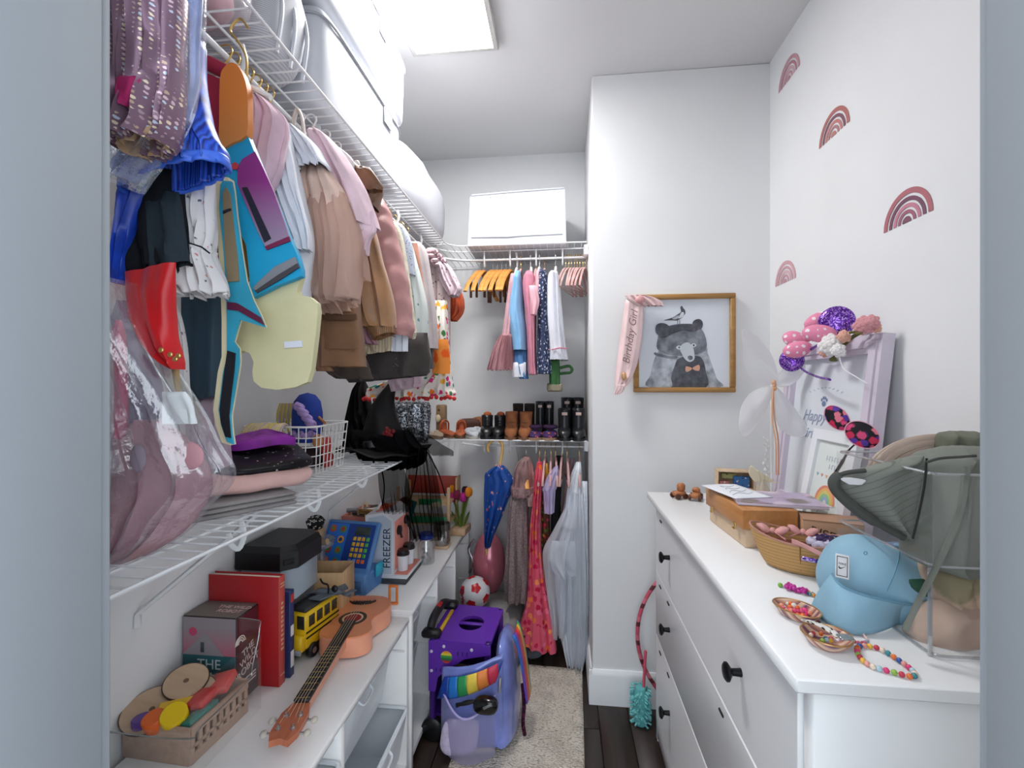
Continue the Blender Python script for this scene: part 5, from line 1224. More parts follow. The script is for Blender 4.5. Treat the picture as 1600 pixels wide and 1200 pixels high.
for i, px in enumerate((836, 859)):
    t = boot('fleece_bootie', ['purple printed bootie, left of the pair','purple printed bootie, right of the pair'][i], px, 2.345, .074, .12, .064, pur, M('tan_sole', (150,122,96), .7), 'shoe', None, 4-8*i)
    MB().tube([(.030*math.cos(a), .035+.032*math.sin(a), .062) for a in [2*PI*k/20 for k in range(20)]], .010, 7, True).build('fleece_collar', M('plum_fleece', (60,34,70), .95, 0, .2, 90, 200, .8), t)
for i, px in enumerate((799, 821)):
    t = boot('suede_boot', ['tan brown lace boot, left of the pair','tan brown lace boot, right of the pair'][i], px, 2.36, .066, .14, .135, brb, bro, 'boot', .060, 3-6*i)
    for k in range(4): MB().tube([(-.016,-.012-.006*k,.085-.013*k),(0,-.020-.007*k,.087-.013*k),(.016,-.012-.006*k,.083-.013*k)], .0022, 5).build('lace', bro, t)
for i, px in enumerate((809, 827)):
    boot('dress_boot', ['dark boot top behind the tan pair, left one','dark boot top behind the tan pair, right one'][i], px, 2.55, .058, .13, .170, M('dark_suede', (44,32,32), .9), rsole, 'boot', .054, 0)
for i, px in enumerate((761, 780)):
    t = boot('combat_boot', ['shiny black lace-up boot, left of the pair','shiny black lace-up boot, right of the pair'][i], px, 2.38, .066, .145, .115, bls, rsole, 'boot', .056, 6-10*i)
    for k in range(4): MB().tube([(-.015,-.006-.007*k,.088-.011*k),(0,-.016-.008*k,.090-.011*k),(.015,-.006-.007*k,.086-.011*k)], .002, 5).build('lace', bk, t)
    MB().ball((0,.04,.12), (.022,.014,.016), 10).build('tongue', M('rust_lining', (166,84,44), .8), t)
wsn = M('sneaker_white', (206,210,216), .6, 0, .08, 30)
for i, px in enumerate((737, 747)):
    t = boot('sneaker', ['white sneaker lying left of the black boots, nearer one','white sneaker lying left of the black boots, farther one'][i], px, 2.38+.05*i, .060, .13, .066, wsn, M('sneaker_sole', (196,190,182), .6), 'shoe', None, 28-50*i)
    for k in range(3): MB().tube([(-.015,-.01-.012*k,.052-.005*k),(.015,-.013-.012*k,.053-.005*k)], .003, 5).build('lace', M('lace_white', (224,226,230), .7), t)
rst = M('rust_leather', (184,92,52), .55, 0, .12, 20)
for i, (px, rz) in enumerate(((699, 40), (720, 8))):
    t = boot('sandal', ['rust orange strap sandal lying left, next to the beige flats','rust orange strap sandal lying right, next to the white sneakers'][i], px, 2.40, .056, .125, .050, rst, bro, 'shoe', None, rz)
    MB().tube(catmull([(-.026,.04,.03),(-.02,.03,.075),(.0,.035,.088),(.02,.03,.075),(.026,.04,.03)], 5), .008, 8, flat=.5).build('strap', rst, t)
    MB().ball((0,.052,.05), (.024,.012,.034), 12).build('heel_cup', rst, t)
bgs = M('beige_flat', (176,156,134), .7)
for i, (px, y) in enumerate(((679, 2.33), (688, 2.42))):
    boot('ballet_flat', ['beige ballet flat at the left end of the shoe row, nearer one','beige ballet flat at the left end of the shoe row, farther one'][i], px, y, .050, .115, .034, bgs, M('flat_sole', (120,100,84), .7), 'shoe', None, 55-20*i)
t = gthing('wooden_figure', 'small wooden block figure with a dot eye behind the beige flats', 690, 645, 2.50, 'toy')
MB().box((0,0,-.035), (.052,.05,.16), .006).build('block', wood('figure_wood', (120,92,62), (144,114,80), 4, 2), t)
MB().ball((-.008,-.0265,.018), (.005,.003,.005), 8).build('eye', bk, t)
MB().ball((-.012,-.03,-.03), (.016,.012,.022), 12).build('belly', M('cream_felt2', (206,190,156), .9), t)
t = gthing('brown_shoe', 'dark brown shoe behind the white sneakers', 733, 655, 2.55, 'shoe')
soft_box((0,0,-.07), (.14,.07,.075), 3, 3, .008, 3).build('upper', M('shoe_brown', (80,48,36), .7), t)
MB().box((0,0,-.072), (.145,.072,.01), .004).build('sole', rsole, t)
t = gthing('brown_slipper', 'brown and black slipper behind the rust sandals', 752, 655, 2.57, 'shoe')
soft_box((0,0,-.07), (.12,.07,.085), 3, 3, .012, 5).build('upper', spots('leopard', (140,92,60), [(40,28,24),(40,28,24),(170,120,80)], 70, .3, .8), t)
MB().box((0,0,-.072), (.125,.072,.01), .004).build('sole', rsole, t)

# ---------------------------------------------------------------- back wall, lower rod
ZR2 = ZL-.037
umb = spots('umbrella_print', (30,74,150), [(226,160,150),(206,110,110),(200,180,190),(30,74,150),(30,74,150)], 42, .22, .5, 0, 1, (1,1,.7))
t = gthing('umbrella', 'folded blue printed umbrella with a curved wooden handle', 778, 770, 2.31, 'umbrella')
drape([(727,776,786),(733,766,792),(740,758,797),(752,757,804),(765,757,802),(778,757,796),(810,757,783),(842,757,770),(856,758,766)], 2.31, .035, umb, t, 'canopy', 3, .012, 60, 34, capb=True, seed=2)
hw = wood('bamboo', (206,160,86), (226,186,116), 3, 2, .4)
q = [at(px,py,y=2.33)-t.location for px,py in ((763,706),(762,698),(767,690),(775,687),(782,690),(785,698),(784,710),(781,728))]
MB().tube(catmull(q, 5), .0075, 10).build('handle', hw, t)
q = at(760,858,y=2.31)-t.location; MB().lathe([(.006,-.026),(.007,-.01),(.009,.012),(0,.012)], 14, T(*q)).build('ferrule', hw, t)
q = at(779,727,y=2.31)-t.location
for k in range(8): a = k*PI/4; MB().ball((q.x+.014*math.cos(a), q.y+.014*math.sin(a), q.z-.002), (.004,.004,.006), 6).build('rib_tip', M('tip_pink', (206,150,150), .5), t)
t = bg('tweed_dress', 'mauve dress with a satin ruched bodice and tweed skirt', [(714,818,827),(724,808,832),(740,803,835),(764,800,835)], M('mauve_satin', (166,132,130), .3, 0, .18, 20, 40, .5), .06, y=2.31, folds=5, amp=.008)
drape([(758,799,835),(766,798,836),(774,800,832)], 2.30, .062, M('mauve_satin2', (150,118,118), .35, 0, .2, 60, 60, .7), t, 'ruched_waist', 14, .004, 70, 8)
drape([(768,799,828),(800,794,826),(850,791,827),(900,789,828),(937,789,824)], 2.31, .05, M('mauve_tweed', (136,118,118), .9, 0, .22, 120, 300, .5), t, 'skirt', 3, .012, 50, 24)
drape([(770,822,834),(790,824,833)], 2.27, .02, M('mauve_satin', (166,132,130), .3), t, 'side_sleeve', 2, .004, 24, 8)
ptw = spots('hot_floral', (226,96,120), [(240,128,60),(206,40,90),(246,150,90),(196,30,70),(236,120,150)], 30, .40, .8)
t = bg('floral_sundress', 'hot pink and orange flowered sundress reaching the floor', [(722,839,847),(745,835,848),(780,832,846),(830,827,845),(880,826,848),(930,823,856),(970,814,864),(998,806,1016,870)], ptw, .06, y=2.30, folds=4, amp=.014, nv=44)
MB().tube(catmull([at(843,716,y=2.32)-t.location, at(841,735,y=2.29)-t.location, at(836,752,y=2.27)-t.location], 4), .0025, 6).build('strap', M('strap_pink', (206,70,100), .8), t)
t = bg('green_floral_dress', 'narrow dark dress with red and green flowers behind the pink sundress', [(735,848,856),(790,846,858),(850,846,860),(905,846,862)], spots('dark_floral', (96,60,40), [(206,40,70),(90,130,50),(226,170,60),(210,60,100)], 45, .4, .8), .04, y=2.40, folds=2, amp=.006)
t = bg('lilac_camisole', 'pale lilac satin camisole on the lower back rod', [(728,868,872),(742,856,874),(762,846,870),(768,848,868),(800,850,866)], M('lilac_satin', (190,178,214), .4, 0, .1, 16), .04, y=2.30, folds=3, amp=.006)
t = bg('black_dress', 'black dress glimpsed between the lilac camisole and white gown', [(712,868,880),(750,866,878),(795,862,876),(850,860,880)], M('black_jersey', (20,20,24), .9), .04, y=2.42, folds=2, amp=.004)
t = bg('mustard_chain', 'mustard beaded string looped on the lower back rod', [(724,852,856),(740,849,858),(756,850,856)], M('mustard_beads', (216,150,50), .5, 0, .2, 120, 200, .8), .012, y=2.34, cat='beads', part='loop', folds=2, amp=.003)
gw = sheer('gown_white', (236,240,246), .62); gw2 = M('gown_satin', (228,233,240), .55, 0, .06, 10, 60, .3)
t = bg('white_gown', 'long white tulle dress-up gown at the right of the lower rod', [(722,900,908),(748,890,910),(788,882,910),(820,876,914)], gw2, .05, y=2.32, folds=4, amp=.008)
drape([(800,886,912),(840,874,914),(880,868,916),(930,868,917),(990,874,916),(1044,886,908)], 2.33, .05, gw2, t, 'underskirt', 3, .020, 60, 30)
drape([(795,882,902),(830,864,902),(862,848,898),(900,851,894),(945,858,892),(992,864,886)], 2.28, .04, gw, t, 'tulle_flap', 2.2, .024, 70, 30, rag=.006, seed=1)
drape([(770,894,914),(850,888,918),(930,886,920),(1000,886,918),(1038,890,912)], 2.27, .045, gw, t, 'tulle_overskirt', 2.5, .022, 70, 30, rag=.006, seed=4)
drape([(845,862,912),(880,858,910),(905,872,895,908)], 2.24, .012, gw, t, 'tulle_tier', 2, .014, 50, 12, seed=7)
drape([(752,906,918),(800,904,919),(870,906,920),(960,910,920)], 2.27, .018, M('feather_white', (226,230,236), .9, 0, .06, 60, 150, .9), t, 'feather_boa', 4, .008, 40, 30)
for i, (px, lb) in enumerate(((822,'hanger of the mauve tweed dress'),(843,'hanger of the hot pink sundress'),(852,'hanger beside the mustard beads'),(861,'hanger of the lilac camisole'),(868,'hanger of the black dress on the lower rod'),(878,'bare hanger left of the white gown'),(886,'bare hanger nearest the white gown'),(905,'hanger of the white gown'))):
    hanger('velvet' if i not in (0,) else 'wood', (at(px,700,y=YR).x, YR, ZR2), 90+random.uniform(-5,5), lb, 'hangers on the lower back rod', .11)
t = bg('rose_beads_dress', 'dusty pink strappy dress among the bare hangers', [(716,890,897),(750,884,894),(790,878,888),(812,874,882)], M('dusty_rose', (150,118,122), .8), .03, y=2.40, folds=2, amp=.004)

# ---------------------------------------------------------------- on the floor
t = thing('rug', 'beige woven wool rug on the dark floor', 'rug', (-.165, 1.62, .0005), -1.5)
rm, nt, b_, o_ = new_mat('rug_weave')
v_ = N(nt, 'ShaderNodeTexVoronoi'); v_.inputs['Scale'].default_value = 105; L(nt, coords(nt, (1,1.6,1)), v_.inputs['Vector'])
n_ = N(nt, 'ShaderNodeTexNoise'); n_.inputs['Scale'].default_value = 9; n_.inputs['Detail'].default_value = 5; L(nt, coords(nt), n_.inputs['Vector'])
c1 = ramp(nt, [(0, (236,228,216)), (.6, (210,200,186)), (1, (150,138,126))], v_.outputs['Distance']); c2 = ramp(nt, [(.42, (150,140,132)), (.55, (255,255,255))], n_.outputs[0])
mm = N(nt, 'ShaderNodeMix', data_type='RGBA', blend_type='MULTIPLY'); mm.inputs[0].default_value = .22; L(nt, c1, mm.inputs[6]); L(nt, c2, mm.inputs[7]); L(nt, mm.outputs[2], b_.inputs['Base Color']); b_.inputs['Roughness'].default_value = .95
bump(nt, b_, v_.outputs['Distance'], 1, .006)
MB().grid(lambda u, v: ((u-.5)*.485+.003*nz(v*9, 1), (v-.5)*1.28, .009+.0015*nz(u*6, v*14)), 20, 50).build('weave', rm, t, solid=.008)
for sg in (-1, 1): MB().tube([(-.24,sg*.64,.007),(0,sg*.641,.008),(.24,sg*.64,.007)], .005, 6).build('bound_edge', M('rug_edge', (186,174,158), .95), t)
# purple rolling cart
CX, CY, CZ = -.388, 1.885, .40
t = thing('rolling_cart', 'purple children’s rolling cart with a black grip and a round hole in its top', 'cart', (CX, CY, 0), -3)
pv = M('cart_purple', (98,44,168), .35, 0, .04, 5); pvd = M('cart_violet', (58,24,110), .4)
hx, hy = .122, .146
ring = lambda r0, sx, sy, n=32: [(r0*sx*math.cos(2*PI*i/n), r0*sy*math.sin(2*PI*i/n)) for i in range(n)]
hole = ring(1, .052, .058); outer = []
for i in range(32):
    a = 2*PI*i/32; c_, s_ = math.cos(a), math.sin(a); k = min(hx/abs(c_) if abs(c_) > 1e-6 else 9, hy/abs(s_) if abs(s_) > 1e-6 else 9); outer.append((k*c_, k*s_))
m = MB(); n = 32
vs = [(x, y, CZ-.012) for x, y in outer]+[(x, y, CZ) for x, y in outer]+[(x+.012, y, CZ-.012) for x, y in hole]+[(x+.012, y, CZ) for x, y in hole]
fs = []
for i in range(n):
    j = (i+1) % n; fs += [(i,j,n+j,n+i), (n+i,n+j,3*n+j,3*n+i), (2*n+i,3*n+i,3*n+j,2*n+j), (j,i,2*n+i,2*n+j)]
m._add(vs, fs); tpc = m.build('top_plate', pv, t, smooth=25)
MB().box((.012,.004,CZ-.006), (.104,.018,.008), .002).build('hole_bar', pv, tpc)
fp = MB().prism([(-hx,.20),(-hx,CZ-.006),(hx,CZ-.006),(hx+.002,.36),(.02,.335),(-.05,.285),(-.085,.255),(-.095,.20)], .010, T(0,-hy+.008,0) @ rot(90,0,0)).build('front_plate', pv, t, smooth=20)
for x_, z_ in ((-.11,CZ-.045),(-.11,CZ-.12),(-.06,CZ-.022),(.05,CZ-.026)): MB().lathe([(.006,0),(.006,.002),(.003,.0035),(0,.0035)], 14, T(x_,-hy-.002,z_) @ rot(90,0,0)).build('rivet', M('rivet_white', (206,200,214), .4), fp)
MB().lathe([(.023,0),(.023,.0015),(0,.0015)], 26, T(-.05,-hy-.002,CZ-.062) @ rot(90,0,0)).build('rainbow_badge', stripes('badge_rainbow', [(0,(40,110,60)),(.2,(60,150,70)),(.4,(222,200,60)),(.6,(226,150,50)),(.75,(206,70,40)),(.9,(150,40,60))], 'Z', 21.5, .5), fp)
for i in range(3): MB().box((-.004+.018*i,-hy-.0026,CZ-.045), (.006,.0012,.016)).build('vent_slot', pvd, fp)
for i in range(2): MB().box((-.09+.016*i,-hy-.0026,CZ-.115), (.005,.0012,.012)).build('vent_slot', pvd, fp)
for sx_ in (-1, 1):
    for sy_ in (-1, 1):
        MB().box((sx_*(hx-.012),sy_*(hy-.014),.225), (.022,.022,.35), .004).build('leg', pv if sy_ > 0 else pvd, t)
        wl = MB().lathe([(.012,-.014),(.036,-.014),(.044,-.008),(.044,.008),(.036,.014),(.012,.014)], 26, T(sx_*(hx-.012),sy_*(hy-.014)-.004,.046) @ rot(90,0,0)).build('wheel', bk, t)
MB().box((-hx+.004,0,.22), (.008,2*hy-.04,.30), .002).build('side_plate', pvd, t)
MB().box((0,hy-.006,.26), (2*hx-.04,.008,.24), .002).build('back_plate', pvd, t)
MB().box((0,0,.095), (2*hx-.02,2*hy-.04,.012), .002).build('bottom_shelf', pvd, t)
MB().box((-hx+.004,-hy+.022,CZ+.012), (.075,.042,.030), .008).build('grip_mount', bk, t); MB().box((-hx+.008,hy-.03,CZ+.012), (.065,.05,.030), .008).build('grip_mount', bk, t)
MB().tube(catmull([(-hx-.004,-hy+.03,CZ+.02),(-hx-.008,-.06,CZ+.042),(-hx-.008,.05,CZ+.045),(-hx-.002,hy-.04,CZ+.024)], 5), .017, 12).build('grip', M('grip_black', (26,26,30), .5), t)
MB().box((-hx-.008,.012,CZ+.058), (.020,.046,.012), .004).build('red_button', M('button_red', (190,30,36), .4), t)
MB().box((-hx+.030,-.01,CZ+.007), (.014,.17,.012), .002).build('yellow_strip', stripes('yellow_ticks', [(0,(226,180,40)),(.75,(120,84,20))], 'Y', 110, .5), t)
# rainbow bag hung over the cart
t = thing('rainbow_backpack', 'shiny lilac rainbow backpack hanging over the front and side of the cart', 'backpack', (-.28, 1.80, .02), -3)
ll = M('lilac_vinyl', (126,140,214), .22, .1, .2, 7, 16, .5, .6, .1, .5)
def side(u, v):
    a = 2*PI*u; z = .36*v; c_, s_ = math.cos(a), math.sin(a)
    e_ = math.sqrt(max(.02, 1-((v-.8)/.2)**2)) if v > .8 else 1
    bul = .052*(1-.45*v)*(1+.10*nz(v*5, c_*2))*e_; s_ *= e_
    return (.052+bul*c_*1.0+.012*math.sin(v*4), .05+.155*s_*(1-.2*v)+.01*nz(v*4, 3), .02+z+.015*nz(c_, v*3, 2))
MB().grid(side, 40, 26, wu=True, cap=True).build('side_bag', ll, t)
def rbw(u, v):
    z = .40-.25*v-.02*v*v; y = -.03+.12*u
    return (.090+.052*v**.6+.006*math.sin(u*PI), y+.02*v, z)
MB().grid(rbw, 12, 16).build('rainbow_flap', stripes('bag_rainbow', [(0,(206,40,60)),(.17,(226,90,40)),(.33,(240,196,60)),(.5,(70,160,80)),(.67,(40,110,200)),(.84,(110,70,180))], 'Y', 8.2, .35), t, solid=.006)
def front(u, v):
    return (-.170+.235*u, -.085-.030*math.sin(PI*u)-.018*math.sin(PI*v)+.006*nz(u*5, v*5), .02+.27*v+.07*u*v)
MB().grid(front, 30, 24).build('front_panel', ll, t, solid=.006)
def rb2(u, v): return (-.172+.225*u+.03*(v-.5), -.105-.030*math.sin(PI*u)-.012*math.sin(PI*v), .180+.085*v+.085*u)
rbp = MB().grid(rb2, 24, 8).build('rainbow_band', M('band_back', (40,70,150), .5), t, solid=.004)
for k, cc in enumerate(((24,64,160),(34,120,206),(44,146,84),(232,204,76),(234,136,60),(198,44,74))):
    MB().grid(lambda u, v, k=k: (Vector(rb2(min(1, max(0, (k+u)/6+.16*(.5-v))), v))+Vector((0,-.0035-.0004*k,0))), 4, 8).build('rainbow_stripe', M('rb_stripe_%d' % k, cc, .4), rbp, solid=.002)
net = sheer('pocket_mesh', (186,182,216), .5)
def pok(u, v): return (-.165+.205*u, -.115-.06*math.sin(PI*u)-.01*math.sin(PI*v), .0+.225*v-.06*v*math.sin(PI*u))
MB().grid(pok, 30, 20).build('mesh_pocket', net, t)
MB().tube([tuple(pok(i/30, 1)) for i in range(31)], .004, 6).build('pocket_trim', M('lilac_trim', (176,166,216), .5), t)
soft_box((-.09,-.142,.01), (.13,.03,.13), 3, 3, .02, 5).build('fluffy_lining', M('fluff_lilac', (206,192,220), .95, 0, .1, 50, 90, .9), t)
MB().tube(catmull([(.055,-.115,.235),(.058,-.128,.265),(.060,-.125,.295)], 4), .005, 6).build('zip_pull', chrome, t)
MB().tube(catmull([(.125,.0,.20),(.132,-.005,.12),(.128,-.01,.06),(.135,-.01,.01)], 4), .008, 6).build('plum_cord', glitter('plum_sequin', [(60,20,46),(110,40,80),(40,12,30)], 200), t)
t = thing('sunglasses', 'black children’s sunglasses case tucked in the mesh pocket', 'sunglasses', (-.275, 1.640, .235), -6)
soft_box((0,0,-.03), (.088,.05,.058), 2.6, 2.6, .004, 2).build('case', M('gloss_black', (12,12,15), .15), t)
MB().box((.012,-.026,.012), (.034,.003,.009), .001, T(.012,-.026,.012) @ rot(0,-32,0) @ T(-.012,.026,-.012)).build('shine_label', M('label_grey', (120,124,126), .3), t)  # small slanted grey bar on the front of the case
for k in range(2): MB().tube(catmull([(-.04,-.005,.01),(-.075,-.012+.01*k,.0),(-.11,-.005,-.012-.006*k)], 4), .006, 7).build('strap', bk, t)
# ball
t = thing('toy_football', 'white toy football with red pentagons behind the cart', 'ball', (at(742,925,y=2.33).x, 2.33, at(742,925,y=2.33).z), 0)
rb_ = .0775; BL = MB(); 
ico = []
ph = (1+5**.5)/2
for s1 in (-1,1):
    for s2 in (-1,1): ico += [Vector((0,s1,s2*ph)).normalized(), Vector((s1,s2*ph,0)).normalized(), Vector((s2*ph,0,s1)).normalized()]
MB().ball((0,0,0), rb_, 32).build('shell', M('ball_white', (222,222,226), .3), t)
RM = rot(20,-12,25)
for v_ in ico:
    n_ = (RM @ v_).normalized(); tx = n_.orthogonal().normalized(); ty = n_.cross(tx); m = MB(); ringp = []
    nb = sorted(ico, key=lambda q: (q-v_).length)[1]; d_ = (RM @ nb); d_ = (d_-n_*d_.dot(n_)).normalized(); e_ = n_.cross(d_)
    def pent(rr, off): return [tuple((n_*math.cos(rr)+(d_*math.cos(R(72*i+36))+e_*math.sin(R(72*i+36)))*math.sin(rr)).normalized()*(rb_+off)) for i in range(5)]
    p1, p0 = pent(.35, .0012), pent(.18, .0018); c_ = tuple(n_*(rb_+.0018))
    m._add([c_]+p0+p1, [(0,1+i,1+(i+1)%5) for i in range(5)]+[(1+i,6+i,6+(i+1)%5,1+(i+1)%5) for i in range(5)])
    m.build('pentagon', M('ball_red', (200,18,30), .3), t)
text('ball_lettering', 'Bruder', .030, M('ball_print', (150,20,60), .4), t, T(-.050,-.062,.0) @ rot(0,0,-38) @ rot(90,0,0) @ rot(0,0,-86), .002)
t = thing('grey_tote', 'grey fabric tote bag on the floor under the football', 'bag', (-.36, 2.42, .0), 0)
soft_box((0,0,.0), (.32,.36,at(742,925,y=2.33).z-rb_-.002), 4, 4, .012, 6).build('body', fabric('tote_grey', (150,148,146)), t)
MB().tube(catmull([(.12,-.10,.17),(.15,-.16,.20),(.17,-.17,.16),(.18,-.13,.13)], 5), .006, 7).build('handle', bk, t)
t = thing('foil_balloon', 'pink foil balloon with a silver edge against the back wall', 'balloon', (at(764,880,y=2.53).x, 2.53, at(764,880,y=2.53).z), 0)
MB().ball((0,0,0), (.092,.080,.175), 28).build('balloon', M('balloon_pink', (214,122,138), .18, .25, .08, 6, 0, .3, .6, 0, .5), t)
MB().tube(catmull([(-.075,-.03,.14),(-.105,-.04,.09),(-.085,-.045,.03),(-.10,-.04,-.04)], 6), .016, 9, flat=.5).build('foil_edge', M('foil_silver', (196,186,190), .2, .8, .2, 20, 40, .8), t)
t = thing('grey_slipper', 'grey round slipper on the floor below the sundress', 'shoe', (at(832,1012,z=.03).x, at(832,1012,z=.03).y, 0.0), 20)
soft_box((0,0,0), (.10,.14,.06), 2.6, 2.6, .004, 2).build('upper', fabric('slipper_grey', (110,112,120)), t)
MB().box((0,0,.004), (.08,.11,.008), .003).build('sole', rsole, t)
# hoop and teal duster by the column
t = thing('hula_hoop', 'pink and burgundy striped hula hoop behind the dresser', 'hoop', (.655, 1.965, .350), 0)
MB().tube([(.345*math.cos(a),0,.345*math.sin(a)) for a in [2*PI*i/80 for i in range(80)]], .0085, 8, True).build('ring', stripes('hoop_stripe', [(0,(196,84,104)),(.45,(96,36,44)),(.7,(206,110,126))], 'Z', 13, .35), t)
t = thing('chenille_duster', 'turquoise chenille duster standing beside the dresser foot', 'duster', (.318, 1.935, .0), 0)
MB().lathe([(.022,0),(.030,.02),(.030,.12),(.020,.15),(0,.155)], 20).build('head', M('teal_chenille', (96,176,178), .9), t)
m = MB()
for i in range(170):
    a = random.random()*6.28; z = random.uniform(.012,.148); m.tube([(.028*math.cos(a),.028*math.sin(a),z),(.043*math.cos(a),.043*math.sin(a),z-.004)], .004, 5)
o = m.build('tufts', M('teal_tufts', (120,196,196), .9), t); o['kind'] = 'stuff'
MB().tube([(.012,0,.15),(.02,.0,.30)], .006, 8).build('stick', M('stick_pink', (206,84,110), .5), t)
# ---------------------------------------------------------------- wall decals: four rainbows on the right wall
def arc_poly(r0, r1, n=20):
    return [(r1*math.cos(PI*i/n), r1*math.sin(PI*i/n)) for i in range(n+1)]+[(r0*math.cos(PI*i/n), r0*math.sin(PI*i/n)) for i in range(n, -1, -1)]
dlab = ['dusty pink rainbow decal highest on the right wall, by the ceiling', 'terracotta rainbow decal below and right of the highest one', 'large mauve rainbow decal nearest the doorway', 'pale pink rainbow decal lowest on the wall, above the headbands']
dcol = [[(196,148,156),(178,120,136),(202,160,168),(190,140,152),(184,132,144)], [(176,108,104),(128,84,98),(196,128,124),(170,120,124),(190,128,116)], [(176,106,114),(120,76,96),(196,128,146),(160,96,116),(130,82,98)], [(206,160,166),(198,150,160),(212,172,178),(188,140,154),(190,140,150)]]
for i, (yc, zc) in enumerate(((1.876,2.560),(1.581,2.186),(1.265,1.797),(1.905,1.788))):
    t = thing('rainbow_decal', dlab[i], 'wall decal', (XR-.0012, yc, zc), -90, 'rainbow decals', )
    for k, (r0, r1) in enumerate(((.070,.0835),(.053,.063),(.037,.047),(.022,.031),(.0,.015))):
        MB().prism(arc_poly(max(r0, .0005), r1), .0008, rot(90,0,0)).build('band', M('decal_%d_%d' % (i, k), dcol[i][k], .7), t, smooth=20)
# ---------------------------------------------------------------- bear picture on the column
YP = 2.012
t = thing('framed_picture', 'gold-framed drawing of a bear with a bow tie and a bird on its head', 'picture', ((.301+.719)/2, YC-.001, 1.357), 0)
PL = t.location
gfr = wood('gold_frame', (150,108,54), (178,134,74), 3, 0, .35)
fx0, fx1, fz0, fz1, fwid = .303-PL.x, .719-PL.x, .0, .416, .021
for nm, c, d in (('frame_rail',((fx0+fx1)/2,-.014,fz0+fwid/2),(fx1-fx0,.028,fwid)),('frame_rail',((fx0+fx1)/2,-.014,fz1-fwid/2),(fx1-fx0,.028,fwid)),('frame_stile',(fx0+fwid/2,-.014,(fz0+fz1)/2),(fwid,.028,fz1-fz0-2*fwid)),('frame_stile',(fx1-fwid/2,-.014,(fz0+fz1)/2),(fwid,.028,fz1-fz0-2*fwid))): MB().box(c, d, .003).build(nm, gfr, t)
pp = MB().box(((fx0+fx1)/2,-.010,(fz0+fz1)/2), (fx1-fx0-2*fwid+.002,.004,fz1-fz0-2*fwid+.002)).build('print_paper', M('print_paper', (214,220,228), .6), t)
def pic(name, pts, layer, mat, par, k=4):
    q = [at(920+x*.1875, 430+y*.1875, y=YP) for x, y in pts]
    q = [Vector((p.x-PL.x, p.z-PL.z, 0)) for p in q]
    q = catmull(q, k, True) if k > 1 else q
    return MB().prism(q, .0003, T(0,-.0122-.0003*layer,0) @ rot(90,0,0)).build(name, mat, par, smooth=0)
def scrib(name, c1, c2, sc=26):
    m, nt, b, o = new_mat(name); n = N(nt, 'ShaderNodeTexNoise'); n.inputs['Scale'].default_value = sc; n.inputs['Detail'].default_value = 8; L(nt, coords(nt), n.inputs['Vector'])
    L(nt, ramp(nt, [(.35, c1), (.65, c2)], n.outputs[0]), b.inputs['Base Color']); b.inputs['Roughness'].default_value = .7; return m
lg, dg, mg = scrib('pencil_light', (120,126,134), (190,196,204)), scrib('pencil_dark', (62,64,72), (96,98,106), 40), scrib('pencil_mid', (84,88,96), (140,146,154))
bb_ = pic('bear_body', [(515,935),(520,830),(545,720),(580,640),(640,590),(960,590),(1000,650),(1040,760),(1075,860),(1095,935)], 0, lg, pp)
pic('bear_chest', [(690,935),(690,860),(720,760),(760,690),(880,670),(950,690),(985,800),(985,935)], 1, dg, bb_)
pic('bear_arm', [(515,935),(525,830),(560,730),(620,720),(665,780),(690,860),(690,935)], 2, lg, bb_)
pic('bear_neck_fold', [(555,640),(600,655),(680,672),(740,672),(740,690),(660,690),(560,665)], 3, mg, bb_)
hd_ = pic('bear_head', [(580,520),(600,470),(660,425),(740,405),(840,402),(910,420),(955,455),(985,530),(990,600),(960,640),(880,660),(760,670),(650,655),(575,610)], 4, mg, pp)
pic('bear_brow', [(590,505),(620,450),(690,415),(780,402),(880,405),(930,435),(880,470),(800,460),(720,480),(640,520)], 5, dg, hd_)
pic('bear_ear', [(560,450),(570,410),(610,395),(655,405),(680,435),(640,470),(600,500),(570,485)], 6, dg, hd_)
pic('bear_ear', [(870,400),(890,370),(930,362),(955,385),(955,425),(935,450),(895,430)], 6, dg, hd_)
pic('bear_muzzle', [(765,600),(800,565),(840,560),(875,600),(888,660),(885,700),(850,722),(810,700),(780,650)], 6, M('muzzle', (200,206,212), .7), hd_)
pic('bear_nose', [(830,680),(850,668),(872,678),(868,700),(845,705)], 7, mg, hd_)
for ex, ey in ((757,600),(880,582)):
    pic('bear_eye', [(ex-24,ey),(ex,ey-18),(ex+24,ey),(ex,ey+18)], 7, M('eye_white', (206,212,218), .6), hd_)
    pic('bear_pupil', [(ex-6,ey),(ex+2,ey-9),(ex+10,ey),(ex+2,ey+9)], 8, dg, hd_)
pch = M('bow_peach', (214,160,134), .6)
pic('bow_tie', [(812,770),(820,758),(850,765),(868,776),(850,795),(822,805),(812,790)], 8, pch, bb_)
pic('bow_tie', [(932,758),(922,746),(895,756),(870,776),(892,792),(922,796),(932,780)], 8, pch, bb_)
brd = pic('bird', [(630,372),(700,350),(750,320),(775,300),(770,262),(785,252),(795,270),(808,285),(812,312),(790,340),(750,372),(700,372)], 1, dg, pp)
pic('bird_wing', [(700,355),(740,335),(768,330),(750,355),(718,365)], 2, lg, brd)
pic('bird_belly', [(780,305),(800,308),(795,335),(765,355),(755,350)], 2, M('eye_white', (206,212,218), .6), brd)
for bx_ in (745, 762): pic('bird_leg', [(bx_,370),(bx_+5,370),(bx_+5,404),(bx_,404)], 2, dg, brd, 1)
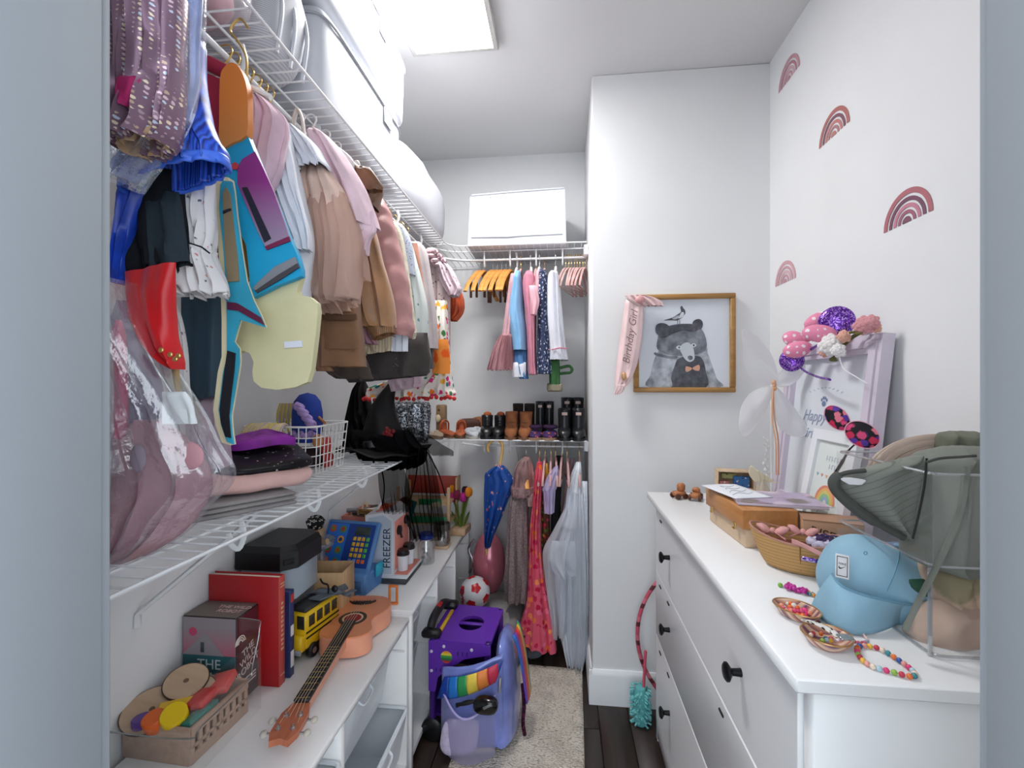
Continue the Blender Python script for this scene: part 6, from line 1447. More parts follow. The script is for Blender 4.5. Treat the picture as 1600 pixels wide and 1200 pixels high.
# sash over the frame corner
t = gthing('birthday_ribbon', 'pale pink satin birthday sash hung on the picture frame', 985, 530, 1.985, 'sash')
ss = M('sash_satin', (236,206,206), .3, 0, .06, 10, 26, .35, .5, .2)
drape([(462,982,1008),(475,976,1006),(500,973,1005),(530,969,1003),(560,965,998),(585,962,990),(600,961,982),(608,963,972)], 1.985, .010, ss, t, 'ribbon', 2, .006, 50, 40)
drape([(461,976,1004),(464,978,1020),(470,982,470,1034),(478,996,478,1038)], 1.978, .014, ss, t, 'knot_tail', 4, .008, 50, 14)
q = at(1000,468,y=1.965)-t.location; MB().ball(tuple(q), (.020,.014,.018), 14).build('knot', M('sash_knot', (214,160,160), .35), t)
q = at(975,588,y=1.966)-t.location; MB().ball(tuple(q), (.010,.008,.018), 12).build('gold_pin', M('pin_gold', (206,160,110), .4, .4), t)
drape([(600,964,974),(607,962,976),(616,959,970)], 1.978, .008, ss, t, 'gathered_end', 4, .004, 30, 10)
text('sash_lettering', 'Birthday Girl', .043, M('sash_ink', (132,108,104), .5), t, T(*(at(985,527,y=1.967)-t.location)) @ rot(90,0,0) @ rot(0,0,81), .0004, font_shear=.3)
# ---------------------------------------------------------------- things on the dresser
ZD = DZT+.0004
cw_ = wood('car_wood', (156,92,50), (190,124,76), 4, 0, .45)
for i, (px, py) in enumerate(((1061,779),(1087,781))):
    p = at(px, py, z=ZD)
    t = thing('wooden_car', ['small carved wooden car standing upright, left of two','small carved wooden car with a long bonnet, right of two'][i], 'toy car', (p.x, p.y, ZD), 200 if i == 0 else 245); t.scale = (1.4,)*3
    MB().box((0,0,.014), (.046 if i else .034,.022,.013), .004).build('body', cw_, t)
    MB().box((-.006,0,.025 if i else .030), (.020,.019,.014 if i else .022), .005).build('cab', cw_, t)
    for sx_ in (-1, 1):
        for sy_ in (-1, 1): MB().lathe([(0,-.003),(.007,-.003),(.008,0),(.007,.003),(0,.003)], 16, T(sx_*(.014 if i else .011),sy_*.0125,.0082) @ rot(90,0,0)).build('wheel', M('car_wheel', (84,44,24), .5), t)
# wooden keepsake box
t = thing('keepsake_box', 'two-tone wooden keepsake box with brass clasps', 'box', (.528, 1.385, ZD), 3)
lw = wood('box_pale', (196,166,134), (214,188,158), 3, 1, .5); dw = wood('box_tan', (170,112,60), (194,138,84), 3, 1, .5)
MB().box((.002,0,.024), (.128,.250,.048), .002).build('base', lw, t)
MB().box((-.002,0,.075), (.140,.262,.052), .002).build('lid', dw, t)
for yy in (-.085,.075):
    c_ = MB().box((-.0735,yy,.047), (.004,.016,.016), .0015).build('clasp', gold, t)
    MB().tube([(-.077,yy-.006,.040),(-.077,yy+.006,.040)], .002, 6).build('clasp_pin', gold, c_)
p = t.location
t = thing('magazine', 'glossy lilac magazine lying on the keepsake box', 'magazine', (.585, 1.355, ZD+.1022), -8)
MB().box((0,0,.004), (.215,.155,.008), .001).build('pages', M('mag_paper', (206,198,214), .5), t)
MB().box((0,0,.0084), (.216,.156,.001)).build('cover', spots('mag_cover', (176,160,186), [(120,104,96),(206,190,206),(150,120,140),(90,80,90),(214,170,190)], 16, .45, .25, 0, 1, (1,1,1), .12), t)
t = thing('paper_sheet', 'white sheet with a faint line sketch on the keepsake box', 'paper', (.505, 1.420, ZD+.1114), 14)
MB().grid(lambda u, v: ((u-.5)*.115, (v-.5)*.17, .001+.002*math.sin(u*3)*v), 8, 8).build('sheet', M('sheet_white', (226,228,234), .7), t, solid=.0008)
for k in range(4): MB().tube(catmull([(-.04+.01*k,-.05+.03*k,.0028),(-.01,-.03+.03*k,.0034),(.01,-.045+.03*k,.0034),(.035,-.03+.03*k,.0034)], 5), .0006, 4).build('sketch_line', M('pencil_grey', (130,134,146), .7), t)
# shadow box with trinkets
a = at(1124, 768, z=ZD)
t = thing('display_box', 'small open-fronted wooden display box at the back of the dresser', 'box', (.640, 1.805, ZD), -8)
wx, wd, wh = .125, .06, .105
for nm, c, d in (('side_panel',(-wx/2,0,wh/2),(.005,wd,wh)),('side_panel',(wx/2,0,wh/2),(.005,wd,wh)),('top_panel',(0,0,wh),(wx+.005,wd,.005)),('bottom_panel',(0,0,.003),(wx,wd,.005)),('back_panel',(0,wd/2,wh/2),(wx,.004,wh))): MB().box(c, d, .0008).build(nm, lw, t)
for i, (lb, c, d, col) in enumerate((('blue patterned card in the display box',(.022,-.004,.045),(.056,.012,.078),(60,110,170)),('pink pouch in the display box',(-.038,-.004,.05),(.034,.02,.03),(190,120,116)),('cream block in the display box',(-.036,-.004,.018),(.036,.03,.026),(196,178,150)),('olive packet at the top of the display box',(-.02,.006,.082),(.05,.02,.02),(150,150,96)))):
    w_ = t.matrix_basis @ Vector(c); o = thing('trinket', lb, 'trinket', (w_.x, w_.y, w_.z-d[2]/2+.002), -8)
    MB().box((0,0,d[2]/2), d, .003).build('trinket_body', spots('trinket_%d' % i, col, [(206,206,210),(40,60,110),col], 80, .25, .6), o)
# paper doll
t = thing('tissue_doll', 'little doll of cream tissue with an orange body', 'doll', (.672, 1.640, ZD), 0)
MB().lathe([(.026,0),(.030,.02),(.022,.07),(.008,.105),(0,.108)], 20, sy=.8).build('gown', sheer('cream_film', (226,214,190), .6, .08, .2, 20), t)
MB().ball((0,-.006,.04), (.012,.010,.034), 12).build('orange_body', M('apricot', (226,156,96), .6), t)
for k in range(5): MB().grid(lambda u, v, k=k: (-.020+.020*k*.6+(u-.5)*.035*math.sin(PI*(v*.8+.15))+(-.02+.01*k)*v, -.008+.004*k, .098+.055*v-.015*k*v), 6, 8).build('tissue_petal', M('tissue_cream', (232,220,192), .8), t, solid=.001)
MB().tube([(.03,.0,.045),(.058,-.06,.005)], .004, 8).build('stick', M('stick_peach', (206,160,140), .6), t)
# fairy wings
YW = 1.665
t = gthing('fairy_wings', 'white gauze fairy wings with a peach ribbon', 1208, 640, YW, 'fairy wings')
gz = sheer('wing_gauze', (240,240,242), .82); wwi = M('wing_wire', (226,226,228), .4)
lobes = [[(1208,600),(1185,595),(1166,575),(1160,545),(1157,522),(1166,515),(1188,527),(1206,553),(1212,585)], [(1206,605),(1180,612),(1161,635),(1153,662),(1157,678),(1170,679),(1190,660),(1202,632)], [(1211,606),(1233,622),(1250,648),(1257,668),(1252,680),(1238,681),(1222,668),(1212,640)], [(1212,600),(1235,603),(1250,592),(1255,574),(1242,562),(1224,576)]]
for i, lb_ in enumerate(lobes):
    yy = YW+(.0,-.012,-.018,.012)[i]
    q = [at(px, py, y=yy)-t.location for px, py in lb_]
    q = [Vector((p.x, p.y+.018*math.sin(k*1.3), p.z)) for k, p in enumerate(q)]
    cv = catmull(q, 6, True); ctr = sum(cv, Vector())/len(cv)
    m = MB(); n = len(cv)
    mid = [ctr.lerp(p, .5)+Vector((0,-.006,0)) for p in cv]
    m._add([ctr+Vector((0,-.008,0))]+mid+cv, [(0,1+j,1+(j+1)%n) for j in range(n)]+[(1+j,1+n+j,1+n+(j+1)%n,1+(j+1)%n) for j in range(n)])
    w_ = m.build('wing', gz, t)
    MB().tube(cv, .0012, 5, True).build('wire', wwi, w_)
q = at(1208,603,y=YW-.015)-t.location
for k in range(3): MB().ball((q.x+.002*k,q.y-.004,q.z+.012-.010*k), (.007,.006,.009), 10).build('ribbon_knot', M('peach_ribbon', (226,170,130), .5), t)
for px1, dx in ((1213,0),(1217,4)): MB().tube(catmull([at(1208,605,y=YW-.02)-t.location, at(1206+dx,650,y=YW-.028)-t.location, at(1212+dx,690,y=YW-.02)-t.location, at(px1,742,y=YW-.02)-t.location], 6), .0038, 6, flat=.5).build('ribbon_tail', M('peach_ribbon', (226,170,130), .5), t)
MB().tube(catmull([at(1207,610,y=YW-.01)-t.location, at(1207,680,y=YW)-t.location, at(1206,772,y=YW)-t.location], 5), .0035, 6).build('stick', wwi, t)
for k in range(14): MB().ball(tuple(at(1194+((k*5) % 8),684+5*k,y=YW-.012)-t.location), (.006,.005,.007), 8).build('lace_bobble', M('lace_white2', (228,226,224), .8), t)
# large lilac frame leaning on the wall
t = thing('large_frame', 'large pale lilac picture frame leaning on the right wall', 'picture frame', (.778, 1.540, ZD), -90, None, -6.2)
W, Hh, rw = .505, .562, .052
lf = M('frame_lilac', (214,204,218), .4, 0, .03, 8)
def frame(t, W, H, rw, dp, mat, step=True):
    for nm, poly in (('frame_rail',[(-W/2,0),(W/2,0),(W/2-rw,rw),(-W/2+rw,rw)]),('frame_rail',[(-W/2,H),(-W/2+rw,H-rw),(W/2-rw,H-rw),(W/2,H)]),('frame_stile',[(-W/2,0),(-W/2+rw,rw),(-W/2+rw,H-rw),(-W/2,H)]),('frame_stile',[(W/2,0),(W/2,H),(W/2-rw,H-rw),(W/2-rw,rw)])):
        MB().prism(poly, dp, T(0,dp/2,0) @ rot(90,0,0)).build(nm, mat, t, smooth=0)
        if step:
            cx_ = sum(p[0] for p in poly)/4; cz_ = sum(p[1] for p in poly)/4
            sp2 = [((p[0]-cx_)*(.985 if abs(cx_) < .01 else .40)+cx_, (p[1]-cz_)*(.40 if abs(cx_) < .01 else .985)+cz_) for p in poly]
            MB().prism(sp2, .005, T(0,-dp/2,0) @ rot(90,0,0)).build('moulding', mat, t, smooth=0)
frame(t, W, Hh, rw, .030, lf)
mt_ = MB().box((0,.004,Hh/2), (W-2*rw+.01,.004,Hh-2*rw+.01)).build('print_sheet', M('sheet_pale', (222,226,232), .35, 0, .02, 6), t)
ink = M('ink_blue_grey', (150,160,184), .6)
text('happy_lettering', 'Happy', .052, ink, mt_, T(-.060,.0012,.325) @ rot(90,0,0), .0004, font_shear=.35)
text('birthday_lettering', 'Birthday', .050, ink, mt_, T(-.045,.0012,.268) @ rot(90,0,0), .0004, font_shear=.35)
pw_ = M('paw_blue', (110,128,160), .6)
MB().ball((-.012,.0008,.368), (.011,.0008,.009), 12).build('paw_pad', pw_, mt_)
for dx, dz in ((-.014,.012),(-.005,.018),(.005,.018),(.014,.012)): MB().ball((-.012+dx,.0008,.368+dz), (.0042,.0008,.0055), 8).build('paw_toe', pw_, mt_)
for k in range(9): MB().box((-.10+.022*k,.0014,.405+.014*math.sin(PI*k/8)), (.010,.0008,.003), 0, T(-.10+.022*k,.0014,.405) @ rot(0,24-6*k,0) @ T(.10-.022*k,-.0014,-.405)).build('dash_print', M('ink_pale', (180,186,200), .6), mt_)
# small white frame
t = thing('small_frame', 'small white frame with a rainbow print before the large frame', 'picture frame', (.700, 1.365, ZD), -90, None, -11)
frame(t, .212, .300, .030, .018, M('frame_white', (232,234,238), .4), False)
ps = MB().box((0,.002,.150), (.156,.003,.244)).build('print_sheet', M('sheet_mint', (222,228,224), .4), t)
ink2 = M('ink_lilac_grey', (176,180,194), .6)
for r_, (zz, n_) in enumerate(((.222,7),(.200,4))):
    for k in range(n_):
        x_ = .012+(k-(n_-1)/2)*.0125
        MB().box((x_,.0,zz), (.0016,.0008,.014)).build('letter_stroke', ink2, ps)
        MB().box((x_+.0035,.0,zz+(.006 if k % 2 else -.002)), (.006,.0008,.0016)).build('letter_stroke', ink2, ps)
for k, cc in enumerate(((150,176,186),(206,150,130),(214,176,140),(206,196,110),(170,190,180),(206,160,150))):
    MB().prism([(0,-.0055),(.0055,.001),(.004,.005),(0,.0025),(-.004,.005),(-.0055,.001)], .0008, T(-.055+.022*k,.0006,.172) @ rot(90,0,0)).build('heart_print', M('heart_%d' % k, cc, .6), ps, smooth=0)
for k, cc in enumerate(((226,140,116),(236,180,110),(214,206,120),(150,196,150),(160,180,206))): MB().prism(arc_poly(.048-.008*(k+1)+.0005, .048-.008*k), .0008, T(.002,.0006,.100) @ rot(90,0,0)).build('rainbow_print', M('rbp_%d' % k, cc, .6), ps, smooth=0)
for cx_, cz_ in ((-.040,.082),(.050,.078)): MB().tube([(cx_+.026*math.cos(a)*(1+.12*math.cos(5*a)), .0002, cz_+.022*math.sin(a)*(1+.12*math.cos(5*a))) for a in [2*PI*i/40 for i in range(40)]], .0008, 4, True).build('cloud_print', M('cloud_ink', (176,206,204), .6), ps)
for k in range(6): MB().box((-.045+.016*k,.0,.040), (.009,.0008,.010), 0).build('letter_stroke', M('ink_green', (176,212,186), .6), ps)
# headbands on the frames
def P3(px, py, x): return at(px, py, x=x)
t = thing('ear_headband', 'purple glitter headband with two round ears and a pink spotted bow', 'headband', P3(1262,540,.775), 0)
B0 = t.location
pgm = glitter('purple_glitter', [(92,40,150),(150,90,210),(60,24,110),(196,150,236),(110,56,176)], 330, .25, .6)
for px, py, x, r_ in ((1307,503,.790,.046),(1237,563,.770,.038)):
    q = P3(px, py, x)-B0
    MB().ball((0,0,0), (r_,.016,r_), 24, T(*q) @ rot(0,0,-32)).build('ear', pgm, t)
q = [P3(px, py, x)-B0 for px, py, x in ((1303,523,.785),(1285,535,.778),(1262,550,.770),(1248,566,.762),(1255,578,.757),(1275,588,.752),(1296,593,.750))]
MB().tube(catmull(q, 6), .0058, 8, flat=.6).build('band', pgm, t)
dot = spots('pink_dots', (230,140,170), [(244,232,238),(244,232,238)], 52, .27, .6, 0, .15, (1,1,1), .02)
for (px, py, x, rx_, rz_, an) in ((1277,503,.765,.038,.026,-30),(1280,521,.745,.044,.026,10),(1241,530,.758,.036,.026,25),(1246,546,.742,.042,.026,-10)):
    q = P3(px, py, x)-B0; MB().ball((0,0,0), (rx_,.016,rz_), 18, T(*q) @ rot(0,0,-30) @ rot(0,an,0)).build('bow_loop', dot, t)
q = P3(1262,527,.745)-B0; MB().ball(tuple(q), (.012,.010,.015), 12).build('bow_knot', M('bow_pink', (226,130,160), .6), t)
t = thing('flower_crown', 'headband of white and pink paper roses on the frame top', 'headband', P3(1330,535,.80), 0)
B0 = t.location
q = [P3(px, py, x)-B0 for px, py, x in ((1374,513,.83),(1352,517,.81),(1333,526,.795),(1318,540,.785),(1310,554,.775),(1298,562,.77))]
MB().tube(catmull(q, 5), .0055, 8).build('vine_band', M('moss', (96,94,48), .9, 0, .3, 60, 200, .6), t)
q = [P3(px, py, x)-B0 for px, py, x in ((1311,556,.775),(1318,576,.765),(1336,588,.76),(1356,600,.765))]
MB().tube(catmull(q, 5), .0016, 6).build('wire_band', wwi, t)
def rose(px, py, x, r, mat, nm):
    q = P3(px, py, x)-B0; m = MB(); n_ = 20; hv = Vector((.82,-.57,0)); dv = Vector((-.57,-.82,0))
    for k in range(n_):
        a = k*2.4; rr = r*.72*math.sqrt(k/n_); c = q+hv*(rr*math.cos(a))+Vector((0,0,rr*math.sin(a)))+dv*(r*.5*(1-k/n_))
        m.ball(tuple(c), (r*.30,)*3, 7)
    m.build(nm, mat, t)
wr_, pr_, sr_ = M('rose_white', (232,228,226), .8), M('rose_pink2', (214,150,156), .8), M('rose_peach', (222,170,150), .8)
for (px, py, x, r, m_) in ((1299,540,.765,.036,wr_),(1310,548,.760,.022,wr_),(1319,526,.775,.020,sr_),(1289,551,.765,.017,sr_),(1350,509,.795,.028,pr_),(1362,504,.805,.022,pr_),(1369,513,.82,.015,sr_)): rose(px, py, x, r, m_, 'rose')
for (px, py) in ((1303,563),(1333,519),(1341,521)):
    q = P3(px, py, .78)-B0; MB().ball(tuple(q), (.010,.012,.004), 8).build('leaf', M('leaf_olive', (116,110,56), .8), t)
t = thing('floral_headband', 'black headband with two stiff leaf ears in a pink flower print', 'headband', P3(1330,690,.715), 0)
B0 = t.location
fp_ = spots('pink_flower_print', (26,24,30), [(230,80,130),(216,50,90),(92,60,160),(240,130,150),(26,24,30),(200,60,110)], 58, .52, .6, 0, 1, (1,1,1), .06)
for (px, py, x, rx_, rz_, an) in ((1308,653,.722,.024,.036,-34),(1347,679,.700,.036,.028,40)):
    q = P3(px, py, x)-B0
    e_ = MB().ball((0,0,0), (rx_,.006,rz_), 24, T(*q) @ rot(0,0,-34) @ rot(0,an,0)).build('leaf_ear', fp_, t)
    MB().tube([tuple(T(*q) @ rot(0,0,-34) @ rot(0,an,0) @ Vector((rx_*math.cos(a),-.002,rz_*math.sin(a)))) for a in [2*PI*i/40 for i in range(40)]], .0012, 5, True).build('ear_piping', M('piping_pink', (226,170,186), .6), e_)
q = [P3(px, py, x)-B0 for px, py, x in ((1336,694,.705),(1326,704,.70),(1317,720,.69),(1306,738,.685),(1298,748,.683))]
MB().tube(catmull(q, 5), [.003]*5+[.004]*5+[.0055]*11, 8, flat=.5).build('band', bk, t)
# cardboard gift box
t = thing('kraft_box', 'small kraft cardboard box with dark lettering behind the hair pouch', 'box', (.665, 1.235, ZD), -18)
MB().box((0,0,.045), (.125,.085,.09), .002).build('carton', M('kraft_tan', (186,146,116), .75, 0, .05, 12), t)
MB().box((0,0,.0905), (.126,.086,.002)).build('carton_lid', M('kraft_lid', (170,130,102), .75), t)
text('carton_lettering', 'RISE', .030, M('print_brown', (70,50,42), .6), t, T(-.022,-.0432,.060) @ rot(90,0,0) @ rot(0,0,-14), .0004)
# hair pouch
t = thing('hair_pouch', 'tan quilted oval pouch filled with hair bows', 'pouch', (.548, 1.125, ZD), -30)
tanq = stripes('tan_quilt', [(0,(196,154,98)),(.7,(180,138,84)),(.9,(160,120,70))], 'Z', 130, .8)
def pouch(u, v):
    a = 2*PI*u; k = .62+.38*v**.6; rim = 1+.02*math.sin(2*a)
    return (.108*k*math.cos(a)*rim, .062*k*math.sin(a), .002+(.078+.010*math.cos(2*a))*v)
MB().grid(pouch, 48, 16, wu=True, cap=False).build('wall', tanq, t, solid=.004)
MB().grid(lambda u, v: (.066*v*math.cos(2*PI*u), .038*v*math.sin(2*PI*u), .003), 32, 3, wu=True).build('base', M('pouch_base', (150,112,66), .8), t)
MB().grid(lambda u, v: (.100*(.2+.8*v)*math.cos(2*PI*u), .055*(.2+.8*v)*math.sin(2*PI*u), .050+.006*nz(u*9, v*5)), 36, 5, wu=True).build('lining', M('pouch_lining', (110,52,44), .8), t)
MB().tube([tuple(pouch(i/48, 1)) for i in range(48)], .0028, 6, True).build('rim_binding', M('pouch_rim', (176,126,110), .7), t)
MB().tube([(.0,-.0655,.08),(.0,-.060,.05),(.0,-.046,.01)], .0015, 5).build('seam', M('pouch_seam', (140,102,56), .8), t)
X_ = t.matrix_basis.copy()
def inpouch(name, label, cat, v): 
    w_ = X_ @ Vector(v); return thing(name, label, cat, w_, -30)
rose_r = M('rose_ribbon', (214,154,150), .6, 0, .08, 20)
for i, (v, s_, lb) in enumerate((((-.060,-.005,.076),1.0,'dusty pink ribbon bow at the left of the hair pouch'),((.000,.010,.080),.9,'dusty pink ribbon bow in the middle of the hair pouch'))):
    t = inpouch('hair_bow', lb, 'hair bow', v)
    for sg in (-1, 1):
        MB().grid(lambda u, v2, sg=sg, s_=s_: (sg*s_*(.004+.030*v2), .014*s_*math.cos(2*PI*u)*math.sin(PI*min(.97, v2*.8+.12)), .010*s_*math.sin(2*PI*u)*math.sin(PI*min(.97, v2*.8+.12))+.012*v2), 16, 8, wu=True).build('loop', rose_r, t, solid=.001)
        MB().grid(lambda u, v2, sg=sg, s_=s_: (sg*s_*(.004+.026*v2), -.016*v2+(u-.5)*.016, .004-.012*v2), 4, 6).build('tail', rose_r, t, solid=.001)
    MB().ball((0,0,.003), (.007,.008,.008), 10).build('knot', rose_r, t)
for i, (v, c_, lb) in enumerate((((.035,-.018,.072),(196,190,210),'white beaded scrunchie in the hair pouch'),((.050,.002,.076),(60,40,84),'dark purple scrunchie in the hair pouch'),((.078,.004,.074),(30,26,40),'black scrunchie at the right of the hair pouch'))):
    t = inpouch('scrunchie', lb, 'scrunchie', v)
    MB().tube([((.019+.003*math.sin(9*a))*math.cos(a),(.017+.003*math.sin(9*a))*math.sin(a),.003*math.sin(7*a)) for a in [2*PI*k/54 for k in range(54)]], .0075, 8, True).build('ring', spots('scr_%d' % i, c_, [(206,200,214),(110,100,130),c_,c_], 120, .3, .7), t)
t = inpouch('ribbon_tail', 'long pink ribbon trailing over the front of the hair pouch', 'ribbon', (.04,-.066,.07))
MB().grid(lambda u, v: (-.055+.14*v, -.006-.016*math.sin(PI*v)-.012*v, .012+(u-.5)*.010-.055*v**1.6), 4, 20).build('ribbon', rose_r, t, solid=.001)
t = inpouch('glitter_clip', 'violet glitter hair clip on the front of the hair pouch', 'hair clip', (.022,-.069,.047))
MB().box((0,0,0), (.040,.006,.010), .003).build('clip', glitter('violet_glitter', [(90,60,150),(150,120,200),(206,190,230)], 260), t)
# blue cap
t = thing('baseball_cap', 'light blue baseball cap with a white square patch', 'cap', at(1370,950,z=ZD), 0)
B0 = t.location
capm = M('cap_blue', (146,188,210), .75, 0, .05, 8, 420, .2)
def capw(rows, y, d, nm, mat=capm, **kw): return drape(rows, y, d, mat, t, nm, **kw)
CC = T(*(at(1374,912,y=.962)-B0)) @ rot(0,24,0)
def crown(u, v):
    a = 2*PI*u; b = PI*(v-.5); cb, sb = math.cos(b), math.sin(b)
    k = 1-.16*(1+math.cos(a)*cb)/2*max(0, sb)
    x = .104*math.copysign(abs(math.cos(a)*cb)**.9, math.cos(a)*cb); z = .074*math.copysign(abs(sb)**.85, sb)*k*(1.12-.12*math.cos(a)*cb)
    return (x, .088*math.sin(a)*cb, z+.002*math.cos(6*a)*cb)
MB(CC).grid(crown, 48, 28, wu=True).build('crown', capm, t)
for k in range(3): MB(CC).tube([tuple(Vector(crown((k/3+.02) % 1, .5+.48*i/10))*1.004) for i in range(11)], .0011, 5).build('panel_seam', M('cap_seam', (110,156,180), .7), t)
MB(CC).ball((0,0,.081), (.007,.007,.004), 10).build('top_button', capm, t)
inn_ = [(1299,897,.905),(1312,914,.880),(1338,927,.866),(1375,937,.860),(1412,944,.866),(1446,948,.885)]
out_ = [(1266,951),(1290,972),(1328,990),(1370,988),(1412,970),(1450,950)]
ci = catmull([at(a,b,y=c)-B0 for a,b,c in inn_], 6); co = catmull([at(a,b,z=ZD+.003)-B0 for a,b in out_], 6)
def brimf(u, v):
    k = u*(len(ci)-1); i = min(int(k), len(ci)-2); f_ = k-i
    a, b = ci[i].lerp(ci[i+1], f_), co[i].lerp(co[i+1], f_)
    p = a.lerp(b, v); p.z += .012*math.sin(PI*v)*(.5+.5*math.sin(PI*u)); return p
MB().grid(brimf, 40, 14).build('brim', capm, t, solid=.003)
MB().tube([p+Vector((0,-.001,.001)) for p in ci], .0022, 6).build('brim_seam', M('cap_seam', (110,156,180), .7), t)
for px, py, nm in ((1352,864,'eyelet'),):
    q = at(px,py,y=.882)-B0; MB().lathe([(.0018,0),(.0034,0),(.0034,.001),(.0018,.001),(.0018,0)], 14, T(*q) @ rot(90,0,0), cap=False).build(nm, M('cap_seam', (110,156,180), .7), t)
CPX = T(*(at(1316,885,y=.884)-B0)) @ rot(0,0,-34) @ rot(-10,0,0)
pt_ = MB(CPX).box((0,0,0), (.0205,.0022,.041), .0006).build('patch', M('patch_white', (226,226,228), .6), t)
for c, d in (((0,-.0014,.0165),(.015,.0006,.0012)),((0,-.0014,-.0165),(.015,.0006,.0012)),((-.0075,-.0014,0),(.0011,.0006,.034)),((.0075,-.0014,0),(.0011,.0006,.034))): MB(CPX).box(c, d).build('patch_border', bk, pt_)
text('patch_lettering', 'NIKE', .0052, bk, pt_, CPX @ T(0,-.0016,.0045) @ rot(90,0,0), .0003, font_shear=.2)
MB(CPX).prism([(-.0058,-.0020),(-.0044,-.0046),(-.0018,-.0046),(.0062,.0012),(-.0008,-.0022),(-.0034,-.0024),(-.0042,.0004)], .0004, T(0,-.0014,0) @ rot(90,0,0)).build('patch_mark', bk, pt_, smooth=0)
m = MB(); q = [at(1440,926,y=.90)-B0, at(1462,964,y=.90)-B0, at(1428,972,y=.88)-B0]; m._add([tuple(p) for p in q]+[tuple(p+Vector((.004,.012,0))) for p in q], [(0,1,2),(5,4,3),(0,3,4,1),(1,4,5,2),(2,5,3,0)]); m.build('strap_end', capm, t)
# trinket dishes, bracelets
agate = stripes('agate', [(0,(110,60,84)),(.2,(206,150,120)),(.35,(226,206,190)),(.5,(176,110,80)),(.7,(96,60,110)),(.85,(216,180,150))], 'Y', 38, .3, 'LINEAR', (0,0,R(40)))
bcols = [(232,120,60),(240,190,70),(226,60,120),(60,140,150),(230,160,150),(150,190,80),(240,220,200),(60,90,160),(200,60,80),(180,210,220)]
bmesh_cache = {}
def bead(parent, loc, r, col):
    key = (round(r, 4), col)
    if key not in bmesh_cache:
        o = MB().ball((0,0,0), r, 8).build('bead', M('bead_%d_%d_%d' % col, col, .3), parent); bmesh_cache[key] = o.data
    else:
        o = bpy.data.objects.new('bead', bmesh_cache[key]); COL.objects.link(o); o.parent = parent
    o.location = loc; return o
for i, (px, py, sx_, sy_, rz, lb) in enumerate(((1244,958,.030,.040,35,'agate-look trinket dish full of pink and orange beads'),(1290,1001,.036,.036,20,'agate-look trinket dish with striped inside, nearer the dresser corner'))):
    p = at(px, py, z=ZD+.008)
    t = thing('trinket_dish', lb, 'dish', (p.x, p.y, ZD), rz)
    MB().grid(lambda u, v: (sx_*(.55+.45*v)*math.cos(2*PI*u)*(1+.10*math.cos(2*PI*u)), sy_*(.55+.45*v)*math.sin(2*PI*u), .001+.017*v**1.5), 36, 8, wu=True).build('bowl', agate, t, solid=.002)
    MB().grid(lambda u, v: (sx_*.57*v*math.cos(2*PI*u), sy_*.57*v*math.sin(2*PI*u), .002), 30, 3, wu=True).build('bowl_floor', agate, t)
    MB().tube([(sx_*math.cos(a)*(1+.10*math.cos(a)), sy_*math.sin(a), .018) for a in [2*PI*k/40 for k in range(40)]], .0014, 6, True).build('rim', M('gilt_rim', (196,150,96), .3, .6), t)
    if i == 0:
        for k in range(26): bead(t, (random.uniform(-.6,.6)*sx_, random.uniform(-.6,.6)*sy_, .010+.006*random.random()), random.choice((.004,.0052)), [(236,110,40),(226,50,120),(240,150,120),(226,220,214),(214,70,110)][k % 5])
    else:
        for k in range(10): bead(t, (random.uniform(-.4,.5)*sx_, random.uniform(-.2,.6)*sy_, .009), .0036, bcols[k])
def bracelet(label, pts, r, pal, name='bead_bracelet'):
    q = [at(px, py, z=ZD+r) for px, py in pts]; c0 = sum(q, Vector())/len(q); c0.z = ZD
    t = thing(name, label, 'bracelet', c0, 0)
    cv = catmull([p-c0 for p in q], 14, True)
    acc = 0; last = cv[0]; k = 0; bead(t, cv[0], r, pal[0])
    MB().tube(cv, r*.25, 4, True).build('cord', M('cord_white', (220,216,210), .7), t)
    for p in cv[1:]:
        acc += (p-last).length; last = p
        if acc >= r*1.75: k += 1; acc = 0; bead(t, p, r, pal[(k*7+k//5) % len(pal)])
bracelet('bracelet of chunky pastel beads lying nearest the dresser corner', [(1340,1012),(1352,1009),(1375,1014),(1405,1032),(1428,1050),(1424,1057),(1395,1050),(1360,1040),(1343,1026)], .0042, bcols)
bracelet('thin pink beaded necklace looped beside the blue cap', [(1298,960),(1306,957),(1325,970),(1345,988),(1355,1000),(1345,1004),(1325,998),(1306,984)], .0026, [(214,110,140),(226,190,190),(196,80,110),(140,190,200),(230,210,210)])
bracelet('mixed beaded string lying across the two dishes', [(1275,952),(1290,958),(1300,975),(1310,990),(1300,992),(1285,978),(1272,962)], .0028, [(60,150,130),(226,190,80),(60,60,60),(220,214,206),(206,90,110)])
t = thing('zebra_tag', 'zebra-striped fabric strip with a small silver square across the dishes', 'tag', at(1285,985,z=ZD+.022), 0)
MB().grid(lambda u, v: ((u-.5)*.014+.028*(v-.5), -.052*(v-.5), .003+.004*math.sin(PI*v)), 4, 12).build('strip', spots('zebra', (226,222,216), [(30,28,30),(30,28,30)], 190, .36, .8, 0, 1, (1,.5,1)), t, solid=.002)
MB().box((.018,-.030,.006), (.020,.016,.003), .001).build('silver_square', M('silver_plate', (170,176,176), .2, .8), t)
t = thing('bead_clip', 'magenta beaded hair clip with a green tip behind the dishes', 'hair clip', at(1243,924,z=ZD), -40)
for k in range(34): bead(t, (random.uniform(-.020,.020), random.uniform(-.010,.010), .004+.005*random.random()), .0036, [(196,40,150),(176,30,130),(214,70,170),(196,40,150)][k % 4])
for k in range(7): bead(t, (.022+.002*k, random.uniform(-.007,.007), .005), .0036, [(240,150,50),(50,60,90),(90,170,180)][k % 3])
bead(t, (-.028,0,.004), .005, (120,180,60)); MB().tube([(-.03,0,.002),(.034,0,.002)], .0015, 5).build('pin', chrome, t)
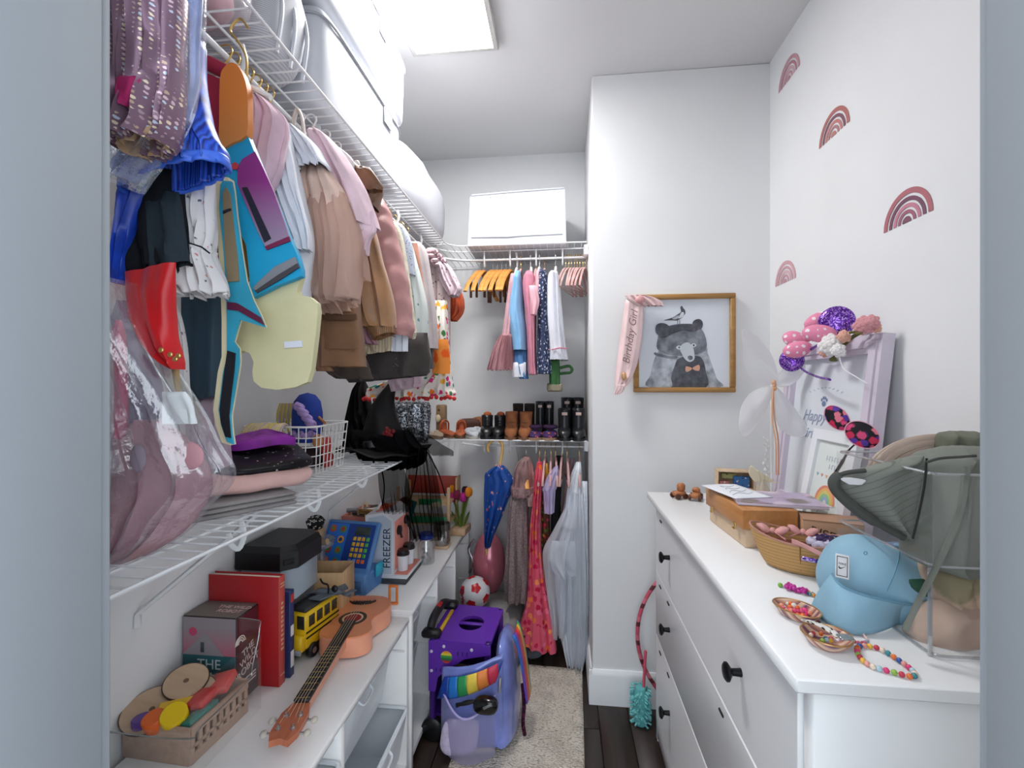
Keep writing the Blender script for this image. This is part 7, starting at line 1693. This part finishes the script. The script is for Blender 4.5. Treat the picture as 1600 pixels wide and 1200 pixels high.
# clear two-tier organiser with hats
t = thing('hat_organizer', 'clear acrylic two-tier organiser holding sun hats at the doorway end', 'organizer', (.70, .905, ZD), 0)
OB = t.location; ox_, oy_ = .13, .125
ac = sheer('clear_acrylic', (214,218,220), .02, .045, .04); ace = sheer('acrylic_lip', (180,184,186), .5, .25, .06)
for z0, z1, nm in ((.002,.125,'lower_bin'),(.140,.285,'upper_bin')):
    m = MB(); g_ = .006
    for c, d in ((((-ox_,0,(z0+z1)/2),(.003,2*oy_,z1-z0)) if z0 > .1 else ((-ox_,0,z0+.008),(.003,2*oy_,.016))),((ox_,0,(z0+z1)/2),(.003,2*oy_,z1-z0)),(((0,-oy_,(z0+z1)/2),(2*ox_,.003,z1-z0)) if z0 > .1 else ((0,-oy_,z0+.008),(2*ox_,.003,.016))),((0,oy_,(z0+z1)/2),(2*ox_,.003,z1-z0)),((0,0,z0+.002),(2*ox_,2*oy_,.003))): m.box(c, d)
    b_ = m.build(nm, ac, t)
    rr = [(-ox_,-oy_),(ox_,-oy_),(ox_,oy_),(-ox_,oy_)]
    cvr = []
    for k in range(4):
        p0, p1, p2 = Vector(rr[k-1]), Vector(rr[k]), Vector(rr[(k+1) % 4]); d0, d1 = (p0-p1).normalized()*.02, (p2-p1).normalized()*.02
        for i in range(5): f_ = i/4; w_ = p1+d0*(1-f_)**2+d1*f_**2; cvr.append((w_.x, w_.y, z1))
    if z0 > .1: MB().tube(cvr, .0024, 6, True).build('rim', ace, b_)
    else:
        for sx_ in (-1, 1): MB().tube([(sx_*ox_,-oy_+.006,.0),(sx_*ox_,-oy_+.006,.14)], .003, 6).build('post', ace, b_)
    MB().tube([(x, y, z0+.002) for x, y, z in cvr], .002, 6, True).build('base_edge', ace, b_)
t = gthing('bucket_hat', 'grey quilted bucket hat with a cord spilling from the upper tray', 1430, 790, .865, 'hat')
sage = M('sage_canvas', (122,126,118), .85, 0, .07, 10, 420, .25); sagd = M('sage_dark', (74,76,72), .85)
qs = stripes('quilt_sage', [(0,(128,132,124)),(.8,(120,124,116)),(.92,(100,104,98))], 'Z', 95, .85, 'CONSTANT', (0,R(24),0))
drape([(712,1425,1450),(722,1390,1449),(734,1338,1448),(745,1308,1446),(760,1306,1442),(778,1322,1438),(800,1350,1432),(820,1378,1426),(837,1404,1418)], .865, .020, qs, t, 'brim_panel', 1, .005, 44, 34)
q = [at(px,py,y=.845)-t.location for px,py in ((1352,735),(1318,740),(1303,752),(1308,768),(1336,794),(1372,818),(1412,840))]
MB().tube(catmull(q, 6), [.004]*8+[.009]*22+[.006]*7, 8).build('brim_edge', sagd, t)
drape([(698,1478,1540),(716,1448,1542),(740,1444,1542),(780,1440,1544),(825,1428,1546),(868,1422,1546),(882,1440,1546)], .850, .060, sage, t, 'crown', 2, .010, 50, 34)
MB().tube(catmull([at(px,py,y=.792)-t.location for px,py in ((1448,716),(1444,760),(1434,810),(1426,842))], 5), .0016, 6).build('crown_seam', M('seam_black', (30,32,32), .8), t)
MB().tube(catmull([at(px,py,y=.788)-t.location for px,py in ((1448,722),(1470,716),(1500,714),(1525,712))], 5), .0022, 6).build('cord', sagd, t)
drape([(746,1312,1330),(750,1314,1352),(757,1326,1346)], .838, .003, M('tag_white', (220,220,222), .6), t, 'care_tag', 1, .001, 24, 8)
MB().tube(catmull([at(px,py,y=.780)-t.location for px,py in ((1512,730),(1500,800),(1472,868),(1440,930),(1414,984))], 6), .0065, 8, flat=.35).build('chin_strap', M('strap_sage', (112,116,108), .8), t)
t = gthing('olive_hat', 'olive green hat crown at the top of the upper tray', 1500, 700, .90, 'hat')
drape([(674,1488,1525),(684,1478,1535),(700,1478,1540),(722,1484,1540),(740,1490,1540)], .90, .035, M('olive_canvas', (110,114,98), .85, 0, .1, 12), t, 'crown', 2, .012, 44, 18)
t = gthing('beige_sunhat', 'beige ribbed sun hat behind the grey bucket hat', 1420, 710, .95, 'hat')
def sun(u, v):
    a = R(178-150*u); r = .115*(.35+.65*v)
    c0 = at(1462,752,y=.95)-t.location
    return (c0.x+r*math.cos(a)*1.12, c0.y-.045*math.sin(PI*v*.5)+.04*v, c0.z+r*math.sin(a)*.78+.003*math.sin(v*7*2*PI))
MB().grid(sun, 40, 50).build('ribbed_brim', M('beige_cotton', (206,184,168), .85, 0, .05, 10, 300, .2), t, solid=.005)
t = gthing('camouflage_hat', 'beige camouflage sun hat in the lower tray', 1470, 950, .875, 'hat')
camo = spots('camo', (190,166,146), [(190,166,146),(150,140,112),(176,152,132),(120,116,92)], 14, .5, .9, 0, 1, (1,1,1), .05)
drape([(880,1452,1535),(896,1448,1540),(920,1452,1542),(945,1460,1544)], .875, .050, camo, t, 'crown', 2, .010, 46, 18)
drape([(940,1466,1544),(960,1440,1546),(978,1420,1546),(995,1416,1546),(1008,1432,1540)], .850, .040, M('beige_cotton2', (186,162,146), .85, 0, .06, 10), t, 'brim', 1, .006, 46, 16, capb=True)
drape([(905,1420,1444),(918,1424,1456),(930,1440,1450)], .82, .006, M('forest_felt', (36,74,56), .85), t, 'green_leaf', 1, .002, 24, 8)
t = gthing('folded_socks', 'small stack of folded pink and blue cloth under the upper tray', 1372, 862, .985, 'cloth')
drape([(850,1352,1392),(862,1350,1398),(880,1352,1400)], .985, .03, M('pink_fold', (196,150,160), .85), t, 'pink_fold', 2, .004, 30, 8)
drape([(848,1376,1414),(866,1376,1420),(884,1380,1420)], .975, .02, M('blue_fold', (126,150,186), .85), t, 'blue_fold', 2, .004, 30, 8)
